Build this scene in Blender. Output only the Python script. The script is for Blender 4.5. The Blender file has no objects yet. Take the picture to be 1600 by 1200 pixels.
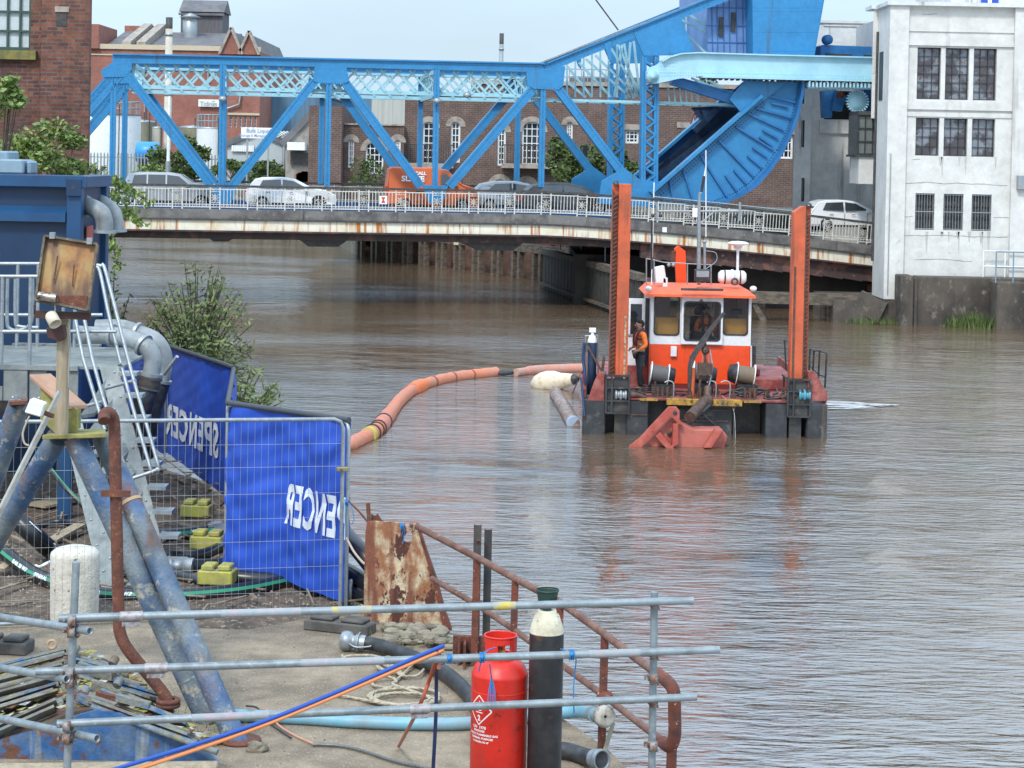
import bpy, bmesh, math, random
from mathutils import Vector, Matrix, noise
random.seed(7)
R = math.radians
scn = bpy.context.scene
COL = scn.collection
# ---------------------------------------------------------------- camera
F = 3111.0; HC = 6.75; ROLL = R(1.15); PITCH = R(1.2); PPY = 245 + F*math.tan(PITCH)
cd = bpy.data.cameras.new('camera'); cam = bpy.data.objects.new('camera', cd); COL.objects.link(cam)
cd.sensor_width = 36; cd.lens = F*36/1600; cd.clip_end = 5000; cd.clip_start = 0.5
cd.shift_y = -(600-PPY)/1600
fw = Vector((0, math.cos(PITCH), -math.sin(PITCH)))
rt0 = Vector((1, 0, 0)); up0 = rt0.cross(fw)
rt = rt0*math.cos(ROLL) + up0*math.sin(ROLL); up = up0*math.cos(ROLL) - rt0*math.sin(ROLL)
cm = Matrix(((rt.x, up.x, -fw.x, 0), (rt.y, up.y, -fw.y, 0), (rt.z, up.z, -fw.z, HC), (0, 0, 0, 1)))
cam.matrix_world = cm
scn.camera = cam
def ray(px, py):
    return rt*((px-800)/F) + up*(-(py-PPY)/F) + fw
CP = Vector((0, 0, HC))
def W(px, py, Y):
    d = ray(px, py); return CP + d*(Y/d.y)
def Wz(px, py, z):
    d = ray(px, py); return CP + d*((z-HC)/d.z)
# ---------------------------------------------------------------- light
scn.view_settings.view_transform = 'Standard'; scn.view_settings.look = 'None'
scn.view_settings.exposure = 0.0; scn.view_settings.gamma = 1
w = bpy.data.worlds.new('World'); scn.world = w; w.use_nodes = True
nt = w.node_tree; nd = nt.nodes; lk = nt.links
bg = nd['Background']; sky = nd.new('ShaderNodeTexSky'); sky.sky_type = 'NISHITA'; sky.sun_disc = False
SUN_EL = R(48); SUN_AZ = R(200)
sky.sun_elevation = SUN_EL; sky.sun_rotation = SUN_AZ; sky.air_density = 1.0; sky.dust_density = 2.5; sky.ozone_density = 1.0
tc = nd.new('ShaderNodeTexCoord'); mp = nd.new('ShaderNodeMapping'); mp.inputs['Scale'].default_value = (2, 2, 7)
nz = nd.new('ShaderNodeTexNoise'); nz.inputs['Scale'].default_value = 1.3; nz.inputs['Detail'].default_value = 7
cr = nd.new('ShaderNodeMapRange'); cr.inputs[1].default_value = .3; cr.inputs[2].default_value = .7; cr.inputs[3].default_value = .5; cr.inputs[4].default_value = .98
mx = nd.new('ShaderNodeMixRGB'); mx.inputs[2].default_value = (6.2, 8.1, 10.0, 1)
lk.new(tc.outputs['Generated'], mp.inputs[0]); lk.new(mp.outputs[0], nz.inputs[0]); lk.new(nz.outputs[0], cr.inputs[0])
lk.new(cr.outputs[0], mx.inputs[0]); lk.new(sky.outputs[0], mx.inputs[1]); sx = nd.new('ShaderNodeSeparateXYZ'); lk.new(tc.outputs['Generated'], sx.inputs[0])   # overcast sky: brighter towards the zenith
ze = nd.new('ShaderNodeMapRange'); ze.inputs[1].default_value = .05; ze.inputs[2].default_value = .6; ze.inputs[3].default_value = 1.08; ze.inputs[4].default_value = 2.1; lk.new(sx.outputs[2], ze.inputs[0])
vm = nd.new('ShaderNodeVectorMath'); vm.operation = 'SCALE'; lk.new(mx.outputs[0], vm.inputs[0]); lk.new(ze.outputs[0], vm.inputs['Scale']); lk.new(vm.outputs[0], bg.inputs[0])
bg.inputs[1].default_value = 0.12
sl = bpy.data.lights.new('sun', 'SUN'); so = bpy.data.objects.new('sun', sl); COL.objects.link(so)
sl.energy = 2.4; sl.angle = R(8); sl.color = (1, .95, .88)
sd = Vector((math.sin(SUN_AZ)*math.cos(SUN_EL), math.cos(SUN_AZ)*math.cos(SUN_EL), math.sin(SUN_EL)))
so.rotation_euler = (-sd).to_track_quat('-Z', 'Y').to_euler()
try:
    scn.cycles.max_bounces = 6; scn.cycles.transparent_max_bounces = 12
except Exception: pass
# ---------------------------------------------------------------- materials
def M(name, c, c2=None, sc=3, lo=.45, hi=.6, c3=None, sc3=9, lo3=.58, hi3=.62, rough=.6, metal=0, bump=0, bs=20, st=(1, 1, 1), spec=.5, var=.12, kind=None, grime=None):
    m = bpy.data.materials.new(name); m.use_nodes = True
    t = m.node_tree; n = t.nodes; l = t.links; b = n['Principled BSDF']
    b.inputs['Roughness'].default_value = rough; b.inputs['Metallic'].default_value = metal
    b.inputs['Specular IOR Level'].default_value = spec
    tc = n.new('ShaderNodeTexCoord'); mp = n.new('ShaderNodeMapping'); mp.inputs['Scale'].default_value = st
    l.new(tc.outputs['Object'], mp.inputs[0])
    def noi(s, d=6, r=.6):
        z = n.new('ShaderNodeTexNoise'); z.inputs['Scale'].default_value = s; z.inputs['Detail'].default_value = d; z.inputs['Roughness'].default_value = r
        l.new(mp.outputs[0], z.inputs[0]); return z.outputs[0]
    def rng(o, a, bb, x=0, y=1):
        q = n.new('ShaderNodeMapRange'); q.inputs[1].default_value = a; q.inputs[2].default_value = bb; q.inputs[3].default_value = x; q.inputs[4].default_value = y
        l.new(o, q.inputs[0]); return q.outputs[0]
    def mix(f, a, bb, mode='MIX'):
        q = n.new('ShaderNodeMixRGB'); q.blend_type = mode
        for i, v in ((0, f), (1, a), (2, bb)):
            if isinstance(v, (int, float)): q.inputs[i].default_value = v
            elif isinstance(v, tuple): q.inputs[i].default_value = (*v[:3], 1)
            else: l.new(v, q.inputs[i])
        return q.outputs[0]
    cur = mix(0.0, c, c)
    if kind == 'brick':
        sp = n.new('ShaderNodeSeparateXYZ'); l.new(tc.outputs['Object'], sp.inputs[0])
        ad = n.new('ShaderNodeMath'); ad.operation = 'ADD'; l.new(sp.outputs[0], ad.inputs[0]); l.new(sp.outputs[1], ad.inputs[1])
        cb = n.new('ShaderNodeCombineXYZ'); l.new(ad.outputs[0], cb.inputs[0]); l.new(sp.outputs[2], cb.inputs[1])
        bt = n.new('ShaderNodeTexBrick'); l.new(cb.outputs[0], bt.inputs[0])
        bt.inputs['Color1'].default_value = (*c, 1); bt.inputs['Color2'].default_value = (*c2, 1); bt.inputs['Mortar'].default_value = (*c3, 1)
        bt.inputs['Scale'].default_value = 1; bt.inputs['Mortar Size'].default_value = .012*sc; bt.inputs['Mortar Smooth'].default_value = .2
        bt.inputs['Bias'].default_value = -.1; bt.inputs['Brick Width'].default_value = .23*sc; bt.inputs['Row Height'].default_value = .08*sc
        cur = mix(rng(noi(.9), .35, .7, 0, .5), bt.outputs[0], tuple(x*.45 for x in c))
        if grime: cur = mix(rng(noi(2.3, 8, .75), .5, .68, 0, .8), cur, grime)
    else:
        if c2: cur = mix(rng(noi(sc), lo, hi), cur, c2)
        if c3: cur = mix(rng(noi(sc3, 8, .7), lo3, hi3), cur, c3)
    if grime and kind != 'brick':
        # vertical streak stains (rust or dirt runs)
        m2 = n.new('ShaderNodeMapping'); m2.inputs['Scale'].default_value = (grime[4], grime[4], .25*grime[4]/3)
        l.new(tc.outputs['Object'], m2.inputs[0])
        z = n.new('ShaderNodeTexNoise'); z.inputs['Scale'].default_value = 1; z.inputs['Detail'].default_value = 5; l.new(m2.outputs[0], z.inputs[0])
        cur = mix(rng(z.outputs[0], grime[3], grime[3]+.14), cur, grime[:3])
    if var:
        cur = mix(1.0, cur, mix(rng(noi(sc*2.7+1, 7, .7), .3, .7), (1-var,)*3, (1+var,)*3), 'MULTIPLY')
    l.new(cur, b.inputs['Base Color'])
    if bump:
        bp = n.new('ShaderNodeBump'); bp.inputs['Strength'].default_value = bump; bp.inputs['Distance'].default_value = .02
        l.new(noi(bs, 5), bp.inputs['Height']); l.new(bp.outputs[0], b.inputs['Normal'])
    return m
# ---------------------------------------------------------------- mesh builder
class MB:
    def __init__(s): s.v = []; s.f = []; s.sm = []; s.mi = []; s.cur = 0
    def add(s, vs, fs, smooth=False):
        o = len(s.v); s.v += [tuple(x) for x in vs]
        for f in fs: s.f.append([i+o for i in f]); s.sm.append(smooth); s.mi.append(s.cur)
        return s
    def box(s, a, b, M4=None):
        x0, y0, z0 = a; x1, y1, z1 = b
        v = [Vector(p) for p in ((x0,y0,z0),(x1,y0,z0),(x1,y1,z0),(x0,y1,z0),(x0,y0,z1),(x1,y0,z1),(x1,y1,z1),(x0,y1,z1))]
        if M4: v = [M4 @ p for p in v]
        return s.add(v, [(0,3,2,1),(4,5,6,7),(0,1,5,4),(1,2,6,5),(2,3,7,6),(3,0,4,7)])
    def bar(s, p, q, w, d, side=None):
        p = Vector(p); q = Vector(q); a = (q-p).normalized()
        dd = Vector(side).normalized() if side is not None else (Vector((0,0,1)) if abs(a.z) < .9 else Vector((0,1,0)))
        dd = (dd - a*dd.dot(a)).normalized(); ww = a.cross(dd)
        v = []
        for e in (p, q):
            for i, j in ((-1,-1),(1,-1),(1,1),(-1,1)): v.append(e + ww*(w/2*i) + dd*(d/2*j))
        return s.add(v, [(0,3,2,1),(4,5,6,7),(0,1,5,4),(1,2,6,5),(2,3,7,6),(3,0,4,7)])
    def tube(s, pts, r, n=10, cap=True, closed=False):
        pts = [Vector(p) for p in pts]; rr = r if isinstance(r, (list, tuple)) else [r]*len(pts)
        m = len(pts); prev = None; rings = []
        for i in range(m):
            if closed: t = pts[(i+1) % m] - pts[i-1]
            else: t = pts[min(i+1, m-1)] - pts[max(i-1, 0)]
            if t.length < 1e-9: t = Vector((0,0,1))
            t.normalize()
            if prev is None:
                u = t.cross(Vector((0,0,1)))
                if u.length < .1: u = t.cross(Vector((0,1,0)))
            else: u = prev - t*prev.dot(t)
            u.normalize(); prev = u; vv = t.cross(u)
            rings.append([pts[i] + (u*math.cos(2*math.pi*k/n) + vv*math.sin(2*math.pi*k/n))*rr[i] for k in range(n)])
        vs = [p for rg in rings for p in rg]; fs = []
        for i in range(m if closed else m-1):
            j = (i+1) % m
            for k in range(n):
                k2 = (k+1) % n; fs.append((i*n+k, i*n+k2, j*n+k2, j*n+k))
        s.add(vs, fs, True)
        if cap and not closed:
            o = len(s.v); s.v += [tuple(p) for p in rings[0]] + [tuple(p) for p in rings[-1]]
            s.f += [[o+k for k in range(n)][::-1], [o+n+k for k in range(n)]]; s.sm += [False]*2; s.mi += [s.cur]*2
        return s
    def lathe(s, prof, M4=None, n=24, smooth=True):
        M4 = M4 or Matrix(); vs = []; fs = []
        for r, z in prof:
            for k in range(n): vs.append(M4 @ Vector((r*math.cos(2*math.pi*k/n), r*math.sin(2*math.pi*k/n), z)))
        for i in range(len(prof)-1):
            for k in range(n):
                k2 = (k+1) % n; fs.append((i*n+k, i*n+k2, (i+1)*n+k2, (i+1)*n+k))
        return s.add(vs, fs, smooth)
    def prism(s, pts, d):
        pts = [Vector(p) for p in pts]; d = Vector(d); n = len(pts)
        nrm = Vector((0,0,0))
        for i in range(n): nrm += pts[i].cross(pts[(i+1) % n])
        fl = nrm.dot(d) < 0
        v = pts + [p+d for p in pts]
        fs = [tuple(range(n)), tuple(range(n, 2*n))[::-1]] + [(i, n+i, n+(i+1) % n, (i+1) % n) for i in range(n)]
        if not fl: fs = [f[::-1] for f in fs]
        return s.add(v, fs)
    def quad(s, *p): return s.add(p, [tuple(range(len(p)))])
    def ball(s, c, r, n=12, sc=(1,1,1)):
        c = Vector(c); prof = [(math.sin(math.pi*i/n)*r+1e-4, -math.cos(math.pi*i/n)*r) for i in range(n+1)]
        return s.lathe(prof, Matrix.Translation(c) @ Matrix.Diagonal((*sc, 1)), n=n+4)
    def rivets(s, p, q, step, off, r=.035):
        return s
    def mesh(s, name, mats):
        me = bpy.data.meshes.new(name); me.from_pydata(s.v, [], s.f); me.update()
        me.polygons.foreach_set('use_smooth', s.sm); me.polygons.foreach_set('material_index', s.mi)
        for m in (mats if isinstance(mats, (list, tuple)) else [mats]): me.materials.append(m)
        return me
LOC = {}
def root(name, label, cat, loc=(0,0,0), group=None, kind=None):
    o = bpy.data.objects.new(name, None); COL.objects.link(o); o.location = loc; o.empty_display_size = .3
    LOC[o.name] = Vector(loc); o['label'] = label; o['category'] = cat
    if group: o['group'] = group
    if kind: o['kind'] = kind
    return o
def part(name, mb, mat, parent=None, bevel=0, label=None, cat=None, group=None, kind=None, seg=1, mods=None):
    o = bpy.data.objects.new(name, mb.mesh(name, mat) if isinstance(mb, MB) else mb); COL.objects.link(o)
    if not isinstance(mb, MB) and mat is not None:
        mb.materials.clear()
        for m in (mat if isinstance(mat, (list, tuple)) else [mat]): mb.materials.append(m)
    if parent:
        o.parent = parent
        if parent.name in LOC: o.matrix_parent_inverse = Matrix.Translation(-LOC[parent.name])
    if bevel:
        b = o.modifiers.new('bevel', 'BEVEL'); b.width = bevel; b.segments = seg; b.limit_method = 'ANGLE'; b.angle_limit = R(40)
    if label: o['label'] = label
    if cat: o['category'] = cat
    if group: o['group'] = group
    if kind: o['kind'] = kind
    return o
def kids(o): return [c for c in bpy.data.objects if c.parent == o]
def dup(o, loc=None, rz=None, label=None, par=None):
    c = o.copy(); COL.objects.link(c)
    if par: c.parent = par
    if loc is not None: c.location = loc
    if rz is not None: c.rotation_euler.z = rz
    if label: c['label'] = label
    for k in kids(o): dup(k, par=c)
    return c
_fonts = {}
def textmesh(s, size=1, bold=0, spacing=1, extrude=0):
    cu = bpy.data.curves.new('txt', 'FONT'); cu.body = s; cu.size = size; cu.offset = bold; cu.space_character = spacing; cu.extrude = extrude
    cu.align_x = 'CENTER'; cu.align_y = 'CENTER'; cu.resolution_u = 3
    ob = bpy.data.objects.new('txt', cu); COL.objects.link(ob)
    bpy.context.view_layer.update()
    me = bpy.data.meshes.new_from_object(ob.evaluated_get(bpy.context.evaluated_depsgraph_get()))
    v = [p.co.copy() for p in me.vertices]; f = [tuple(p.vertices) for p in me.polygons]
    bpy.data.objects.remove(ob); bpy.data.curves.remove(cu); bpy.data.meshes.remove(me)
    return v, f
def addtext(mb, s, size, org, xa, ya, bold=0, spacing=1, sx=1, fn=None):
    """flat lettering on a surface: org centre, xa reading direction, ya up"""
    v, f = textmesh(s, size, bold, spacing); xa = Vector(xa).normalized(); ya = Vector(ya).normalized(); org = Vector(org)
    return mb.add([fn(p.x*sx, p.y) if fn else org + xa*(p.x*sx) + ya*p.y for p in v], f)
def rnd(a, b): return random.uniform(a, b)
def smoothpath(pts, n=6):
    pts = [Vector(p) for p in pts]; out = []
    for i in range(len(pts)-1):
        p0 = pts[max(i-1, 0)]; p1 = pts[i]; p2 = pts[i+1]; p3 = pts[min(i+2, len(pts)-1)]
        for k in range(n):
            t = k/n
            out.append(.5*((2*p1) + (p2-p0)*t + (2*p0-5*p1+4*p2-p3)*t*t + (3*p1-p0-3*p2+p3)*t**3))
    return out + [pts[-1]]
def leaves(mb, c, rad, n, size, seed=0, clumps=9, narrow=.55):
    """crown of leaf faces gathered in clumps with gaps between"""
    rr = random.Random(seed); c = Vector(c); cl = []
    for i in range(clumps):
        a = rr.uniform(0, 6.28); e = rr.uniform(-.7, 1); q = rr.uniform(.35, .85)
        cl.append((Vector((math.cos(a)*math.sqrt(1-min(1, e*e))*q*rad[0], math.sin(a)*math.sqrt(1-min(1, e*e))*q*rad[1], e*q*rad[2])), rr.uniform(.25, .48)))
    for i in range(n):
        o, k = rr.choice(cl)
        d = Vector((rr.gauss(0, 1), rr.gauss(0, 1), rr.gauss(0, 1))); d.normalize(); d *= rr.random()**.4
        p = c + o + Vector((d.x*rad[0]*k, d.y*rad[1]*k, d.z*rad[2]*k))
        a = Vector((rr.gauss(0, 1), rr.gauss(0, 1), rr.gauss(0, .6))).normalized(); b = a.cross(Vector((rr.gauss(0, 1), rr.gauss(0, 1), rr.gauss(0, 1)))).normalized()
        s = size*rr.uniform(.6, 1.3)
        mb.add([p - a*s, p + b*s*narrow, p + a*s, p - b*s*narrow], [(0, 1, 2, 3)])
    return cl
# shared materials
m_galv = M('galvanised steel', (.35, .38, .39), (.25, .28, .30), sc=14, lo=.4, hi=.7, rough=.45, metal=.55, var=.15)
m_scaff = M('scaffold tube steel', (.27, .31, .33), (.17, .20, .215), sc=7, lo=.45, hi=.7, c3=(.40, .44, .46), sc3=22, lo3=.58, hi3=.7, rough=.5, metal=.45, bump=.1, bs=60)
m_rust = M('rusted steel', (.15, .052, .032), (.085, .034, .025), sc=9, lo=.4, hi=.65, c3=(.33, .15, .07), sc3=30, lo3=.55, hi3=.7, rough=.85, bump=.35, bs=70)
m_blk = M('black rubber', (.022, .024, .027), (.045, .047, .05), sc=8, rough=.5)
m_dark = M('dark steel', (.035, .037, .04), (.07, .06, .05), sc=6, rough=.6)
m_white = M('white paint', (.74, .76, .76), (.62, .62, .6), sc=4, lo=.5, hi=.7, rough=.45)
m_glass = M('dark glass', (.02, .025, .03), rough=.06, var=0, spec=.8)
m_leaf = M('leaf green', (.11, .15, .05), (.06, .095, .03), sc=1.6, lo=.4, hi=.6, rough=.85, spec=.2, var=.25)
m_leaf2 = M('bright leaf green', (.20, .27, .06), (.10, .16, .04), sc=5, lo=.4, hi=.6, rough=.6, var=.3)
m_bark = M('bark', (.10, .075, .05), (.06, .045, .035), sc=12, rough=.9)
m_conc = M('weathered concrete', (.30, .28, .25), (.17, .15, .13), sc=1.2, lo=.4, hi=.7, c3=(.09, .085, .08), sc3=5, lo3=.58, hi3=.7, rough=.9, bump=.3, bs=25)
# ================================================================ SETTING
# water
def water_mat():
    m = bpy.data.materials.new('muddy river water'); m.use_nodes = True
    t = m.node_tree; n = t.nodes; l = t.links; b = n['Principled BSDF']
    b.inputs['Base Color'].default_value = (.115, .077, .047, 1); b.inputs['Roughness'].default_value = .03; b.inputs['IOR'].default_value = 4.2
    tc = n.new('ShaderNodeTexCoord')
    def wave(sx, sy, sc, det, dist, strg, prev, rot=0, rough=.55):
        mp = n.new('ShaderNodeMapping'); mp.inputs['Scale'].default_value = (sx, sy, 1); mp.inputs['Rotation'].default_value = (0, 0, rot)
        l.new(tc.outputs['Object'], mp.inputs[0])
        z = n.new('ShaderNodeTexNoise'); z.inputs['Scale'].default_value = sc; z.inputs['Detail'].default_value = det; z.inputs['Roughness'].default_value = rough; z.inputs['Distortion'].default_value = .3
        l.new(mp.outputs[0], z.inputs[0])
        bp = n.new('ShaderNodeBump'); bp.inputs['Distance'].default_value = dist; bp.inputs['Strength'].default_value = strg
        l.new(z.outputs[0], bp.inputs['Height'])
        if prev: l.new(prev.outputs[0], bp.inputs['Normal'])
        return bp, z, mp
    b1, z1, _ = wave(.8, 1.8, 1.2, 2.5, .075, 1, None, .10)
    b2, z2, _ = wave(.62, 2.0, 3.4, 3.5, .06, 1, b1, -.12)
    b3, z3, _ = wave(1, 1.2, .35, 2, .10, 1, b2, .3)
    l.new(b3.outputs[0], b.inputs['Normal'])
    # calmer slicks between ruffled patches
    mp = n.new('ShaderNodeMapping'); mp.inputs['Scale'].default_value = (.05, .13, 1); l.new(tc.outputs['Object'], mp.inputs[0])
    z = n.new('ShaderNodeTexNoise'); z.inputs['Scale'].default_value = 1; z.inputs['Detail'].default_value = 3; l.new(mp.outputs[0], z.inputs[0])
    q = n.new('ShaderNodeMapRange'); q.inputs[1].default_value = .38; q.inputs[2].default_value = .6; q.inputs[3].default_value = .22; q.inputs[4].default_value = 1.0
    l.new(z.outputs[0], q.inputs[0])
    for bb in (b1, b2): l.new(q.outputs[0], bb.inputs['Strength'])
    return m
mb = MB().quad((-260, -30, 0), (260, -30, 0), (260, 420, 0), (-260, 420, 0))
part('water', mb, water_mat(), kind='structure')
mb = MB().quad((-900, -100, -4), (900, -100, -4), (900, 2500, -4), (-900, 2500, -4))
part('river_bed', mb, m_conc, kind='structure')
QZ = 2.25
m_quay = M('dusty quay surface', (.30, .235, .165), (.19, .148, .105), sc=1.3, lo=.4, hi=.62, c3=(.48, .42, .33), sc3=48, lo3=.56, hi3=.64, rough=.95, bump=.9, bs=60, var=.28)
m_soil = M('brown soil with debris', (.14, .10, .07), (.075, .055, .04), sc=5, lo=.4, hi=.6, c3=(.30, .25, .19), sc3=16, lo3=.56, hi3=.64, rough=.95, bump=1, bs=22, var=.3)
m_edge = M('quay wall stone', (.13, .115, .09), (.07, .065, .05), sc=4, lo=.4, hi=.6, c3=(.20, .19, .12), sc3=9, rough=.95, bump=.8, bs=12)
edge = [Wz(x, y, QZ) for x, y in ((1210, 1420), (1080, 1290), (1000, 1222), (955, 1183), (880, 1120), (800, 1052), (735, 1012), (690, 988), (600, 962), (560, 945), (545, 915), (450, 862), (385, 812), (372, 775), (235, 722), (185, 690))]
edge += [Vector((W(165, 0, 38).x, 38, QZ)), Vector((W(158, 0, 46).x, 46, QZ)), Vector((W(150, 0, 84).x, 84, QZ))]
def edge_noise(p, i): return p + Vector((.06*math.sin(i*7.3), .05*math.cos(i*5.1), 0))
# finer, ragged edge
fine = []
for i in range(len(edge)-1):
    k = max(1, int((edge[i+1]-edge[i]).length/.35))
    for j in range(k): fine.append(edge_noise(edge[i].lerp(edge[i+1], j/k), len(fine)))
fine.append(edge[-1])
poly = [Vector((-40, 1, QZ)), Vector((fine[0].x, 1, QZ))] + fine + [Vector((-40, 84, QZ))]
mb = MB(); mb.add(poly, [tuple(range(len(poly)))])
bmq = bmesh.new(); me = mb.mesh('quay', m_quay); bmq.from_mesh(me); bmesh.ops.triangulate(bmq, faces=bmq.faces[:]); bmq.to_mesh(me); bmq.free()
part('quay_ground', me, m_quay, kind='structure')
mb = MB(); wl = [Vector((fine[0].x, 1, QZ))] + fine
for i in range(len(wl)-1):
    a, b = wl[i], wl[i+1]
    o = Vector((1.6, 0, 0)) if a.y > 24 else Vector((.15, .1, 0))
    oo = Vector((1.6, 0, 0)) if b.y > 24 else Vector((.15, .1, 0))
    a2 = a + o; b2 = b + oo; a2.z = b2.z = -1.5; mb.quad(a, b, b2, a2)
part('quay_wall', mb, m_edge, kind='structure')
# soil sheet beyond the mesh fence, lumpy
def in_poly(x, y, P):
    c = False; j = len(P)-1
    for i in range(len(P)):
        if (P[i].y > y) != (P[j].y > y) and x < (P[j].x-P[i].x)*(y-P[i].y)/(P[j].y-P[i].y)+P[i].x: c = not c
        j = i
    return c
mb = MB(); G = .3; vid = {}
def sv(i, j):
    if (i, j) not in vid:
        x, y = i*G, j*G; q = noise.fractal(Vector((x*1.1, y*1.1, 3)), 1, 2, 5)
        k = min(1, max(0, (y-18.9-.25*math.sin(x*3))/1.2)); vid[(i, j)] = len(mb.v); mb.v.append((x, y, QZ - .012 + (.035 + .07*abs(q)+.02*q if k > .1 else 0)))
    return vid[(i, j)]
for i in range(int(-14/G), int(2/G)):
    for j in range(int(18.6/G), int(38/G)):
        if all(in_poly((i+a)*G, (j+b)*G, poly) for a in (0, 1) for b in (0, 1)):
            mb.f.append([sv(i, j), sv(i+1, j), sv(i+1, j+1), sv(i, j+1)]); mb.sm.append(True); mb.mi.append(0)
part('soil', mb, m_soil, kind='structure')
# grit, pebbles
mb = MB(); rr = random.Random(3)
for i in range(5200):
    x = rr.uniform(-7, 3.4); y = rr.uniform(12, 22)
    if not in_poly(x, y, poly): continue
    s = rr.uniform(.004, .016) * (1.3 if y > 19 else 1)
    v = [Vector((x + rr.uniform(-s, s), y + rr.uniform(-s, s), QZ + (s*.9 if k == 4 else 0) + (.03 if y > 19.5 else 0))) for k in range(5)]
    v = [Vector((x-s, y, QZ-.005)), Vector((x, y-s, QZ-.005)), Vector((x+s, y+s*.3, QZ-.005)), Vector((x, y+s, QZ-.005)), Vector((x, y, QZ+s*rr.uniform(.4, 1)))]
    if y > 19.2: v = [p + Vector((0, 0, .06)) for p in v]
    mb.add(v, [(0, 1, 4), (1, 2, 4), (2, 3, 4), (3, 0, 4)])
part('gravel', mb, M('pale grit', (.34, .29, .22), (.14, .11, .08), sc=9, rough=.95), kind='stuff')
mb = MB()
for i in range(420):
    x = rr.uniform(-8, -1); y = rr.uniform(19.2, 30)
    if not in_poly(x, y, poly): continue
    L = rr.uniform(.06, .35); a = rr.uniform(0, 3.14); z = QZ + rr.uniform(.06, .14)
    mb.bar((x-L*math.cos(a), y-L*math.sin(a), z), (x+L*math.cos(a), y+L*math.sin(a), z+rr.uniform(-.05, .05)), rr.uniform(.015, .05), .012)
part('debris', mb, M('wood scraps', (.26, .20, .14), (.13, .09, .06), sc=5, rough=.95), kind='stuff')
# grass along edges
def grass(name, pts, n, h, seed, spread=.12, mat=m_leaf2):
    mb = MB(); q = random.Random(seed)
    for k in range(n):
        i = q.randrange(len(pts)-1); p = pts[i].lerp(pts[i+1], q.random()) + Vector((q.gauss(0, spread), q.gauss(0, spread), 0))
        a = q.uniform(0, 6.28); hh = h*q.uniform(.4, 1.2); d = Vector((math.cos(a), math.sin(a), 0))
        tip = p + d*hh*.4 + Vector((0, 0, hh)); sd = Vector((-d.y, d.x, 0))*hh*.07
        mb.add([p-sd, p+sd, tip], [(0, 1, 2)])
    return part(name, mb, mat, kind='stuff')
# ---------- wall helper: a facade with real openings
def facade(mb, P, u0, u1, z0, z1, ops, dep, back=None, sk=(0, 0)):
    us = sorted({u0, u1, *[o[0] for o in ops], *[o[1] for o in ops]}); zs = sorted({z0, z1, *[o[2] for o in ops], *[o[3] for o in ops]})
    for i in range(len(us)-1):
        for j in range(len(zs)-1):
            a, b, c, d = us[i], us[i+1], zs[j], zs[j+1]; cu, cz = (a+b)/2, (c+d)/2
            if any(o[0] < cu < o[1] and o[2] < cz < o[3] for o in ops): continue
            mb.quad(P(a, 0, c), P(b, 0, c), P(b, 0, d), P(a, 0, d))
    for a, b, c, d in ops:
        mb.quad(P(a, 0, c), P(b, 0, c), P(b, dep, c), P(a, dep, c)); mb.quad(P(a, 0, d), P(a, dep, d), P(b, dep, d), P(b, 0, d))
        mb.quad(P(a, 0, c), P(a, dep, c), P(a, dep, d), P(a, 0, d)); mb.quad(P(b, 0, c), P(b, 0, d), P(b, dep, d), P(b, dep, c))
    if back:
        v0, v1 = u0+sk[0], u1+sk[1]
        mb.quad(P(u0, 0, z0), P(u0, 0, z1), P(v0, back, z1), P(v0, back, z0)); mb.quad(P(u1, 0, z0), P(v1, back, z0), P(v1, back, z1), P(u1, 0, z1))
        mb.quad(P(u0, 0, z1), P(u1, 0, z1), P(v1, back, z1), P(v0, back, z1)); mb.quad(P(v0, back, z0), P(v0, back, z1), P(v1, back, z1), P(v1, back, z0))
def pbox(mb, P, a, b):
    c = [P(x, y, z) for x, y, z in ((a[0],a[1],a[2]),(b[0],a[1],a[2]),(b[0],b[1],a[2]),(a[0],b[1],a[2]),(a[0],a[1],b[2]),(b[0],a[1],b[2]),(b[0],b[1],b[2]),(a[0],b[1],b[2]))]
    return mb.add(c, [(0,3,2,1),(4,5,6,7),(0,1,5,4),(1,2,6,5),(2,3,7,6),(3,0,4,7)])
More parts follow.
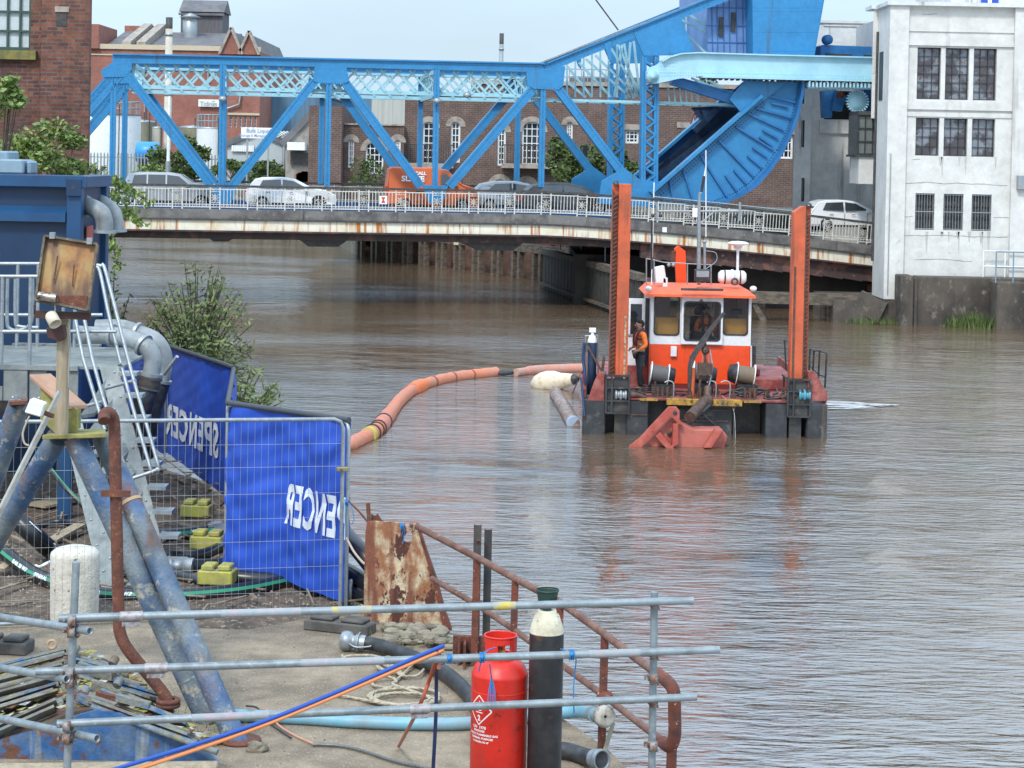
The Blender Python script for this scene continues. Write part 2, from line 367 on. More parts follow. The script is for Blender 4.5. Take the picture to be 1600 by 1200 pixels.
def window(par, P, o, dep, nx, nz, fm, gm=None, t=.06, bt=.03, arch=False, wallmat=None, name='window'):
    a, b, c, d = o; mb = MB(); y0 = dep-.06; y1 = dep
    for q in ((a, a+t, c, d), (b-t, b, c, d), (a+t, b-t, c, c+t), (a+t, b-t, d-t, d)): pbox(mb, P, (q[0], y0, q[2]), (q[1], y1, q[3]))
    for i in range(1, nx): x = a + (b-a)*i/nx; pbox(mb, P, (x-bt/2, y0+.005, c+t), (x+bt/2, y1, d-t))
    for j in range(1, nz): z = c + (d-c)*j/nz; pbox(mb, P, (a+t, y0+.008, z-bt/2), (b-t, y1, z+bt/2))
    f = part(name, mb, fm, par)
    g = MB(); g.quad(P(a, dep+.02, c), P(b, dep+.02, c), P(b, dep+.02, d), P(a, dep+.02, d)); part('pane', g, gm or m_glass, f)
    if arch:   # brick spandrels turning the head of the opening into an arch, 12 mm proud of the reveal back
        r = (b-a)/2; cx = (a+b)/2; zc = d - r; mb = MB()
        for sgn in (-1, 1):
            pts = [P(cx+sgn*r, -.012, d+.001)]
            for k in range(7): t_ = math.pi/2*k/6; pts.append(P(cx+sgn*r*math.cos(t_), -.012, zc+r*math.sin(t_)))
            n = len(pts); mb.add(pts, [tuple(range(n))]); mb.add([p + (P(0, dep-.07, 0)-P(0, 0, 0)) for p in pts] + pts, [tuple(range(n))[::-1]] + [(i, (i+1) % n, n+(i+1) % n, n+i) for i in range(n)])
        part('arch_spandrel', mb, wallmat, par)
        mb = MB(); ro = r+.32
        for k in range(12):
            t0, t1 = math.pi*k/12, math.pi*(k+1)/12
            q = [(math.cos(t0)*r, math.sin(t0)*r), (math.cos(t0)*ro, math.sin(t0)*ro), (math.cos(t1)*ro, math.sin(t1)*ro), (math.cos(t1)*r, math.sin(t1)*r)]
            mb.prism([P(cx+x, -.03, zc+z) for x, z in q], P(0, .05, 0)-P(0, 0, 0))
        part('arch_surround', mb, m_stone, par)
    return f
m_stone = M('pale stone dressing', (.36, .31, .26), (.24, .20, .17), sc=2, rough=.9)
def PY(Y):
    def P(u, d, z): return Vector((u, Y+d, z))
    return P
def XZ(px, py, Y): p = W(px, py, Y); return p.x, p.z
def opn(x0, x1, y0, y1, Y):
    xm = (x0+x1)/2; ym = (y0+y1)/2
    return (XZ(x0, ym, Y)[0], XZ(x1, ym, Y)[0], XZ(xm, y1, Y)[1], XZ(xm, y0, Y)[1])
# ================================================================ LEFT BRICK BUILDING
m_brick1 = M('old red brown brick', (.105, .042, .034), (.25, .085, .045), kind='brick', sc=1.0, c3=(.13, .105, .09), rough=.9, bump=.4, bs=30, var=.4, grime=(.04, .028, .03))
Y = 42.0; P = PY(Y)
r = root('brick_warehouse', 'old dark red brick building with green sash window at the left edge', 'building', (-12, Y, QZ))
wx1 = W(142, 120, Y).x; wo = opn(-30, 48, 0, 78, Y); wo = (wo[0], wo[1], wo[2], wo[3]+1.0)
mb = MB(); facade(mb, P, wx1-7.0, wx1, QZ-.5, 14, [wo], .22, back=12, sk=(0, -2.75))
xs = W(68, 100, Y).x; mb.box((xs, Y-.22, QZ), (wx1, Y-.002, 14)); part('wall', mb, m_brick1, r)
window(r, P, wo, .2, 4, 5, M('green window paint', (.03, .07, .05), rough=.5), M('milky window glass', (.50, .56, .58), rough=.15), t=.07, bt=.04)
mb = MB(); mb.box((wo[0]-.15, Y-.16, wo[2]-.2), (wo[1]+.15, Y+.1, wo[2]-.01)); part('sill', mb, M('mossy sill', (.20, .17, .05), (.12, .12, .05), sc=6, rough=.9), r)
mb = MB(); a = W(86, 10, Y-.23); b = W(108, 19, Y-.23); mb.box((a.x, Y-.25, b.z), (b.x, Y-.2, a.z)); part('vent_block', mb, m_stone, r)
mb = MB(); a = W(88, 21, Y-.23); b = W(104, 41, Y-.23); mb.box((a.x, Y-.235, b.z), (b.x, Y-.2, a.z)); part('vent_grille', mb, m_dark, r)
# ================================================================ RIGHT WHITE CONTROL BUILDING
m_wrender = M('white painted render', (.60, .595, .565), (.50, .495, .465), sc=.9, lo=.42, hi=.7, c3=(.30, .29, .27), sc3=2.2, lo3=.62, hi3=.76, rough=.8, bump=.15, bs=20, grime=(.36, .35, .33, .62, 2.2), var=.1)
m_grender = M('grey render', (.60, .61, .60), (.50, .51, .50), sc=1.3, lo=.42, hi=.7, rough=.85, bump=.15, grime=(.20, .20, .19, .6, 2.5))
m_steelwin = M('black steel window', (.03, .032, .035), rough=.5)
m_officeglass = M('office glass reflecting brick', (.06, .05, .055), (.20, .22, .25), sc=1.1, lo=.48, hi=.56, c3=(.11, .065, .06), sc3=3, rough=.06, spec=.8)  # patchy colours paint in the reflections of sky and brick
Y = 85.0; P = PY(Y)
r = root('bridge_control_building', 'white concrete art deco building with three rows of steel windows', 'building', (17, Y, 1))
X0 = W(1384, 250, Y).x; X1 = X0+16; zt = W(1500, 10, Y).z; zb = 1.0
wins = []
for y0, y1, xs_ in ((75, 156, ((1433, 1470), (1477, 1514), (1521, 1557))), (185, 244, ((1429, 1465), (1472, 1508), (1516, 1552))), (303, 360, ((1430, 1460), (1474, 1505), (1518, 1549)))):
    for i, (x0, x1) in enumerate(xs_):
        o = opn(x0, x1, y0 + (i-1)*1.5, y1 + (i-1)*1.5, Y); wins.append(o)
# align rows exactly
for k in range(0, 9, 3):
    z0 = sum(o[2] for o in wins[k:k+3])/3; z1 = sum(o[3] for o in wins[k:k+3])/3
    for j in range(3): wins[k+j] = (wins[(j)][0] if k < 6 else wins[k+j][0], wins[(j)][1] if k < 6 else wins[k+j][1], z0, z1)
more = [(o[0]+7.35, o[1]+7.35, o[2], o[3]) for o in wins]
mb = MB(); facade(mb, P, X0, X1, zb, zt, wins+more, .28, back=2.5); mb.box((X0+1, Y+2.4, zb), (X1, Y+14, zt-.02)); part('wall', mb, m_wrender, r)
mb = MB(); mb.box((X0-.03, Y+1.1, W(1375, 155, Y).z), (X0-.002, Y+1.9, W(1375, 78, Y).z)); part('slit_window', mb, m_steelwin, r)
for k, o in enumerate(wins+more):
    if k % 9 < 6: window(r, P, o, .26, 3, 6 if k % 9 < 3 else 4, m_steelwin, m_officeglass, t=.045, bt=.022)
    else:
        f = window(r, P, o, .26, 2, 3, m_steelwin, m_dark, t=.05)
        g = MB()
        for i in range(7): x = o[0]+(o[1]-o[0])*(i+.5)/7; g.tube([P(x, .08, o[2]), P(x, .08, o[3])], .011, 6)
        for q in (.03, .5, .97): z = o[2]+(o[3]-o[2])*q; g.bar(P(o[0], .08, z), P(o[1], .08, z), .05, .03)
        part('security_bars', g, m_galv, r)
# pilasters, bands, parapet cap
mb = MB(); pw = .82
for x in (X0, W(1579, 250, Y).x, W(1579, 250, Y).x+7.4): mb.box((x, Y-.22, zb), (x+pw, Y-.003, zt))
part('pilaster', mb, m_wrender, r)
mb = MB(); xa, xb = X0+pw+.003, W(1579, 250, Y).x-.003
for ya, yb, dp in ((56, 72, .1), (38, 50, .06), (160, 172, .1), (176, 183, .05)):
    mb.box((xa, Y-dp, W(1490, yb, Y).z), (xb, Y-.004, W(1490, ya, Y).z))
for xx0, xx1 in ((1470, 1477), (1514, 1521)):
    for k in (0, 3): pass
part('string_course', mb, m_wrender, r)
rr = random.Random(31)
for x0p, x1p, yp in ((1412, 1578, 288), (1395, 1430, 338), (1552, 1600, 341), (1412, 1575, 367), (1440, 1470, 22), (1418, 1578, 44), (1430, 1520, 405), (1425, 1440, 250), (1592, 1600, 190)):
    x = x0p; y = yp+rr.uniform(-1, 1)
    g = MB(); pv = None
    while x < x1p:
        p = W(x, y+(x-x0p)*.02, Y-.004); p.y = Y-.004
        if pv: g.bar(pv, p, .012+.012*rr.random(), .01, (0, 1, 0))
        pv = p; x += rr.uniform(3, 9); y += rr.uniform(-.8, .8)
    part('render_crack', g, M('crack dirt', (.20, .19, .17), rough=.95), r)
for px in (1452, 1492, 1536):    # drip stains under the sills
    for k in range(5):
        a = W(px+rr.uniform(-22, 22), rr.choice((157, 245, 362)), Y-.003); L_ = rr.uniform(.25, 1.0); w_ = rr.uniform(.03, .09); part('drip_stain', MB().add([Vector((a.x-w_, Y-.003, a.z)), Vector((a.x+w_, Y-.003, a.z)), Vector((a.x+w_*.2, Y-.003, a.z-L_)), Vector((a.x-w_*.3, Y-.003, a.z-L_*.8))], [(0, 1, 2, 3)]), M('drip stain', (.44, .43, .40), (.36, .35, .32), sc=6, rough=.9), r)
part('down_pipe', MB().tube([(X0-.05, Y+2.3, zt-1), (X0-.05, Y+2.3, zb+1.5)], .06, 8), m_dark, r)
part('wall_box', MB().box((W(1586, 285, Y).x, Y-.5, W(1590, 296, Y).z), (W(1604, 285, Y).x, Y-.22, W(1590, 274, Y).z)), m_galv, r, bevel=.02)
g = MB(); g.tube([(W(1396, 0, Y).x, Y-.26, W(1396, 240, Y).z), (W(1396, 0, Y).x, Y-.26, W(1396, 460, Y).z)], .02, 6); part('wall_cable', g, m_galv, r)
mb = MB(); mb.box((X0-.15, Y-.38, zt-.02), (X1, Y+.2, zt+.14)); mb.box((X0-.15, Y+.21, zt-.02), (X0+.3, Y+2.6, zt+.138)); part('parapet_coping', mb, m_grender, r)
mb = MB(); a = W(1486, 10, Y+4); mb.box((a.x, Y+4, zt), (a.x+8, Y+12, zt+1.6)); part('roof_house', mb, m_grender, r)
mb = MB(); a = W(1534, 8, Y+3.8); mb.box((a.x, Y+3.85, zt+.2), (a.x+.75, Y+3.97, zt+1.5)); part('roof_panel', mb, M('vivid blue panel', (.02, .07, .42), rough=.4), r)
mb = MB(); mb.box((a.x+.28, Y+3.83, zt+.2), (a.x+.45, Y+3.86, zt+1.5)); part('roof_panel_stripe', mb, m_white, r)
# set-back left flank with narrow window
Yf = 87.5; Pf = PY(Yf); xa = W(1363, 100, Yf).x; xb = X0-.004
mb = MB(); no = opn(1378, 1384, 78, 155, Yf); facade(mb, Pf, xa, xb+.0, W(1370, 185, Yf).z, W(1370, 14, Yf).z, [], .25, back=10, sk=(1.9, 1.9)); part('flank_wall', mb, m_wrender, r)
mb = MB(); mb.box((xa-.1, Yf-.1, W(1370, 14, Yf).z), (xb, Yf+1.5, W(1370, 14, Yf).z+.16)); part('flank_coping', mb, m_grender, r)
# grey middle block behind the road
Yg = 97.0; Pg = PY(Yg); x0 = W(1262, 250, Yg).x; x1 = W(1400, 250, Yg).x
zz = lambda y, Y=Yg, x=1300: W(x, y, Y).z
mo = opn(1288, 1362, 142, 187, Yg)
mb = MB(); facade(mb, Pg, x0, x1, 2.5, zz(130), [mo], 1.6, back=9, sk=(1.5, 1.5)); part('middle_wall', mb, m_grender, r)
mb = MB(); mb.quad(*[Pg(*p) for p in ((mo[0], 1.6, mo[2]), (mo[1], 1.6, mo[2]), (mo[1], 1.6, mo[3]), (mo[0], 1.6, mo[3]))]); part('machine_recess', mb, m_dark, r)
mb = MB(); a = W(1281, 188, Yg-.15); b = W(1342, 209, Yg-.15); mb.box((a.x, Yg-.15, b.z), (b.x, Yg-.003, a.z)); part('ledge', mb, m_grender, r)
mb = MB()   # left narrow wing with slit windows
Yw = 96.0; Pw = PY(Yw); a0 = W(1240, 250, Yw).x; a1 = x0-.01
sl_ = [opn(1252, 1257, 128, 162, Yw), opn(1252, 1257, 188, 230, Yw), opn(1252, 1257, 278, 315, Yw)]
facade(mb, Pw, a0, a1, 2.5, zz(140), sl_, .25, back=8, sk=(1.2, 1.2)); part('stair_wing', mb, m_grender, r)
for o in sl_: window(r, Pw, o, .22, 1, 3, m_steelwin, t=.03)
# upper rear block
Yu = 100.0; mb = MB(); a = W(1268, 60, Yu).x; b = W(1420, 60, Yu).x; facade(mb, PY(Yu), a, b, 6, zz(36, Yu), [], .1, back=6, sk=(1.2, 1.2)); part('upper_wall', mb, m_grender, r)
mb = MB(); mb.box((a-.1, Yu-.1, zz(36, Yu)), (b, Yu+.6, zz(32, Yu))); mb.box((a+.6, Yu-.06, zz(41, Yu)), (b, Yu-.002, zz(39, Yu))); part('upper_coping', mb, m_wrender, r)
# bay window between
Yb = 90.6; o = opn(1340, 1387, 180, 242, Yb); Pb = PY(Yb)
mb = MB(); mb.box((o[0], Yb-.1, o[3]), (o[1]+.6, Yb+2.5, o[3]+.18)); mb.box((o[0]-.1, Yb-.1, o[2]-.1), (o[1]+.3, Yb+2.4, o[2])); part('bay_roof', mb, m_dark, r)
window(r, Pb, o, .05, 4, 3, m_steelwin, M('bay glass', (.16, .18, .17), rough=.1), t=.06, bt=.04, name='bay_window')
mb = MB(); mb.quad((o[0], Yb+.07, o[2]), (o[0], Yb+2.5, o[2]), (o[0], Yb+2.5, o[3]), (o[0], Yb+.07, o[3])); part('bay_side_pane', mb, m_glass, r)
mb = MB(); b = W(1384, 288, Yb); a = W(1342, 243, Yb); mb.box((a.x, Yb, b.z), (b.x+.3, Yb+2.4, o[2]-.1)); part('bay_apron', mb, m_wrender, r)
# ================================================================ QUAY WALLS
m_wet = M('dark wet concrete', (.085, .070, .055), (.035, .030, .025), sc=.9, lo=.4, hi=.65, c3=(.17, .15, .12), sc3=3.5, lo3=.56, hi3=.68, rough=.85, bump=.5, bs=8, st=(1, 1, .7))
m_timber = M('wet timber', (.13, .10, .07), (.055, .045, .035), sc=3, lo=.4, hi=.6, rough=.85, bump=.4, bs=12, st=(1, 1, 3))
m_sheet = M('rusty sheet pile', (.075, .04, .032), (.13, .07, .045), sc=2, lo=.45, hi=.65, rough=.9, bump=.3)
r = root('river_wall', 'dark stained concrete wall at the water below the white building', 'wall', (20, 84, 0))
Yq = 83.8
def xq(px): return W(px, 450, Yq).x
mb = MB(); mb.box((xq(1432), Yq, -1), (xq(1800), Yq+1.0, 2.05)); part('wall_face', mb, m_wet, r, bevel=.04)
mb = MB(); mb.box((xq(1404), Yq-.5, -1), (xq(1424), Yq+.9, 2.1)); mb.box((xq(1426), Yq-.2, -1), (xq(1433)-.01, Yq+.8, 2.0)); part('buttress', mb, m_wet, r, bevel=.04)
mb = MB(); mb.box((xq(1546), Yq-1.3, -1), (xq(1590), Yq-.004, 1.95)); mb.box((xq(1596), Yq-1.5, -1), (xq(1800), Yq-.004, 1.9)); part('buttress', mb, m_wet, r, bevel=.04)
mb = MB(); mb.box((X0-2.2, 84.3, -1), (xq(1404)+.2, 90, .95)); mb.box((xq(1404)+.2, 84.85, -1), (X1+5, 88, 1.9)); part('building_plinth', mb, m_wet, kind='structure')
pts = [W(x, y, 84) for x, y in ((1330, 497), (1400, 499))]
for p in pts: p.z = .0
grass('grass', [Vector((p.x, 84.0, .02)) for p in pts], 300, .28, 5, .25, m_leaf)
grass('weeds', [Vector((xq(1490), 83.5, .0)), Vector((xq(1545), 82.8, .0))], 260, .6, 6, .2, mat=m_leaf)
grass('reeds', [Vector((xq(1480), 83.6, 0)), Vector((xq(1482), 83.6, 0))], 20, .4, 9, .1, mat=m_leaf)
def rail(name, label, pts, h, rails, mat, rr=.03, every=1):
    q = root(name, label, 'railing', pts[0])
    for zf in rails: part('rail', MB().tube([Vector(p)+Vector((0, 0, h*zf)) for p in pts], rr, 8), mat, q)
    for p in pts: part('post', MB().tube([p, Vector(p)+Vector((0, 0, h))], rr, 8), mat, q)
    return q
zr = 1.9
rail('handrail', 'white two rail handrail against the white building wall', [Vector((W(x, 430, 84.6).x, 84.6, zr)) for x in (1536, 1570, 1605, 1640)], 1.25, (1, .48), m_white)
rail('handrail', 'grey blue handrail on the end buttress of the dark wall', [Vector((W(x, 430, 82.6).x, 82.6, 1.92)) for x in (1556, 1583, 1610, 1637)], 1.3, (1, .5), M('grey blue paint', (.17, .24, .30), rough=.6))
# timber fender in front of the abutment
r = root('timber_fender', 'grey green timber beam on piles under the right end of the bridge', 'fender', (12, 84, 0))
a = W(1030, 458, 85); b = W(1340, 478, 84.6); a.z, b.z = 1.0, .95
mb = MB(); mb.bar(a, b, .35, .5, (0, 0, 1)); part('beam', mb, m_timber, r)
mb = MB(); mb.bar(b, Vector((X0-.1, 84.2, .45)), .4, .9, (0, 0, 1)); part('kerb_beam', mb, m_wet, r)
for px in (1060, 1105, 1188, 1240, 1285, 1293, 1302): x = W(px, 490, 85.3).x; part('pile', MB().tube([(x, 85.3, -1.5), (x+.05, 85.3, .8)], .16, 8), m_timber, r)
mb = MB(); x = W(1200, 490, 85).x; mb.bar((x-.6, 84.8, .7), (x+.2, 84.4, -.8), .2, .2); part('raking_pile', mb, m_timber, r)
# abutment under the right of the bridge
mb = MB(); mb.box((3, 92, -1.5), (34, 104, 2.3)); mb.box((22, 92, 2.3), (60, 104, 2.6)); part('bridge_abutment', mb, M('abutment concrete with painted shade', (.03, .027, .024), (.02, .018, .017), sc=1.5, rough=.9), kind='structure')  # concrete coloured near black, painting in the shade under the deck
# dark timber guide jetty
r = root('guide_jetty', 'dark plank guide jetty running under the bridge to the left of the dredger', 'jetty', (2, 98, 0))
a = W(850, 445, 103); b = W(1000, 505, 82); a.z = b.z = 0; n_ = (b-a).normalized()
mb = MB(); K = 26
for i in range(K):
    p = a.lerp(b, i/K); q = a.lerp(b, (i+.86)/K); mb.bar(Vector((p.x, p.y, -.6)).lerp(Vector((q.x, q.y, -.6)), .5), Vector(((p.x+q.x)/2, (p.y+q.y)/2, 1.75)), (q-p).length, .14, Vector((-n_.y, n_.x, 0)))
part('planking', mb, M('black timber', (.03, .027, .024), (.05, .045, .04), sc=3, rough=.8), r)
part('top_beam', MB().bar(a+Vector((0, 0, 1.9)), b+Vector((0, 0, 1.9)), .35, .3, (0, 0, 1)), m_timber, r)
part('waterline_beam', MB().bar(a+Vector((-.15, -.15, .25)), b+Vector((-.15, -.15, .25)), .18, .12, (0, 0, 1)), m_timber, r)
mb = MB(); nn = Vector((-n_.y, n_.x, 0)); nn = nn if nn.x > 0 else -nn
mb.prism([a+Vector((.1, 0, -1)), b+Vector((.1, 0, -1)), b+nn*1.0+Vector((0, 0, -1)), a+nn*1.6+Vector((0, 0, -1))], (0, 0, 2.7)); part('core', mb, M('black wet concrete', (.04, .035, .03), (.025, .022, .02), sc=1.5, rough=.8), r)
rl = [a.lerp(b, t)+nn*.6+Vector((0, 0, 2.0)) for t in (.05, .3, .55)]
mb = MB(); mb.tube([p+Vector((0, 0, 1.1)) for p in rl], .035, 6)
for p in rl: mb.tube([p, p+Vector((0, 0, 1.1))], .035, 6)
part('jetty_rail', mb, m_galv, r)
# far river wall (stone, then sheet piles) and its timber fender
A1 = W(130, 362, 168); A2 = W(520, 372, 150); A3 = W(560, 400, 131); A4 = W(905, 430, 104); land = []
for p in (A1, A2, A3, A4): p.z = 0
mb = MB()
for p, q in ((A1, A2), (A2, A3)): mb.quad(Vector((p.x, p.y, -1)), Vector((q.x, q.y, -1)), Vector((q.x, q.y, 3.2)), Vector((p.x, p.y, 3.2)))
mb.quad(A1+Vector((0, 0, 3.2)), A2+Vector((0, 0, 3.2)), A2+Vector((0, 40, 3.2)), A1+Vector((0, 40, 3.2)))
part('far_river_wall', mb, M('old river stone', (.15, .14, .11), (.09, .09, .06), sc=2, c3=(.05, .045, .04), sc3=1.4, lo3=.5, hi3=.7, rough=.9, bump=.4), kind='structure')
r = root('sheet_pile_wall', 'rust brown sheet pile wall with timber fender beyond the bridge', 'wall', A3)
d = (A4-A3).normalized(); nn = Vector((d.y, -d.x, 0)); nn = nn if nn.y < 0 else -nn; L = (A4-A3).length; mb = MB(); pv = None; k = 0; s_ = 0
while s_ < L:
    o = .35 if k % 4 in (1, 2) else 0
    p = A3 + d*s_ - nn*(1.6 - o)
    if pv: mb.quad(Vector((pv.x, pv.y, -1)), Vector((p.x, p.y, -1)), Vector((p.x, p.y, 3.0)), Vector((pv.x, pv.y, 3.0)))
    pv = p; k += 1; s_ += .55 if k % 2 else .25
part('piles', mb, m_sheet, r)
q0 = A3-nn*1.4; q1 = A4-nn*1.4; part('capping', MB().bar(q0+Vector((0, 0, 3.05)), q1+Vector((0, 0, 3.05)), .6, .25, (0, 0, 1)), m_conc, r)
part('fender_beam', MB().bar(A3+Vector((0, 0, 1.75)), A4+Vector((0, 0, 1.75)), .3, .45, (0, 0, 1)), m_timber, r)
for i in range(13):
    for e in (0, .75): p = A3.lerp(A4, i/12) + d*e; part('fender_pile', MB().bar(p+Vector((0, 0, -1)), p+Vector((0, 0, 1.9)), .28, .28, nn), m_timber, r)
for i in range(9): p = A3.lerp(A4, (i+.5)/9) - nn*.9; part('bollard_pin', MB().tube([p+Vector((0, 0, 1.9)), p+Vector((0, 0, 2.5))], .16, 6), m_rust, r)
mb = MB()
for px in (583, 780):
    t = (W(px, 400, 120).x - W(560, 400, 120).x)/(W(905, 400, 120).x - W(560, 400, 120).x); p = A3.lerp(A4, t*.8) + nn*.17; mb.bar(p+Vector((0, 0, 1.5)), p+Vector((0, 0, 2.15)), .62, .03, nn)
part('notice_board', mb, M('yellowed board', (.55, .48, .33), rough=.7), r)
mb = MB()
for px in (583, 780):
    t = (W(px, 400, 120).x - W(560, 400, 120).x)/(W(905, 400, 120).x - W(560, 400, 120).x); p = A3.lerp(A4, t*.8) + nn*.2
    for e in (-.12, .12): mb.bar(p+d*e+Vector((0, 0, 1.65)), p+d*e+Vector((0, 0, 2.0)), .06, .01, nn)
part('notice_marks', mb, m_dark, r)
# land on the far side of the bridge
LZ = 4.0
mb = MB(); pl = [A1+Vector((-160, 0, 0)), A1, A2, A3-nn*1.8, A4-nn*1.8, Vector((14, 103, 0)), Vector((300, 103, 0)), Vector((300, 1500, 0)), Vector((-600, 1500, 0)), Vector((-600, 168, 0))]
mb.prism([Vector((p.x, p.y+.05, 2.9)) for p in pl], (0, 0, LZ-2.9)); part('far_bank_ground', mb, M('street ground', (.12, .12, .11), (.08, .09, .06), sc=.3, rough=.95), kind='structure')
mb = MB(); mb.prism([(-80, 84, -1), (W(150, 0, 84).x, 84, -1), (W(120, 0, 167.5).x, 167.5, -1), (-80, 167.5, -1)], (0, 0, 4.98)); part('left_bank_ground', mb, m_conc, kind='structure')
# ================================================================ BACKGROUND BUILDINGS
m_brick2 = M('dark brown brick', (.115, .066, .052), (.16, .09, .07), kind='brick', sc=1.5, c3=(.20, .17, .15), rough=.9, var=.2, grime=(.09, .06, .05))
m_brick3 = M('factory red brick', (.30, .105, .075), (.36, .14, .10), kind='brick', sc=2, c3=(.28, .16, .13), rough=.9, var=.15, grime=(.26, .10, .07))
m_slate = M('slate roof', (.14, .135, .14), (.10, .10, .11), sc=.8, rough=.8)
Y = 122.0; P = PY(Y)
r = root('brick_hall', 'long dark brown brick building with arched white windows behind the bridge', 'building', (10, Y, LZ))
ar = [opn(815, 847, 190, 258, Y), opn(660, 679, 190, 257, Y), opn(704, 719, 190, 254, Y), opn(777, 790, 200, 259, Y), opn(885, 895, 190, 222, Y)]
sq = [opn(977, 998, 203, 224, Y), opn(1219, 1239, 210, 248, Y), opn(700, 712, 284, 300, Y), opn(1065, 1080, 200, 226, Y)]
low = [opn(770, 792, 280, 306, Y), opn(812, 834, 283, 308, Y)]
xL = W(632, 200, Y).x; xM = W(735, 200, Y).x; xR = W(1300, 200, Y).x
mb = MB(); zt1 = W(690, 150, Y).z; zt2 = W(900, 134, Y).z
facade(mb, P, xL, xM, LZ-1, zt1, [o for o in ar+sq+low if o[1] < xM], .25, back=20)
facade(mb, P, xM, xR, LZ-1, zt2, [o for o in ar+sq+low if o[0] > xM], .25, back=20)
part('wall', mb, m_brick2, r)
mb = MB(); mb.box((xL-.1, Y-.12, zt1), (xM, Y+.5, zt1+.25)); mb.box((xM, Y-.12, zt2), (xR, Y+.5, zt2+.25)); part('coping', mb, m_stone, r)
for o in ar+low: window(r, P, o, .22, 4 if o[1]-o[0] > 1 else 2, 6, m_white, t=.12, bt=.05, arch=True, wallmat=m_brick2)
for o in sq:
    window(r, P, o, .22, 3, 3, m_white, t=.12, bt=.06); part('lintel', MB().box((o[0]-.3, Y-.06, o[3]), (o[1]+.3, Y+.01, o[3]+.35)), m_stone, r)
for o in ar[:2]:
    mb = MB(); xa, xb = o[0]-1.2, o[1]+1.2; z0 = o[2]+.1
    for k in range(22): x = xa+(xb-xa)*k/21; mb.bar((x, Y-.9, z0), (x, Y-.9, z0+1.1), .05, .05)
    mb.bar((xa, Y-.9, z0+1.1), (xb, Y-.9, z0+1.1), .07, .07); part('balcony_rail', mb, m_dark, r); part('balcony_slab', MB().box((xa, Y-1, z0-.3), (xb, Y-.01, z0-.02)), m_stone, r)
mb = MB(); xa = W(880, 120, Y+2).x; xb = W(985, 120, Y+2).x
for k in range(12): x = xa+(xb-xa)*k/11; mb.bar((x, Y+2, zt2), (x, Y+2, zt2+1.1), .05, .05)
for q in (.6, 1.1): mb.bar((xa, Y+2, zt2+q), (xb, Y+2, zt2+q), .06, .06)
part('roof_rail', mb, m_galv, r)
part('roof_light', MB().box((xa+.5, Y+3, zt2+.05), (xa+7, Y+7, zt2+.7)), m_slate, r)
r = root('brick_hall_wing', 'low dark brown brick wing with arched windows left of the long building', 'building', (-9, 121, LZ))
Y = 120.5; P = PY(Y); xa = W(545, 230, Y).x; xb = W(631, 230, Y).x
wo = [opn(543+1, 553, 218, 262, Y), opn(571, 599, 222, 272, Y), opn(617, 626, 218, 240, Y)]
mb = MB(); facade(mb, P, xa-.3, xb, LZ-1, W(590, 196, Y).z, wo, .2, back=14); part('wall', mb, m_brick2, r)
for o in wo: window(r, P, o, .18, 4 if o[1]-o[0] > 1 else 2, 5, m_white, t=.1, bt=.05, arch=True, wallmat=m_brick2)
part('coping', MB().box((xa-.3, Y-.1, W(590, 196, Y).z), (xb, Y+.3, W(590, 193.5, Y).z)), m_stone, r)
xa2 = W(486, 230, Y).x; part('tower_wall', MB().box((xa2, Y-1.5, LZ-1), (xa-.32, Y+9, W(515, 166, Y).z)), m_brick2, r)
mb = MB(); x0_, x1_ = W(560, 280, Y-1).x, W(600, 280, Y-1).x
for k in range(18): x = x0_+(x1_-x0_)*k/17; mb.bar((x, Y-1, LZ+.3), (x, Y-1, LZ+2.0), .05, .05)
part('yard_rail', mb, m_dark, r)
# factory
Y = 205.0; P = PY(Y)
r = root('red_brick_factory', 'large red brick factory with slate roofs and gables on the skyline', 'building', (-30, Y, LZ))
xa = W(60, 100, Y).x; xb = W(407, 100, Y).x; ztp = W(250, 78, Y).z
xs0 = W(356, 190, Y).x; ops = [(W(359+i*7.6, 190, Y).x, W(362.4+i*7.6, 190, Y).x, W(380, 199, Y).z, W(380, 181, Y).z) for i in range(6)]
mb = MB(); facade(mb, P, xa, xb, LZ-2, ztp, ops, .3, back=40); part('wall', mb, m_brick3, r)
for o in ops: window(r, P, o, .25, 1, 3, m_white, t=.06)
mb = MB(); mb.box((xs0, Y-.15, W(380, 180, Y).z), (xb, Y-.01, W(380, 176.5, Y).z)); mb.box((xa, Y-.2, ztp), (xb, Y+.3, ztp+.5)); mb.box((xa, Y-.1, W(250, 88, Y).z), (xs0+3, Y-.01, W(250, 86, Y).z)); part('stone_band', mb, M('cream band', (.50, .42, .30), rough=.8), r)
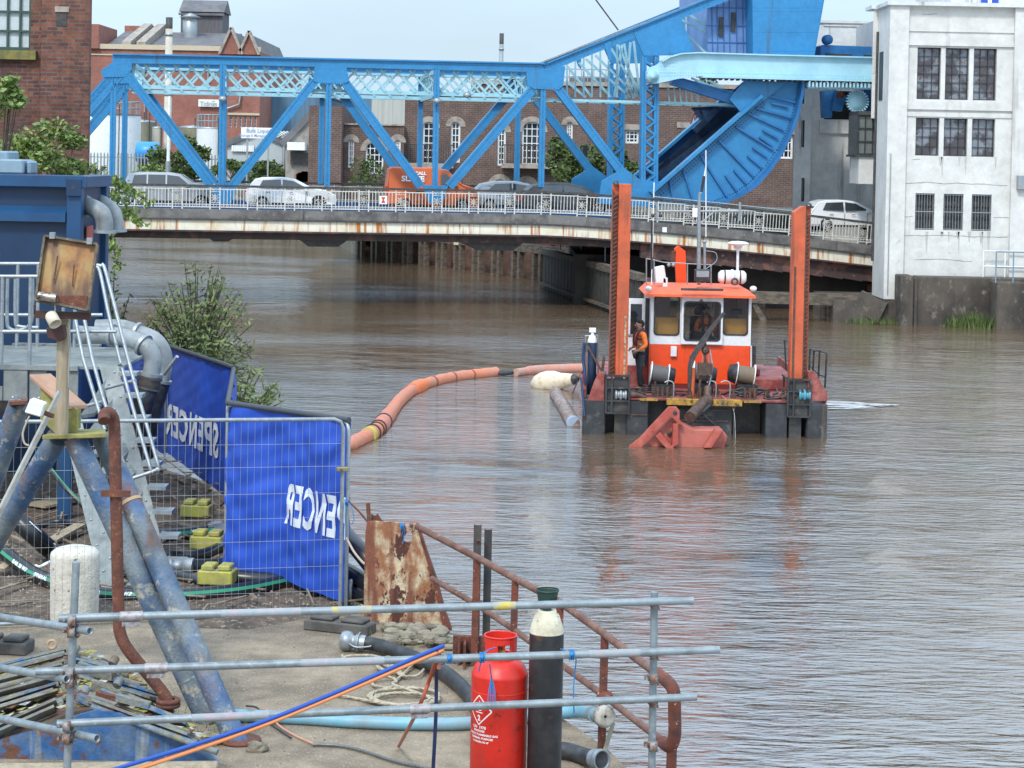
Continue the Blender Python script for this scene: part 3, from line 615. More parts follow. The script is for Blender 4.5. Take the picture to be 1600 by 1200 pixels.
# slate roof slope, dividing walls, gables, tower
zr0, zr1 = W(250, 75, Y).z, W(250, 50, Y+12).z
mb = MB(); mb.prism([(W(160, 70, Y).x, Y+.5, zr0), (W(160, 70, Y).x, Y+12, zr1), (W(160, 70, Y).x, Y+24, zr0)], (W(352, 70, Y).x-W(160, 70, Y).x, 0, 0)); part('roof', mb, m_slate, r)
mb = MB()
for p0, p1 in (((190, 73), (199, 40)), ((213, 73), (224, 39))):
    a = W(p0[0], p0[1], Y); x = a.x; mb.prism([(x, Y+.1, zr0-.3), (x, Y+.1, zr0+.6), (x, Y+12, zr1+.9), (x, Y+24, zr0+.6), (x, Y+24, zr0-.3)], (.9, 0, 0))
part('firewall', mb, m_stone, r)
for x0g, xc, x1g, yp in ((345, 361, 378, 45), (375, 389, 404, 50)):
    c = W(xc, 70, Y-.2); xl, xr_ = W(x0g, 85, Y).x, W(x1g, 85, Y).x; zt_ = W(xc, yp, Y).z
    mb = MB(); mb.prism([(xl, Y-.3, ztp-.3), (xr_, Y-.3, ztp-.3), (c.x, Y-.3, zt_)], (0, .8, 0)); part('gable', mb, m_brick3, r)
    mb = MB(); mb.bar((xl-.1, Y-.1, ztp-.3), (c.x, Y-.1, zt_+.1), .25, 1); part('gable_coping', mb, m_stone, r)
    mb = MB(); mb.bar((xr_+.1, Y-.1, ztp-.3), (c.x, Y-.1, zt_+.1), .25, 1); part('gable_coping', mb, m_stone, r)
    mb = MB(); mb.prism([(xl, Y+.7, ztp-.4), (xr_, Y+.7, ztp-.4), (c.x, Y+.7, zt_-.2)], (0, 26, 0)); part('roof', mb, m_slate, r)
a = W(287, 50, Y+14); b = W(352, 22, Y+14); mb = MB(); mb.box((a.x, Y+12, zr0), (b.x, Y+17, b.z)); part('roof_tower', mb, M('dark louvre cladding', (.12, .11, .12), (.09, .085, .09), sc=2, rough=.8, st=(3, 1, .3)), r)
mb = MB(); mb.prism([(a.x-.2, Y+11.8, b.z+.05), (a.x-.2, Y+14.5, b.z+1.5), (a.x-.2, Y+17.2, b.z+.05)], (b.x-a.x+.4, 0, 0)); mb.box((a.x-.2, Y+11.6, b.z-.35), (b.x+.2, Y+11.9, b.z-.1)); part('roof_tower_cap', mb, m_slate, r)
c = W(297, 52, Y+9); mb = MB(); mb.lathe([(0, 2.2), (1.2, 1.7), (.5, 1.6), (.8, 1.4), (.8, 0), (.8, -2)], Matrix.Translation((c.x, Y+9, c.z)), 12); part('roof_vent', mb, m_galv, r)
mb = MB(); a = W(148, 38, Y); mb.box((W(120, 40, Y).x, Y-.5, ztp), (W(156, 40, Y).x, Y+9, a.z)); mb.box((W(156, 40, Y).x, Y+13, ztp), (W(225, 40, Y).x, Y+14, W(200, 40, Y+13).z)); part('end_wall', mb, m_brick3, r)
mb = MB(); mb.tube([W(376, 145, Y-.3), W(374, 163, Y-.3), W(354, 170, Y-.3)], .12, 6); mb.tube([W(325, 88, Y-.3), W(325, 140, Y-.3)], .1, 6); mb.tube([W(225, 88, Y-.3), W(226, 200, Y-.3)], .1, 6); part('drain_pipe', mb, m_galv, r)
a = W(310, 155, Y-.4); b = W(342, 167, Y-.4); mb = MB(); mb.box((a.x, Y-.4, b.z), (b.x, Y-.3, a.z)); sg = part('sign_board', mb, m_white, r)
mb = MB(); addtext(mb, 'Tidings', .62, ((a.x+b.x)/2, Y-.43, (a.z+b.z)/2-.1), (1, 0, 0), (0, 0, 1), .01); part('lettering', mb, M('faded sign print', (.30, .31, .30), var=0), sg)
mb = MB(); a_ = Vector((b.x-.55, Y-.43, a.z-.25)); mb.bar(a_-Vector((.2, 0, 0)), a_+Vector((.15, 0, .1)), .05, .01, (0, 1, 0)); part('emblem', mb, M('sign green', (.1, .35, .12)), sg)
# chimneys
def chim(px0, px1, y0, ycap, y1, Y, lab, colr):
    c = W((px0+px1)/2, y1, Y); rr_ = (W(px1, 100, Y).x-W(px0, 100, Y).x)/2; zt_ = W(px0, y0, Y).z; zc = W(px0, ycap, Y).z
    r = root('chimney_stack', lab, 'chimney', (c.x, Y, LZ)); T = Matrix.Translation((c.x, Y, 0))
    part('shaft', MB().lathe([(rr_*1.12, LZ), (rr_, zc), (0, zc)], T, 20), colr, r)
    part('dark_cap', MB().lathe([(rr_*.98, zc), (rr_*.98, zt_), (rr_*.7, zt_), (rr_*.7, zt_-1)], T, 20), m_dark, r)
    for k in range(3): zz_ = zc - (zc-LZ)*(.03+.2*k); part('band', MB().lathe([(rr_*1.02, zz_), (rr_*1.16, zz_), (rr_*1.16, zz_-.25), (rr_*1.02, zz_-.25)], T, 20), m_galv, r)
chim(256, 267, 27, 45, 215, 190, 'tall pale flue stack with black top in front of the red factory', M('pale flue', (.50, .46, .38), (.42, .38, .31), sc=.5, rough=.7))
chim(778.5, 785.5, 52, 69, 150, 255, 'distant grey flue stack with black top above the bridge chord', m_galv)
# storage tanks
def tank(px0, px1, y0, y1, Y, lab, colr, cone=.12, rails=True):
    c = W((px0+px1)/2, y1, Y); rr_ = (W(px1, 200, Y).x-W(px0, 200, Y).x)/2; zt_ = W((px0+px1)/2, y0, Y).z; T = Matrix.Translation((c.x, Y+rr_, 0))
    r = root('storage_tank', lab, 'tank', (c.x, Y+rr_, LZ), 'storage tanks of the works beyond the river')
    part('shell', MB().lathe([(rr_, LZ), (rr_, zt_)], T, 40), colr, r)
    part('tank_roof', MB().lathe([(rr_*1.02, zt_-.05), (rr_*1.02, zt_+.08), (0.01, zt_+rr_*cone)], T, 40), m_galv if colr != m_white else m_slate, r)
    if rails:
        mb = MB(); q = [(c.x+rr_*.97*math.cos(t*6.283/20), Y+rr_+rr_*.97*math.sin(t*6.283/20), zt_) for t in range(20)]
        for h in (.6, 1.15): mb.tube([Vector(p)+Vector((0, 0, h)) for p in q], .05, 5, closed=True)
        for p in q: mb.tube([p, Vector(p)+Vector((0, 0, 1.15))], .05, 5)
        part('roof_rail', mb, m_galv, r)
    mb = MB(); 
    for e in (-.25, .25): mb.tube([(c.x+rr_*.5+e, Y+.2, LZ), (c.x+rr_*.5+e, Y+.2, zt_+.9)], .05, 5)
    part('tank_ladder', mb, m_dark, r)
    return r
m_olive = M('olive tank paint', (.22, .21, .14), (.17, .16, .11), sc=.6, rough=.7)
tank(96, 208, 178, 252, 172, 'broad white tank at the far left behind the bridge', m_white, .02)
tank(198, 238, 190, 252, 186, 'olive tank with shallow roof beside the broad white tank', m_olive, .18, False)
tank(276, 318, 199, 252, 190, 'olive tank half hidden behind the white tank and the bushes', m_olive, .18, False)
tank(303, 346, 200, 277, 172, 'small white tank with rust streak left of the second bridge post', M('white tank paint', (.66, .67, .66), rough=.5, grime=(.45, .30, .12, .7, .8)), .03)
tank(236, 250, 200, 250, 178, 'slim pale silo beside the flue stack', M('cream silo', (.45, .42, .34), rough=.6), .5, False)
r = root('horizontal_tank', 'bright blue horizontal tank lying on saddles before the olive tank', 'tank', W(230, 248, 168))
c = W(231, 239, 168); L_ = (W(250, 240, 168).x-W(212, 240, 168).x)/2; T = Matrix.Translation(c) @ Matrix.Rotation(R(90), 4, 'Y')
part('shell', MB().lathe([(.01, -L_), (.75, -L_*.92), (.95, -L_*.75), (.95, L_*.75), (.75, L_*.92), (.01, L_)], T, 24), M('bright blue tank', (.03, .25, .60), rough=.4), r)
mb = MB(); 
for e in (-.5, .5): mb.box((c.x+L_*e-.2, c.y-.9, LZ), (c.x+L_*e+.2, c.y+.9, c.z-.5))
part('saddle', mb, m_dark, r)
# cladding halls and sheds
def shed(name, lab, px0, px1, y0, Y, dep, mt, roof=None, gab=None):
    r = root(name, lab, 'building', (W(px0, 200, Y).x, Y, LZ)); a = W(px0, 200, Y).x; b = W(px1, 200, Y).x; z = W((px0+px1)/2, y0, Y).z
    if gab: zg = W((px0+px1)/2, gab, Y).z; part('wall', MB().prism([(a, Y, LZ-1), (b, Y, LZ-1), (b, Y, z), ((a+b)/2, Y, zg), (a, Y, z)], (0, dep, 0)), mt, r); mb = MB(); mb.bar((a-.3, Y-.1, z-.1), ((a+b)/2, Y-.1, zg+.1), .3, .5); mb.bar((b+.3, Y-.1, z-.1), ((a+b)/2, Y-.1, zg+.1), .3, .5); part('verge', mb, roof or m_slate, r)
    else:
        part('wall', MB().box((a, Y, LZ-1), (b, Y+dep, z)), mt, r); part('roof', MB().box((a-.15, Y-.15, z), (b+.15, Y+dep, z+.2)), roof or m_slate, r)
    return r, a, b, z
m_clad = M('blue grey cladding', (.10, .20, .30), (.085, .17, .26), sc=1, rough=.5, st=(3, 3, .1))
shed('industrial_hall', 'plain blue grey clad hall between the factory and the brown building', 409, 492, 146, 215, 40, m_clad)
shed('industrial_hall', 'pale grey clad hall behind the low brown brick wing', 580, 640, 147, 180, 30, M('pale cladding', (.42, .42, .38), (.36, .36, .33), sc=1, rough=.6, st=(3, 3, .1)))
r, a, b, z = shed('industrial_hall', 'distant blue roofed hall seen through the top bracing', 540, 590, 150, 230, 30, m_clad)
r, a, b, z = shed('gabled_shed', 'grey stone gabled shed with a white canopy left of the brown building', 447, 540, 225, 150, 18, M('grey stone', (.30, .28, .25), (.22, .2, .18), sc=1, rough=.9), gab=172)
q0 = W(452, 222, 149.8); q1 = W(479, 235, 149.8); part('canopy', MB().box((q0.x, 148.4, q1.z), (q1.x, 149.9, q0.z)), m_white, r)
q0 = W(454, 238, 149.8); q1 = W(488, 258, 149.8); part('loading_bay', MB().box((q0.x, 149.7, q1.z), (q1.x, 149.99, q0.z)), m_dark, r)
r, a, b, z = shed('low_office', 'low pale office with narrow windows and a sloping black roof edge', 356, 452, 225, 158, 10, M('pale office wall', (.42, .46, .47), rough=.7), gab=206)
q0 = W(362, 227, 157.8); q1 = W(394, 237, 157.8)
mb = MB()
for k in range(12): x = q0.x+(q1.x-q0.x)*k/11; mb.box((x, 157.75, q1.z), (x+.13, 157.99, q0.z))
part('mullion', mb, m_white, r); part('pane', MB().box((q0.x, 157.85, q1.z), (q1.x+.1, 157.98, q0.z)), m_glass, r)
mb = MB()
for k in range(4): x = W(434+k*5, 210, 156).x; mb.tube([(x-.8, 156, W(430, 215, 156).z), (x, 156, W(430, 206, 156).z), (x+.5, 156, W(430, 214, 156).z), (x+.5, 156, LZ)], .12, 6)
part('duct', mb, m_galv, r)
r = root('sign_board', 'white company name board raised on posts left of the grey shed', 'sign', W(400, 275, 152))
q0 = W(377, 199, 152); q1 = W(426, 217, 152); part('board', MB().box((q0.x, 151.95, q1.z), (q1.x, 152.05, q0.z)), m_white, r, bevel=.02)
mb = MB(); addtext(mb, 'Bulk Liquid', .42, ((q0.x*.45+q1.x*.55), 151.9, q1.z+.72*(q0.z-q1.z)), (1, 0, 0), (0, 0, 1), .006); addtext(mb, 'Storage & Management', .26, ((q0.x+q1.x)/2-.1, 151.9, q1.z+.28*(q0.z-q1.z)), (1, 0, 0), (0, 0, 1), .004); part('lettering', mb, M('sign blue', (.28, .34, .50), var=0), r)
mb = MB(); 
for x in (q0.x+.4, q1.x-.4): mb.box((x, 152.06, LZ), (x+.12, 152.18, q1.z+.5))
part('post', mb, m_galv, r)
# palisade fence along the far bank
r = root('palisade_fence', 'grey palisade fence on the far bank behind the parked traffic', 'fence', W(250, 275, 145)); mb = MB()
Yp = 166.0; xa = W(130, 260, Yp).x; xb = W(490, 260, Yp).x; n_ = int((xb-xa)/.28)
for k in range(n_): x = xa+k*.28; mb.prism([(x, Yp, LZ), (x+.13, Yp, LZ), (x+.13, Yp, LZ+2.3), (x+.065, Yp, LZ+2.45), (x, Yp, LZ+2.3)], (0, .04, 0))
part('pales', mb, M('galvanised fence', (.22, .25, .25), rough=.6), r)
mb = MB(); [mb.box((xa, Yp+.05, LZ+h), (xb, Yp+.1, LZ+h+.08)) for h in (.5, 2.0)]; part('fence_rail', mb, m_galv, r)
r = root('low_brick_wall', 'broken red brick wall with rubble beside the grey shed', 'wall', W(475, 275, 140)); mb = MB(); rr = random.Random(5)
for k in range(14): x = W(462+k*2, 270, 140).x; mb.box((x, 139.5, LZ), (x+.45, 141, LZ+rr.uniform(.8, 1.5)))
part('brickwork', mb, m_brick3, r)
# vegetation
def tree(name, lab, base, top, radw, n, size, seed, mat=m_leaf, grp=None, cl=10, cat='tree', dep=None):
    base = Vector(base); h = top-base.z; r = root(name, lab, cat, base, grp); q = random.Random(seed)
    rad = (radw, dep or radw, h*.5); c = base + Vector((0, 0, h*.5)); mb = MB(); cls = leaves(mb, c, rad, n, size, seed, cl); part('crown', mb, mat, r)
    mb = MB(); fk = base+Vector((0, 0, h*.3)); mb.tube([base-Vector((0, 0, .3)), fk], [h*.03, h*.02], 8)
    for o, k in cls: e = c+o*.8; mb.tube(smoothpath([fk-Vector((0, 0, .05*h)), fk.lerp(e, .5)+Vector((q.uniform(-.1, .1), 0, .08*h)), e], 3), [h*.013]*3+[h*.009]*3+[h*.004], 6)
    part('trunk', mb, m_bark, r); return r
def T_(px, Y, pyt): return ((W(px, 200, Y).x, Y, LZ), W(px, pyt, Y).z)
gt = 'trees and bushes beyond the bridge'
for nm, lab, px, Y, pyt, rw, n, s, sd_ in (
    ('tree', 'broad dark bush behind the first bridge diagonal', 278, 160, 207, 2.4, 2600, .20, 1), ('bush', 'low bush behind the second bridge post', 362, 158, 247, 1.9, 900, .18, 2),
    ('bush', 'long low bush in front of the low office', 425, 155, 249, 2.8, 1500, .18, 3), ('bush', 'scrubby bush under the bright blue tank', 232, 164, 251, 1.7, 600, .18, 4),
    ('bush', 'dark shrub in front of the low brown wing', 575, 117, 240, 1.1, 500, .12, 5), ('tree', 'round green tree left of the first lattice column', 893, 110, 214, 2.2, 3600, .14, 6),
    ('tree', 'green tree between the two lattice columns', 975, 111, 224, 1.8, 2600, .14, 7), ('tree', 'distant tree top seen beside the purple blue counterweight cladding', 1103, 150, 44, 1.4, 900, .2, 8),
    ('bush', 'bright weed tuft at the foot of the broad white tank', 152, 166, 246, .8, 160, .16, 9)):
    b, t = T_(px, Y, pyt); tree(nm, lab, b, t, rw, n, s, sd_, m_leaf if 'bright' not in lab else m_leaf2, gt, cat='tree' if nm == 'tree' else 'bush')
# ================================================================ BRIDGE
BA = math.atan(411/F); BT = Vector((math.cos(BA), math.sin(BA), 0)); BN = Vector((-math.sin(BA), math.cos(BA), 0)); BD = 90.0
def BP(u, v, z): return BN*(BD+v) + BT*u + Vector((0, 0, z))
def PB(px, py, v):
    d = ray(px, py); t = (BD+v)/d.dot(BN); return t*d.dot(BT), HC + t*d.z
def B(px, py, v): u, z = PB(px, py, v); return BP(u, v, z)
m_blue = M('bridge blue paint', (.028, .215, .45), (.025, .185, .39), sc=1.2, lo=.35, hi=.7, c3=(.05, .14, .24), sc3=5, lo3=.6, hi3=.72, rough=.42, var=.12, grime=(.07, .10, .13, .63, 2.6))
m_blued = M('shaded side blue paint', (.02, .15, .38), (.018, .12, .30), sc=1.5, rough=.5, var=.1)  # darker copy of the bridge blue, shade put into the colour
m_pale = M('pale blue paint', (.30, .52, .58), (.24, .43, .50), sc=1.8, lo=.4, hi=.7, c3=(.16, .20, .20), sc3=8, lo3=.63, hi3=.72, rough=.5, var=.1, grime=(.16, .22, .22, .66, 2.5))
m_pale2 = M('sky blue girder paint', (.36, .60, .70), (.31, .54, .64), sc=1, c3=(.22, .30, .30), sc3=6, lo3=.68, hi3=.75, rough=.45, var=.05, grime=(.24, .33, .33, .70, 2))
m_purp = M('faded purple blue cladding', (.14, .26, .50), (.12, .22, .45), sc=.7, rough=.5, var=.1)
m_rustplate = M('rust streaked cream paint', (.70, .66, .54), (.62, .50, .32), sc=.8, lo=.5, hi=.7, rough=.7, grime=(.40, .14, .03, .52, 5), var=.08)
m_oldconc = M('black stained concrete', (.17, .16, .15), (.08, .075, .072), sc=1.4, lo=.4, hi=.62, c3=(.28, .27, .25), sc3=6, lo3=.6, hi3=.7, rough=.9, bump=.3, grime=(.03, .03, .03, .6, 3))
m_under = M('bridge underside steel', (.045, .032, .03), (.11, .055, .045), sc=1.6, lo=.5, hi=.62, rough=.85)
m_asph = M('asphalt', (.055, .055, .057), rough=.9)
S_ = 34.6
RV = []
def mem(mb, p, q, wpx, v, dep=.5, rv=True):
    a = B(*p, v); b = B(*q, v); w_ = wpx/S_; a = a + BN*dep/2; b = b + BN*dep/2
    mb.bar(a, b, w_, dep, BN)
    # cover flanges 3 mm proud give the built-up look, with rivet rows
    ax = (b-a).normalized(); sd = ax.cross(BN); L = (b-a).length
    for s in (-1, 1): mb.bar(a+sd*s*(w_/2-.04)-BN*(dep/2), b+sd*s*(w_/2-.04)-BN*(dep/2), .08, .03, BN)
    if rv and v < 1 and wpx > 9:
        n = int(L/.24)
        for k in range(n):
            for s in (-.27, .27):
                c = a + ax*(L*(k+.5)/n) + sd*s*w_ - BN*(dep/2+.001)
                r_ = .028; mb.add([c-ax*r_, c-sd*r_, c+ax*r_, c+sd*r_, c-BN*.022], [(0, 1, 4), (1, 2, 4), (2, 3, 4), (3, 0, 4)])
    return mb
def plate(mb, pts, v, dep=.1, rv=None):
    P3 = [B(*p, v) for p in pts]; mb.prism(P3, BN*dep)
    if rv:
        cx = sum(p[0] for p in pts)/len(pts); cy = sum(p[1] for p in pts)/len(pts)
        for i in range(len(pts)):
            a = pts[i]; b = pts[(i+1) % len(pts)]; L = math.hypot(b[0]-a[0], b[1]-a[1]); n = int(L/rv)
            for k in range(n):
                x = a[0]+(b[0]-a[0])*(k+.5)/n; y = a[1]+(b[1]-a[1])*(k+.5)/n; x += (cx-x)*3.5/max(1, math.hypot(cx-x, cy-y)); y += (cy-y)*3.5/max(1, math.hypot(cx-x, cy-y))
                c = B(x, y, v-.001); r_ = .03; mb.add([c-BT*r_, c-Vector((0, 0, r_)), c+BT*r_, c+Vector((0, 0, r_)), c-BN*.02], [(0, 1, 4), (1, 2, 4), (2, 3, 4), (3, 0, 4)])
    return mb
br = root('rolling_bascule_bridge', 'bright blue riveted steel truss bridge spanning the muddy river', 'bridge', BP(0, 0, 4))
def dkz(u):   # level deck dropping towards the right approach
    return 4.22 - (0 if u < 13 else (u-13)**1.35*.0295)
VN, VF, VP, VQ = 0.0, 8.4, -2.3, 10.6     # near truss, far truss, near parapet, far parapet
def shift(pts, v):   # pixel outline of the near truss re-used in the far truss plane
    return pts
def truss(v, far=False):
    tag_ = None; mt = m_blue
    def X(px, py, vv=None):  # take near-plane (u, z), place in plane v
        u, z = PB(px, py, 0); return u, z
    def T3(p, vv): u, z = X(*p); return BP(u, vv, z)
    def memb(name, p, q, wpx, dep=.45, rv=True):
        mb = MB(); a = T3(p, v)+BN*dep/2; b = T3(q, v)+BN*dep/2; w_ = wpx/S_; mb.bar(a, b, w_, dep, BN); ax = (b-a).normalized(); sd = ax.cross(BN); L = (b-a).length
        for s in (-1, 1): mb.bar(a+sd*s*(w_/2-.05)-BN*(dep/2), b+sd*s*(w_/2-.05)-BN*(dep/2), .1, .04, BN)
        if rv and not far:
            n = int(L/.23)
            for k in range(n):
                for s in ((-.2, .2) if wpx > 10 else (0,)):
                    c = a + ax*(L*(k+.5)/n) + sd*s*w_ - BN*(dep/2+.001); r_ = .03
                    mb.add([c-ax*r_, c-sd*r_, c+ax*r_, c+sd*r_, c-BN*.025], [(0, 1, 4), (1, 2, 4), (2, 3, 4), (3, 0, 4)])
        return part(name, mb, mt, br)
    def plt(name, pts, dep=.16, rv=True):
        mb = MB(); mb.prism([T3(p, v-.06) for p in pts], BN*dep)
        if rv and not far:
            cx = sum(p[0] for p in pts)/len(pts); cy = sum(p[1] for p in pts)/len(pts)
            for i in range(len(pts)):
                a = pts[i]; b = pts[(i+1) % len(pts)]; L = math.hypot(b[0]-a[0], b[1]-a[1]); n = int(L/6)
                for k in range(n):
                    x = a[0]+(b[0]-a[0])*(k+.5)/n; y = a[1]+(b[1]-a[1])*(k+.5)/n; h = max(1, math.hypot(cx-x, cy-y)); x += (cx-x)*3/h; y += (cy-y)*3/h
                    c = T3((x, y), v-.061); r_ = .03; mb.add([c-BT*r_, c-Vector((0, 0, r_)), c+BT*r_, c+Vector((0, 0, r_)), c-BN*.02], [(0, 1, 4), (1, 2, 4), (2, 3, 4), (3, 0, 4)])
        return part(name, mb, mt, br)
    # chords
    memb('top_chord', (176, 92), (350, 94.5), 13, .55); memb('top_chord', (350, 94.8), (852, 107), 12, .55); memb('top_chord', (850, 107.5), (1180, -24), 14, .55)
    mb = MB(); a, b = T3((176, 84.5), v-.05), T3((855, 99.5), v-.05); mb.bar(a+BN*.3, b+BN*.3, .07, .75, BN); a, b = T3((850, 100.5), v-.05), T3((1180, -32), v-.05); mb.bar(a+BN*.3, b+BN*.3, .07, .75, BN); part('chord_cover_plate', mb, mt, br)
    mb = MB(); mb.bar(BP(-9.5, v+.2, 4.17), BP(17, v+.2, 4.12), .4, .42, (0, 0, 1)); part('bottom_chord', mb, M('dark blue chord', (.01, .06, .17), rough=.5), br)
    # end raker
    memb('end_raker', (190, 112), (60, 262), 15)
    memb('end_strut', (172, 118), (120, 178), 9, .3)
    # diagonals
    for p, q in (((200, 118), (330, 290)), ((492, 126), (362, 292)), ((539, 128), (658, 292)), ((834, 138), (702, 292)), ((872, 138), (988, 290))): memb('diagonal', p, q, 13.5)
    for x, y0 in ((177.5, 122), (348, 100), (514, 130), (683, 104), (849, 138)): memb('post', (x, y0), (x-3, 292), 8.5, .35)
    # gussets
    plt('gusset', [(176, 97), (206, 98), (206, 108), (195, 120), (161, 121), (157, 111)]); plt('gusset', [(492, 104), (541, 105), (546, 127), (536, 131), (497, 130), (489, 126)])
    plt('gusset', [(822, 112), (883, 103), (880, 134), (872, 140), (834, 139), (824, 133)]); 
    for x in (330, 660): plt('gusset', [(x, 289), (x+40, 290), (x+31, 318), (x+10, 318)])
    plt('gusset', [(940, 283), (975, 262), (1000, 281), (1040, 284), (1030, 325), (935, 318)])
    plt('gusset', [(990, 52), (1062, 23), (1082, 75), (1084, 86), (1006, 87)])
    plt('gusset', [(944, 68), (955, 64), (955, 96), (950, 90)], rv=False)
    # lattice column
    for x in (1006.5, 1026): memb('lattice_column_leg', (x+.5, 87), (x-1.5, 284), 7.5, .5, False)
    mb = MB(); n = 9
    for k in range(n):
        y = 96+ (284-96)*k/n; yy = 96+(284-96)*(k+1)/n; x0, x1 = (1009, 1024)
        a, b = (x0, y), (x1, y+(yy-y)*.5); mb.bar(T3(a, v-.02), T3(b, v-.02), .09, .05, BN); mb.bar(T3(b, v-.03), T3((x0, yy), v-.03), .09, .05, BN)
        mb.bar(T3(a, v+.42), T3(b, v+.42), .09, .05, BN); mb.bar(T3(b, v+.44), T3((x0, yy), v+.44), .09, .05, BN)
    part('lacing', mb, mt, br)
truss(VN); truss(VF, True)
# pale sway bracing: longitudinal lattice girders under the top chords and cross frames
def U(px, py=120, v=0): return PB(px, py, v)[0]
def Z(px, py, v=0): return PB(px, py, v)[1]
zb_ = Z(500, 144); 
def lattice(v, px0, px1, pitch, name):
    mb = MB(); u0, u1 = U(px0), U(px1); zt_ = Z(500, 106)
    mb.bar(BP(u0, v, zb_), BP(u1, v, zb_-.0), .06, .3, BN); mb.bar(BP(u0, v, zb_+.09), BP(u1, v, zb_+.09), .12, .05, BN); mb.bar(BP(u0, v, zt_+.1), BP(u1, v, zt_+.1), .12, .2, BN)
    h = zt_-zb_; n = int((u1-u0)/pitch)
    for k in range(-1, n+1):
        for sgn in (-1, 1):
            a = u0+(k+.5)*pitch - sgn*h*.42; b = a + sgn*h*.84
            a = min(max(a, u0), u1); b = min(max(b, u0), u1)
            mb.bar(BP(a, v+sgn*.035, zb_+.1), BP(b, v+sgn*.035, zt_), .095, .06, BN)
    return part(name, mb, m_pale, br)
lattice(.35, 205, 849, .66, 'lattice_girder'); lattice(VF-.2, 190, 849, .78, 'lattice_girder')
for px in (205, 349, 520, 684, 850):   # cross frames over the roadway
    u = U(px); mb = MB(); zt_ = Z(500, 106)
    for zc in (zb_, zt_): mb.bar(BP(u, .2, zc), BP(u, VF, zc), .14, .2, (0, 0, 1))
    n = 9
    for k in range(n):
        for s in (0, 1): mb.bar(BP(u+.03*(1-2*s), .3+(VF-.4)*(k+s)/n, zb_), BP(u+.03*(1-2*s), .3+(VF-.4)*(k+1-s)/n, zt_), .08, .05, BT)
    part('cross_frame', mb, m_pale, br)
# pale bracing fan between the raised chords on the right
mb = MB(); 
def pb(p, q, v, w_=.09): mb.bar(B(*p, v), B(*q, v), w_, .07, BN)
for k in range(7): x = 886+k*13; yt = 103-(x-850)*.40+4; pb((x, yt), (x, 152), 1.5, .08)
for p, q in (((886, 103), (925, 152)), ((905, 98), (955, 152)), ((915, 92), (985, 152)), ((930, 86), (995, 150)), ((886, 128), (915, 152)), ((955, 76), (1003, 155)), ((960, 152), (972, 70)), ((978, 155), (985, 66)), ((990, 155), (975, 68)), ((1000, 150), (990, 64)), ((966, 70), (1000, 150))): pb(p, q, 2.6, .11)
part('sway_bracing', mb, m_pale, br)
mb = MB(); mb.bar(B(830, 155, .5), B(1240, 166, .5), .12, .3, BN); mb.bar(B(830, 157, 5), B(1150, 166, 5), .1, .3, BN)
for k in range(12): mb.bar(B(838+k*27, 155.5+k*.8, .5), B(842+k*25, 157+k*.6, 5), .09, .09)
part('lateral_bracing', mb, m_pale, br)
mb = MB()
for x in (1060, 1072, 1082, 1093, 1103): mb.bar(B(x, 22, 5), B(x, 90, 5), .07, .06)
for p, q in (((1062, 30), (1150, 72)), ((1075, 22), (1190, 95)), ((1108, 16), (1170, 66)), ((1064, 45), (1110, 90))): mb.bar(B(*p, 1.2), B(*q, 1.2), .12, .06, BN)
for k in range(6): x = 1044+k*9; mb.bar(B(x, 136, 1.5), B(x+2, 160, 1.5), .07, .06)
for p, q in (((1080, 122), (1130, 142)), ((1100, 122), (1128, 136)), ((1060, 128), (1100, 150))): mb.bar(B(*p, 2), B(*q, 2), .1, .06, BN)
part('sway_bracing', mb, m_pale, br)
# maintenance walkway on the sloping chord
mb = MB(); mb.bar(B(842, 99, .3), B(1120, -8, .3), .5, .06, (0, 0, 1)); part('walkway_boards', mb, M('weathered boards', (.30, .28, .25), (.2, .18, .16), sc=6, rough=.9), br)
# counterweight
mb = MB()
mb.prism([B(*p, -.35) for p in ((1175, -40), (1296, -40), (1288, 0), (1272, 91), (1177, 89))], BN*9.0)
part('counterweight', mb, m_blue, br)
mb = MB()
for y in (12, 17, 50, 80, 84):
    n = 26
    for k in range(n):
        x = 1180+(1286-1180-(y*.16))*k/(n-1); c = B(x, y, -.352); r_ = .03; mb.add([c-BT*r_, c-Vector((0, 0, r_)), c+BT*r_, c+Vector((0, 0, r_)), c-BN*.025], [(0, 1, 4), (1, 2, 4), (2, 3, 4), (3, 0, 4)])
for k in range(22):
    t = k/21; c = B(1286-t*16, 0+t*88, -.352); mb.add([c-BT*r_, c-Vector((0, 0, r_)), c+BT*r_, c+Vector((0, 0, r_)), c-BN*.025], [(0, 1, 4), (1, 2, 4), (2, 3, 4), (3, 0, 4)])
part('rivet_rows', mb, m_blue, br, label='rows of rivets on the counterweight plate')
mb = MB(); mb.prism([B(*p, 1.0) for p in ((1104, -30), (1174.5, -30), (1175.5, 87), (1106, 84))], BN*6)
part('cladding_box', mb, m_purp, br)
mb = MB()
for x in (1112, 1120, 1130, 1139, 1150, 1160, 1169): mb.bar(B(x, -10, .97), B(x+1.5, 86, .97), .03, .05, BN)
for y in (12, 40, 66): mb.bar(B(1105, y, .98), B(1175, y+1, .98), .04, .04, BN)
part('cladding_seams', mb, m_blued, br)
for x in (1127, 1146):
    mb = MB(); c = B(x, 42-(x-1127)*.4, .9); mb.prism([c-BT*.1-Vector((0, 0, .45)), c+BT*.1-Vector((0, 0, .45)), c+BT*.1+Vector((0, 0, .45)), c-BT*.1+Vector((0, 0, .45))], BN*.1)
    part('louvre', mb, m_dark, br)
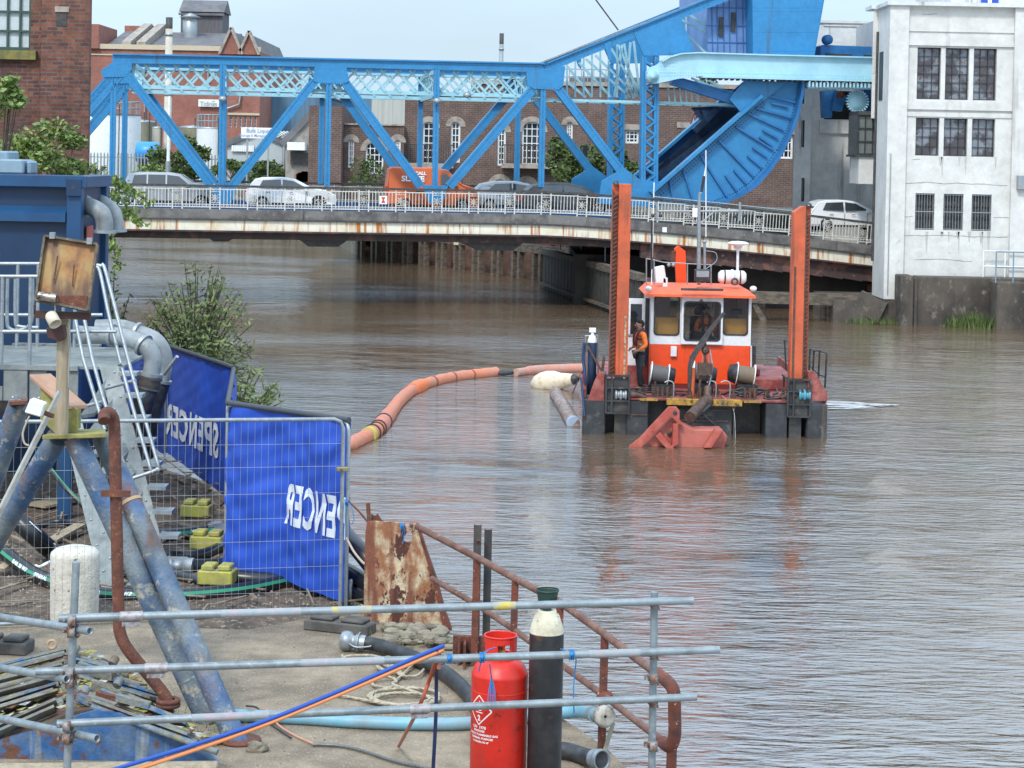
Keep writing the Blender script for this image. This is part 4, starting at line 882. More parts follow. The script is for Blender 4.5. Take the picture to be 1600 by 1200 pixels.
# rolling segments (quadrant girders)
def segment(v, far=False, off=0):
    def Q(px, py, vv=0): u, z = PB(px, py, 0); return BP(u+off, v+vv, z)
    arc = [(1250, 96), (1250, 120), (1247, 150), (1240, 180), (1230, 208), (1216, 238), (1197, 266), (1175, 290), (1150, 306), (1122, 317), (1085, 322)]
    inner = [(1014, 318), (1012, 302), (1060, 264), (1110, 220), (1150, 184), (1185, 152), (1225, 118), (1238, 96)]
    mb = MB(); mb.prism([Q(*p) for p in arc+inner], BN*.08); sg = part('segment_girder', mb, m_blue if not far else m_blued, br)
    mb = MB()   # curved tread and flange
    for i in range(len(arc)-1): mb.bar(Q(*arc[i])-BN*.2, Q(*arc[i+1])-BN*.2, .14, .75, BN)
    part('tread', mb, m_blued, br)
    mb = MB(); a, b = (1014, 301), (1186, 150)
    mb.bar(Q(*a)-BN*.2, Q(*b)-BN*.2, .14, .55, BN); part('inner_flange', mb, m_blue, br)
    if far: return
    mb = MB()
    for a_, b_, d_ in [((1121, 219), (1175, 275), 1), ((1148, 198), (1206, 234), 1), ((1166, 177), (1222, 203), 1), ((1179, 169), (1233, 184), 1), ((1093, 243), (1134, 307), 1), ((1066, 266), (1082, 316), 1), ((1045, 283), (1051, 316), 1), ((1196, 150), (1240, 160), 1), ((1190, 203), (1213, 216), 0), ((1203, 161), (1229, 167), 0), ((1174, 230), (1196, 245), 0), ((1166, 243), (1187, 261), 0), ((1145, 265), (1163, 286), 0), ((1132, 274), (1149, 298), 0), ((1185, 214), (1204, 228), 0)]:
        mb.bar(Q(*a_)-BN*.07, Q(*b_)-BN*.07, .09, .16, BN)
    part('stiffener', mb, m_blued, br, label='radial stiffening ribs across the near quadrant')
    mb = MB(); rr = random.Random(2)
    def rv(p, r_=.035): mb.add([p-BT*r_, p-Vector((0, 0, r_)), p+BT*r_, p+Vector((0, 0, r_)), p-BN*.03], [(0, 1, 4), (1, 2, 4), (2, 3, 4), (3, 0, 4)])
    for k in range(46):
        t = (k+.5)/46
        for e in (5, 9, 13): rv(Q(1022+(1186-1022)*t+e*.65, 296-(296-152)*t+e*.75)-BN*.001)
    for i in range(len(arc)-1):
        for k in range(7):
            t = k/7; x = arc[i][0]*(1-t)+arc[i+1][0]*t; y = arc[i][1]*(1-t)+arc[i+1][1]*t
            rv(Q(x-4-2.5*(i > 5), y-3.5*(i > 4))-BN*.001, .045)
    part('rivet_rows', mb, m_dark, br, label='rivet rows along the rim of the near quadrant')
segment(-.15); segment(VF-.8, True)
# gusset and box arm on the quadrant
mb = MB(); plate(mb, [(1140, 155), (1165, 125), (1232, 128), (1162, 180)], -.34, .14, 5); part('gusset', mb, m_blue, br)
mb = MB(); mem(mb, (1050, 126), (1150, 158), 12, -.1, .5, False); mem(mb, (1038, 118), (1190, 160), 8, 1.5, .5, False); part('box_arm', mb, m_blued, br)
mb = MB(); plate(mb, [(1080, 168), (1125, 166), (1098, 192)], 5.0, .1); mb.bar(B(1122, 168, 5), B(1085, 205, 5), .25, .3); mb.prism([B(*p, 6.0) for p in ((1130, 168), (1160, 170), (985, 288), (985, 300), (1055, 300), (1180, 180))], BN*.08); part('far_quadrant_web', mb, M('dark blue web', (.012, .035, .085), (.02, .06, .13), sc=1.5, rough=.6), br)
# operating strut: sky blue plated girder from pin to building
top = [(1012, 122), (1012, 112), (1019, 104), (1028, 101), (1034, 96), (1046, 89), (1064, 84), (1090, 82.5), (1200, 86), (1364, 90)]
bot = [(1364, 126), (1200, 123), (1096, 119), (1060, 123), (1034, 129), (1022, 131), (1015, 128)]
mb = MB(); mb.prism([B(*p, -.75) for p in top+bot], BN*.5); part('operating_strut', mb, m_pale2, br)
mb = MB()
for i in range(4, len(top)-1): mb.bar(B(*top[i], -.8)+BN*.2, B(*top[i+1], -.8)+BN*.2, .06, .75, BN)
mb.bar(B(1096, 120, -.8)+BN*.2, B(1364, 127, -.8)+BN*.2, .09, .95, BN); part('strut_flange', mb, m_pale2, br)
mb = MB()
for y in (113, 117):
    for k in range(80): x = 1030+k*4.15; c = B(x, y+(x-1030)*.02, -.752); r_ = .03; mb.add([c-BT*r_, c-Vector((0, 0, r_)), c+BT*r_, c+Vector((0, 0, r_)), c-BN*.025], [(0, 1, 4), (1, 2, 4), (2, 3, 4), (3, 0, 4)])
for i in range(6):
    for j in range(5): c = B(1034+i*4.5-j*.8, 99+j*5, -.752); mb.add([c-BT*r_, c-Vector((0, 0, r_)), c+BT*r_, c+Vector((0, 0, r_)), c-BN*.025], [(0, 1, 4), (1, 2, 4), (2, 3, 4), (3, 0, 4)])
part('rivet_rows', mb, m_pale, br, label='rivet rows on the sky blue operating strut')
c = B(1020, 120, -.8); Tm = Matrix.Translation(c) @ BN.to_track_quat('Z', 'Y').to_matrix().to_4x4()
mb = MB(); mb.lathe([(.01, -.12), (.12, -.12), (.12, -.06), (.2, -.06), (.2, -.02), (.27, -.02), (.27, .1)], Tm, 20); part('pivot_pin', mb, m_pale, br)
mb = MB()
for k in range(30): x = 1098+k*9; mb.bar(B(x, 122.5+(x-1096)*.026, -.75), B(x+2, 122.5+(x-1096)*.026, -.75), .12, .5, BN)
part('bolt_heads', mb, m_dark, br)
mb = MB(); 
for k in range(17): mb.bar(B(1262+k*5.8, 128.5+k*.1, -.7), B(1262+k*5.8, 136+k*.1, -.7), .09, .6, BN)
mb.bar(B(1260, 137, -.5), B(1360, 139, -.5), .06, .6, BN); part('rack_teeth', mb, m_pale2, br)
# blue housing above the strut, on the building
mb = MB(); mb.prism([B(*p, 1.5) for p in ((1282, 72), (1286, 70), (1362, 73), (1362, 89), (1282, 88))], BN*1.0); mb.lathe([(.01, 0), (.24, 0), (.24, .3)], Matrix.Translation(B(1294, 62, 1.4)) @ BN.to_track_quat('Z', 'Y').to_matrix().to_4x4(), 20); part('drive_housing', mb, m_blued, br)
mb = MB(); plate(mb, [(1290, 83), (1331, 85), (1331, 89), (1290, 88)], 1.46, .05); plate(mb, [(1350, 85), (1362, 86), (1362, 90), (1350, 90)], 1.46, .05); part('housing_slots', mb, m_dark, br)
# cog wheel
c = B(1339.5, 158.5, -.3); Tm = Matrix.Translation(c) @ BN.to_track_quat('Z', 'Y').to_matrix().to_4x4()
mb = MB(); mb.lathe([(.01, -.05), (.44, -.05), (.44, .16)], Tm, 32)
for k in range(24):
    a_ = 2*math.pi*k/24; d_ = BT*math.cos(a_)+Vector((0, 0, 1))*math.sin(a_); mb.bar(c+d_*.43, c+d_*.535, .07, .2, BN)
part('gear_wheel', mb, m_pale2, br)
mb = MB(); mb.prism([B(*p, 1.2) for p in ((1286, 142), (1302, 142), (1300, 184), (1288, 184))], BN*.6); mb.prism([B(*p, .9) for p in ((1305, 140), (1322, 150), (1316, 174), (1300, 172))], BN*.5); mb.prism([B(*p, .3) for p in ((1350, 137), (1361, 137), (1361, 180), (1352, 172))], BN*.8); part('drive_machinery', mb, m_blued, br)
mb = MB(); mb.lathe([(.01, 0), (.17, 0), (.17, .3)], Matrix.Translation(B(1314, 148, .7)) @ BN.to_track_quat('Z', 'Y').to_matrix().to_4x4(), 16); part('drive_roller', mb, m_rust, br)
mb = MB(); mb.bar(B(966, 47, .3), B(929, -3, .3), .06, .06); part('raised_boom', mb, m_dark, br)
for x, y in ((348, 154), (683, 157), (730, 148)):
    mb = MB(); c = B(x, y, -.3); mb.lathe([(.01, .12), (.12, .1), (.2, -.02), (.15, -.12), (.01, -.15)], Matrix.Translation(c), 12); part('lamp', mb, m_galv, br)
# deck, edge beam, cream girder band and underside
NS = 40; us = [-13+ (34.2+13)*k/NS for k in range(NS+1)]
def sweep(name, prof, mat_, lab=None, zf=dkz, ext=None):
    """prof: closed list of (v, dz) swept along the deck line"""
    mb = MB(); n = len(prof); vs = [BP(u, v, zf(u)+dz) for u in us for v, dz in prof]; fs = []
    for i in range(NS):
        for k in range(n): k2 = (k+1) % n; fs.append((i*n+k, i*n+k2, (i+1)*n+k2, (i+1)*n+k))
    fs += [tuple(range(n))[::-1], tuple(range(NS*n, NS*n+n))]; mb.add(vs, fs); return part(name, mb, mat_, br, label=lab)
sweep('deck', [(-1.9, -.25), (10.2, -.25), (10.2, -.1), (-1.9, -.1)], m_asph)
sweep('edge_beam', [(VP-.05, -.02), (VP-.05, -.42), (-1.5, -.42), (-1.5, -.02)], m_oldconc)
sweep('edge_drip', [(VP-.12, -.42), (VP-.12, -.5), (-1.5, -.5), (-1.5, -.42)], m_dark)
def gz(u): return dkz(u) - (.0 if u < 13 else 0)
sweep('cream_girder_band', [(VP-.02, -.5), (VP-.02, -.93), (-1.7, -.93), (-1.7, -.5)], m_rustplate)
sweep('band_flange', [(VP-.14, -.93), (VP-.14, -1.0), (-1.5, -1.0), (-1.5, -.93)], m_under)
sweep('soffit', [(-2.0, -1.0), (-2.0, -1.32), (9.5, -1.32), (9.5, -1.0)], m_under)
sweep('far_edge_beam', [(9.9, 0), (9.9, -.9), (VQ+.1, -.9), (VQ+.1, 0)], m_oldconc)
for u, L in ((-1.2, 1.1), (3.3, 2.2), (11.0, 2.6)):   # pier heads and cutwater bulges under the soffit
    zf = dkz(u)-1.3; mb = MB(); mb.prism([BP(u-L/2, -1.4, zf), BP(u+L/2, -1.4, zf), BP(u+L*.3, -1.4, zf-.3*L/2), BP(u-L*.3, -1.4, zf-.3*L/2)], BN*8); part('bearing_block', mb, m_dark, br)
mb = MB()   # deep rusty girder under the right hand approach
ua, ub = U(1000, 400, -2.0), U(1378, 420, -2.0)
for k in range(12):
    p_, q_ = ua+(ub-ua)*k/12, ua+(ub-ua)*(k+1)/12; mb.prism([BP(p_, -2.1, dkz(p_)-1.003), BP(q_, -2.1, dkz(q_)-1.003), BP(q_, -2.1, dkz(q_)-1.72), BP(p_, -2.1, dkz(p_)-1.66)], BN*.3)
part('approach_girder', mb, M('flaking brown girder', (.065, .040, .038), (.17, .075, .055), sc=1.6, lo=.5, hi=.58, c3=(.26, .17, .14), sc3=3.5, lo3=.6, hi3=.66, rough=.85, bump=.4, bs=5), br)
mb = MB(); u_ = U(1368, 450, -1.3); mb.prism([BP(u_-.28, -1.3, .9), BP(u_+.28, -1.3, .9), BP(u_+.25, -1.3, dkz(u_)-1.8), BP(u_-.28, -1.3, dkz(u_)-1.8)], BN*.6); part('brick_pier', mb, M('bright pier brick', (.30, .085, .05), (.16, .05, .035), kind='brick', sc=1.2, c3=(.12, .10, .09), rough=.9), br)
# parapets: ornamental white iron panels, black rail
def panel_mesh(L, h=.98):
    mb = MB(); t = .03
    def bx(u0, u1, z0, z1, d=.03): mb.box((u0, -d/2, z0), (u1, d/2, z1))
    bx(0, L, 0.08, .12); bx(0, L, h-.12, h-.08); bx(0, L, .2, .23)
    pw = .42; bx(0, .055, 0, h, .05); bx(pw, pw+.055, 0, h, .05)
    n = int((L-pw-.1)/.145)
    for k in range(1, n+1): u = pw+.055+(L-pw-.055)*k/(n+1); bx(u-.014, u+.014, .1, h-.1, .028)
    for k in range(2*n+1): u = pw+.06+(L-pw-.07)*(k+.5)/(2*n+1); bx(u-.009, u+.009, .1, .22, .02)
    # ornamental panel with rosette
    cu, cz = .2375, h*.52
    for k in range(4): a_ = R(45*k); d_ = Vector((math.cos(a_), 0, math.sin(a_))); e = .17 if k % 2 == 0 else .2; c_ = Vector((cu, 0, cz)); mb.bar(c_-d_*e, c_+d_*e, .028, .02, (0, 1, 0))
    for k in range(12): a0, a1 = 2*math.pi*k/12, 2*math.pi*(k+1)/12; mb.bar((cu+.1*math.cos(a0), 0, cz+.1*math.sin(a0)), (cu+.1*math.cos(a1), 0, cz+.1*math.sin(a1)), .026, .02, (0, 1, 0))
    for zc in (.3, h-.2): bx(.055, pw, zc-.012, zc+.012, .02)
    for uu in (.17, .3): bx(uu-.009, uu+.009, .1, .3, .02); bx(uu-.009, uu+.009, h-.2, h-.1, .02)
    return mb
m_iron = M('cream white ironwork', (.58, .57, .52), (.46, .44, .39), sc=5, rough=.6, grime=(.25, .19, .13, .62, 5))
PL = 1.62; pm = panel_mesh(PL).mesh('railing_panel', m_iron)
def parapet(v, u0, u1, far):
    rl = MB(); u = u0; pts = []
    while u < u1-.3:
        o = part('railing_panel', pm.copy() if False else pm, None, br); z0 = dkz(u); z1 = dkz(u+PL); a_ = math.atan2(z1-z0, PL)
        X_ = BT*math.cos(a_)+Vector((0, 0, math.sin(a_))); Z_ = Vector((0, 0, 1)); Y_ = BN; p = BP(u, v, z0-.02)
        o.matrix_parent_inverse = Matrix(); q = p - LOC[br.name]
        o.matrix_basis = Matrix(((X_.x, Y_.x, Z_.x, q.x), (X_.y, Y_.y, Z_.y, q.y), (X_.z, Y_.z, Z_.z, q.z), (0, 0, 0, 1)))
        pts.append(BP(u, v, z0+1.0)); u += PL
    pts.append(BP(u, v, dkz(u)+1.0)); mb = MB()
    for i in range(len(pts)-1): mb.bar(pts[i], pts[i+1], .075, .1, (0, 0, 1))
    part('hand_rail', mb, m_dark, br)
parapet(VP, U(150, 300, VP), U(1379, 350, VP), False); parapet(VQ, U(150, 280, VQ), U(1240, 300, VQ), True)
# white rail above the right approach
mb = MB(); mb.tube([BP(u, VP+.15, dkz(u)+1.12) for u in (U(1022, 300, VP), U(1120, 300, VP), U(1260, 320, VP))], .035, 8); part('upper_rail', mb, m_galv, br)
mb = MB(); mb.prism([B(*p, VP-.1) for p in ((593, 306), (605, 306), (605, 319), (593, 319))], BN*.02); sg = part('depth_notice', mb, m_white, br)
mb = MB(); mb.prism([B(*p, VP-.103) for p in ((595.5, 308), (602.5, 308), (600, 312.5), (602.5, 317), (595.5, 317), (598, 312.5))], BN*.001); part('notice_symbol', mb, M('sign red', (.5, .04, .02), var=0), sg)
mb = MB(); mb.prism([B(*p, VP-.1) for p in ((1035, 355), (1042, 355), (1042, 363), (1035, 363))], BN*.04); part('junction_box', mb, m_white, br)
mb = MB(); mb.prism([B(*p, VP+.3) for p in ((1078, 320), (1102, 321), (1102, 368), (1078, 366))], BN*.2); part('gate_box', mb, m_dark, br)
# warning sign and traffic cone behind
r = root('warning_sign', 'triangular warning sign on the roadway seen through the right hand girders', 'sign', BP(U(1086, 300, 9), 9, 4))
mb = MB(); mb.prism([B(*p, 9) for p in ((1078, 194), (1094, 195), (1085.5, 174))], BN*.04); f_ = part('sign_plate', mb, M('sign red', (.35, .05, .04), var=0), r)
mb = MB(); mb.prism([B(*p, 8.98) for p in ((1081, 192), (1091.5, 192.7), (1085.6, 179))], BN*.01); part('sign_face', mb, m_white, f_)
mb = MB(); mb.prism([B(*p, 8.965) for p in ((1085, 183), (1086.6, 183), (1086.6, 188), (1085, 188))], BN*.01); mb.prism([B(*p, 8.965) for p in ((1085, 189), (1086.6, 189), (1086.6, 190.5), (1085, 190.5))], BN*.01); part('exclamation_mark', mb, m_dark, f_)
p = B(1086, 194, 9.05); part('sign_pole', MB().tube([p, Vector((p.x, p.y, 4.1))], .04, 8), m_galv, r)
r = root('flag_sign', 'narrow pale pennant board beyond the near quadrant', 'sign', B(1139, 190, 7)); part('board', MB().prism([B(*p, 7) for p in ((1137, 192), (1142, 192), (1139, 170))], BN*.05), m_white, r); p = B(1139, 192, 7.06); part('sign_pole', MB().tube([p, Vector((p.x, p.y, 4.1))], .03, 6), m_galv, r)
r = root('lamp_column', 'slim white lamp column rising beside the pale flue stack', 'lamp post', W(260, 275, 112)); a = W(265, 150, 112); b = W(260.5, 285, 112); b.x = a.x-.02
part('column', MB().tube([b, a.lerp(b, .5), a], [.11, .09, .06], 10), m_white, r); part('base_sleeve', MB().tube([b, b+Vector((0, 0, 1.2))], .14, 10), m_galv, r)
r = root('traffic_signal', 'small dark signal head on a post before the round green tree', 'traffic signal', W(913, 290, 104)); p = W(914, 245, 104); part('signal_head', MB().box((p.x-.13, 103.9, p.z), (p.x+.13, 104.2, p.z+.62)), m_dark, r, bevel=.03); part('post', MB().tube([(p.x, 104.05, 4), (p.x, 104.05, p.z)], .05, 8), m_galv, r); part('cross_arm', MB().bar((p.x-.3, 104.05, p.z-.1), (p.x+.5, 104.05, p.z-.1), .05, .05), m_galv, r)
# ================================================================ VEHICLES
m_carglass = M('car glass', (.03, .04, .045), rough=.05, var=0, spec=.9); m_tyre = M('tyre rubber', (.02, .02, .021), rough=.8, var=0); m_rim = M('alloy wheel', (.45, .46, .47), rough=.3, metal=.6, var=0); m_red = M('rear light red', (.45, .02, .015), rough=.2, var=0); m_lamp = M('clear headlight', (.6, .62, .63), rough=.1, var=0)
def car(name, lab, cat, prof, glass, wid, wheels, paint, Lx, pos, rear_left=True, wr=.31, trim=None, extra=None):
    """side profile in metres (x along the car, z up); shoulders pulled in above the waist"""
    r = root(name, lab, cat, pos, 'vehicles crossing the bridge')
    zw = max(z for x, z in prof)*.60; zt_ = max(z for x, z in prof)
    def hw(z): return wid/2*(1 - .20*max(0, (z-zw)/(zt_-zw))**1.1) - (.05 if z < .35 else 0)
    L0 = r.location.copy()
    X_, Y_ = (BT, BN)
    def T(x, y, z): return L0 + X_*x + Y_*y + Vector((0, 0, z))
    mb = MB(); n = len(prof); vs = []
    rows = (-1, -.93, .93, 1)
    for s in rows:
        for x, z in prof:
            cx = Lx/2; k = 1 if abs(s) < 1 else .985; h = hw(z)*(s if abs(s) == 1 else s)
            xx = cx+(x-cx)*(1 if abs(s) < 1 else .99); z2 = z if abs(s) < 1 else z-(.035 if z > .4 else 0)
            vs.append(T(xx, h, z2))
    fs = []
    for j in range(3):
        for i in range(n): fs.append((j*n+i, j*n+(i+1) % n, (j+1)*n+(i+1) % n, (j+1)*n+i))
    fs += [tuple(range(n))[::-1], tuple(range(3*n, 4*n))]
    mb.add(vs, fs); part('body', mb, paint, r)
    for g in glass['side']:
        for s in (-1, 1): mb = MB(); o_ = [T(x, s*(hw(z)+.012), z-.02) for x, z in g]; mb.prism(o_, Y_*(-s*.02)); part('side_window', mb, m_carglass, r)
    for g in glass['ends']:
        (x0, z0), (x1, z1) = g; mb = MB(); d_ = Vector((x1-x0, z1-z0)); nn = Vector((-d_.y, d_.x)).normalized()*.02
        if (nn.x > 0) != (x0 > Lx/2): nn = -nn
        if nn.y < 0: nn = -nn
        mb.quad(*[T(x+nn.x, s*(hw(z)*.86), z+nn.y) for x, z, s in ((x0, z0, -1), (x0, z0, 1), (x1, z1, 1), (x1, z1, -1))]); part('windscreen', mb, m_carglass, r)
    for x in wheels:
        for s in (-1, 1):
            c = T(x, s*(wid/2-.10), wr); Tm = Matrix.Translation(c) @ (Y_*s).to_track_quat('Z', 'Y').to_matrix().to_4x4()
            wh = part('wheel', MB().lathe([(.01, -.1), (wr, -.1), (wr, .09), (wr-.04, .115), (wr*.62, .115), (wr*.6, .09), (.01, .09)], Tm, 24), m_tyre, r)
            mb = MB(); mb.lathe([(.01, .1), (.06, .1), (.06, .115), (.01, .118)], Tm, 10); mb.lathe([(wr*.55, .1), (wr*.64, .122), (wr*.64, .10)], Tm, 20)
            for k in range(6):
                a_ = math.pi*2*k/6; d_ = Vector((math.cos(a_), math.sin(a_), 0)); p0 = Tm @ (d_*.04+Vector((0, 0, .108))); p1 = Tm @ (d_*wr*.6+Vector((0, 0, .108))); mb.bar(p0, p1, .05, .02, Y_)
            part('rim', mb, m_rim, wh)
        mb = MB(); c = T(x, 0, wr)   # dark arches
        for s in (-1, 1): mb.lathe([(.01, 0), (wr+.05, 0)], Matrix.Translation(T(x, s*(wid/2-.045), wr+.02)) @ (Y_*s).to_track_quat('Z', 'Y').to_matrix().to_4x4(), 24)
        part('wheel_arch', mb, m_tyre, r)
    xr, xf = (0, Lx)
    for s in (-1, 1):
        zl = zw*.92
        mb = MB(); mb.box((0, 0, 0), (.10, .14, .2)); 
        c = T(.02, s*(wid/2-.12), zl-.1); part('tail_light', MB().bar(c-Vector((0, 0, .1)), c+Vector((0, 0, .13)), .16, .14, X_), m_red, r)
        c = T(Lx-.12, s*(wid/2-.17), zl-.22); part('headlight', MB().bar(c-X_*.13, c+X_*.08, .26, .13, (0, 0, 1)), m_lamp, r)
        c = T(glass['mirror'], s*(wid/2+.06), zw+.08); part('mirror', MB().bar(c-Vector((0, 0, .07)), c+Vector((0, 0, .07)), .16, .12, X_), paint, r)
    mb = MB(); 
    for s in (-1, 1): mb.bar(T(wheels[0]+wr+.1, s*(wid/2-.01), .27), T(wheels[1]-wr-.1, s*(wid/2-.01), .27), .09, .03, Y_)
    part('sill', mb, m_tyre, r)
    mb = MB(); 
    for s in (-1, 1):
        for x in glass['doors']: mb.bar(T(x, s*(hw(zw*.7)+.004), .34), T(x, s*(hw(zw)+.004), zw*.98), .02, .01, Y_)
        for x in glass['handles']: mb.bar(T(x, s*(hw(zw*.9)+.012), zw*.9), T(x+.17, s*(hw(zw*.9)+.012), zw*.9), .03, .02, Y_)
    part('door_seams', mb, m_dark, r)
    if extra: extra(r, T, hw)
    return r
hatch = [(.02, .35), (0, .75), (.12, 1.0), (.45, 1.38), (.8, 1.46), (1.7, 1.48), (2.3, 1.40), (3.05, 1.02), (3.75, .90), (4.1, .72), (4.18, .5), (4.15, .28), (.1, .24)]
gh = dict(side=[[(.62, 1.03), (.80, 1.36), (1.62, 1.40), (1.62, 1.0)], [(1.70, 1.0), (1.70, 1.40), (2.2, 1.34), (2.82, 1.02)]], ends=[((.18, 1.05), (.48, 1.36)), ((2.35, 1.36), (3.0, 1.05))], mirror=2.75, doors=(1.66, 2.75), handles=(.95, 2.0))
suv = [(.02, .38), (0, .9), (.1, 1.05), (.35, 1.52), (.7, 1.60), (2.2, 1.60), (2.7, 1.52), (3.3, 1.12), (4.1, 1.02), (4.4, .85), (4.45, .5), (4.4, .3), (.1, .28)]
gs = dict(side=[[(.5, 1.1), (.6, 1.48), (1.15, 1.52), (1.15, 1.08)], [(1.22, 1.08), (1.22, 1.52), (2.0, 1.52), (2.0, 1.07)], [(2.07, 1.07), (2.07, 1.52), (2.6, 1.46), (3.05, 1.1)]], ends=[((.14, 1.1), (.36, 1.5)), ((2.75, 1.5), (3.25, 1.16))], mirror=3.0, doors=(1.18, 2.04, 3.0), handles=(1.3, 2.2))
sal = [(.02, .35), (0, .75), (.15, .98), (.5, 1.3), (1.1, 1.44), (2.2, 1.46), (2.9, 1.30), (3.5, 1.0), (4.2, .86), (4.5, .7), (4.55, .5), (4.5, .28), (.1, .25)]
gg = dict(side=[[(.75, 1.02), (1.1, 1.34), (1.9, 1.38), (1.9, 1.0)], [(1.97, 1.0), (1.97, 1.38), (2.7, 1.28), (3.2, 1.02)]], ends=[((.2, 1.0), (.55, 1.28)), ((2.95, 1.26), (3.45, 1.02))], mirror=3.1, doors=(1.93, 3.1), handles=(1.2, 2.3))
van_ = [(.02, .4), (0, 1.0), (.12, 1.9), (.3, 1.99), (2.6, 1.99), (3.2, 1.9), (3.95, 1.28), (4.6, 1.12), (4.85, .8), (4.9, .45), (4.85, .3), (.1, .3)]
gv_ = dict(side=[[(2.85, 1.2), (2.85, 1.72), (3.15, 1.72), (3.62, 1.25), (3.62, 1.17)]], ends=[((3.22, 1.86), (3.92, 1.32))], mirror=3.6, doors=(1.3, 2.7, 3.65), handles=(2.4, 2.9))
kx = .88; van = [(x*kx, z*1.03) for x, z in van_]; gv = dict(side=[[(x*kx, z*1.03) for x, z in g_] for g_ in gv_['side']], ends=[tuple((x*kx, z*1.03) for x, z in g_) for g_ in gv_['ends']], mirror=3.6*kx, doors=tuple(x*kx for x in gv_['doors']), handles=tuple(x*kx for x in gv_['handles']))
def cpos(px, v):
    u = U(px, 300, v); return BP(u, v, dkz(u)-.10)
m_wcar = M('white car paint', (.72, .73, .74), rough=.25, var=0); m_org = M('orange van paint', (.62, .13, .035), (.55, .12, .04), sc=1, rough=.4, var=.05); m_blackcar = M('charcoal car paint', (.04, .045, .055), rough=.25, var=0); m_silver = M('silver car paint', (.40, .42, .44), rough=.3, metal=.4, var=0)
car('hatchback_car', 'white hatchback with a red tail light between the second and third bridge posts', 'car', hatch, gh, 1.76, (.78, 3.35), m_wcar, 4.18, cpos(383, 2.4))
car('estate_car', 'silver white tall car with roof rails behind the first bridge diagonal', 'car', suv, gs, 1.8, (.85, 3.6), m_silver, 4.45, cpos(190, 2.4))
def vantext(r, T, hw):
    mb = MB(); mb2 = MB()
    f_ = lambda x, y: T(x, -(hw(1.6)+.022), y)
    v, f = textmesh('SLATE', .34, .012); mb.add([T(1.2+p.x*1.15, -(hw(1.52+p.y)+.02), 1.52+p.y) for p in v], f)
    v, f = textmesh('CALL', .2, .01); mb.add([T(1.55+p.x*1.1, -(hw(1.76+p.y)+.02), 1.78+p.y) for p in v], f)
    part('lettering', mb, m_white, r)
    mb.__init__(); mb.bar(T(1.35, -(hw(.9)+.01), .95), T(2.7, -(hw(.9)+.01), .95), .05, .02, BN); part('rubbing_strip', mb, m_dark, r)
    mb = MB(); mb.bar(T(.3, -.72, 2.0), T(2.7, -.72, 1.97), .06, .04); part('roof_gutter', mb, m_white, r)
car('delivery_van', 'orange panel van with white lettering behind the third bridge diagonals', 'van', van, gv, 1.9, (.85, 3.5), m_org, 4.31, cpos(602, 2.2), wr=.33, extra=vantext)
car('saloon_car', 'pale silver car mostly hidden right of the orange van', 'car', sal, gg, 1.75, (.85, 3.6), m_silver, 4.55, cpos(735, 5.4), wr=.31)
car('saloon_car', 'dark charcoal car with chrome roof line behind the fifth bridge post', 'car', sal, gg, 1.8, (.85, 3.6), m_blackcar, 4.55, cpos(812, 2.6), wr=.32)
ucar = U(1262, 320, 1.0)
car('hatchback_car', 'white hatchback descending the approach by the grey building', 'car', hatch, gh, 1.76, (.78, 3.35), m_wcar, 4.18, BP(U(1258, 320, 1.0), 1.0, dkz(U(1285, 320, 1.0))+.36))
# ================================================================ DREDGER
YB = 48.6
def D(px, py, Y=YB): return W(px, py, Y)
m_hull = M('black hull paint', (.022, .024, .027), (.045, .05, .055), sc=2.2, lo=.45, hi=.65, c3=(.13, .125, .10), sc3=3, lo3=.57, hi3=.7, rough=.5, bump=.1, grime=(.13, .12, .10, .6, 3))
m_redox = M('red oxide deck paint', (.20, .035, .028), (.33, .11, .09), sc=3, lo=.45, hi=.65, rough=.55, grime=(.10, .03, .02, .62, 5))
m_orange = M('orange red paint', (.80, .075, .012), (.72, .06, .012), sc=2.5, lo=.5, hi=.7, rough=.4, var=.06, grime=(.28, .06, .02, .68, 5))
m_spud = M('weathered orange spud paint', (.54, .10, .035), (.36, .075, .03), sc=1.2, lo=.4, hi=.65, c3=(.16, .05, .03), sc3=6, lo3=.6, hi3=.72, rough=.6, grime=(.18, .06, .03, .62, 6))
m_wboat = M('boat white paint', (.70, .71, .72), (.60, .60, .60), sc=3, lo=.55, hi=.75, rough=.35, grime=(.42, .33, .24, .72, 5))
m_yel = M('yellow beam paint', (.46, .26, .03), (.25, .14, .03), sc=4, lo=.45, hi=.6, c3=(.06, .05, .04), sc3=7, lo3=.5, hi3=.6, rough=.6)
m_wood = M('cabin ply board', (.60, .33, .08), (.5, .27, .07), sc=2, rough=.6)
m_greas = M('greasy brown steel', (.07, .045, .035), (.13, .07, .05), sc=9, rough=.55, metal=.2)
bx0 = D(911, 660).x; bx1 = D(1294, 660).x; ZD = .86
dr = root('dredger_boat', 'red and white cutter dredger with two tall orange spud legs in the river', 'boat', ((bx0+bx1)/2, YB+4, 0))
def xx(px, Y=YB): return W(px, 600, Y).x
def hb(mb, px0, px1, y0, y1, z0=-.7, z1=ZD): return mb.box((xx(px0), y0, z0), (xx(px1), y1, z1))
mb = MB(); mb.prism([(xx(911), YB, -.7), (xx(947), YB, -.7), (xx(947), YB+9, -.7), (xx(911)+.36, YB+9, -.7)], (0, 0, ZD+.7)); part('port_pontoon', mb, m_hull, dr, bevel=.03)
mb = MB(); hb(mb, 1262, 1294, YB, YB+9); part('starboard_pontoon', mb, m_hull, dr, bevel=.03)
mb = MB(); hb(mb, 980, 1014, YB+.05, YB+9); hb(mb, 1015, 1053, YB+.7, YB+9); part('hull_block', mb, m_hull, dr, bevel=.02)
mb = MB(); hb(mb, 1053.5, 1147, YB+.3, YB+9); part('hull_block', mb, m_hull, dr, bevel=.02)
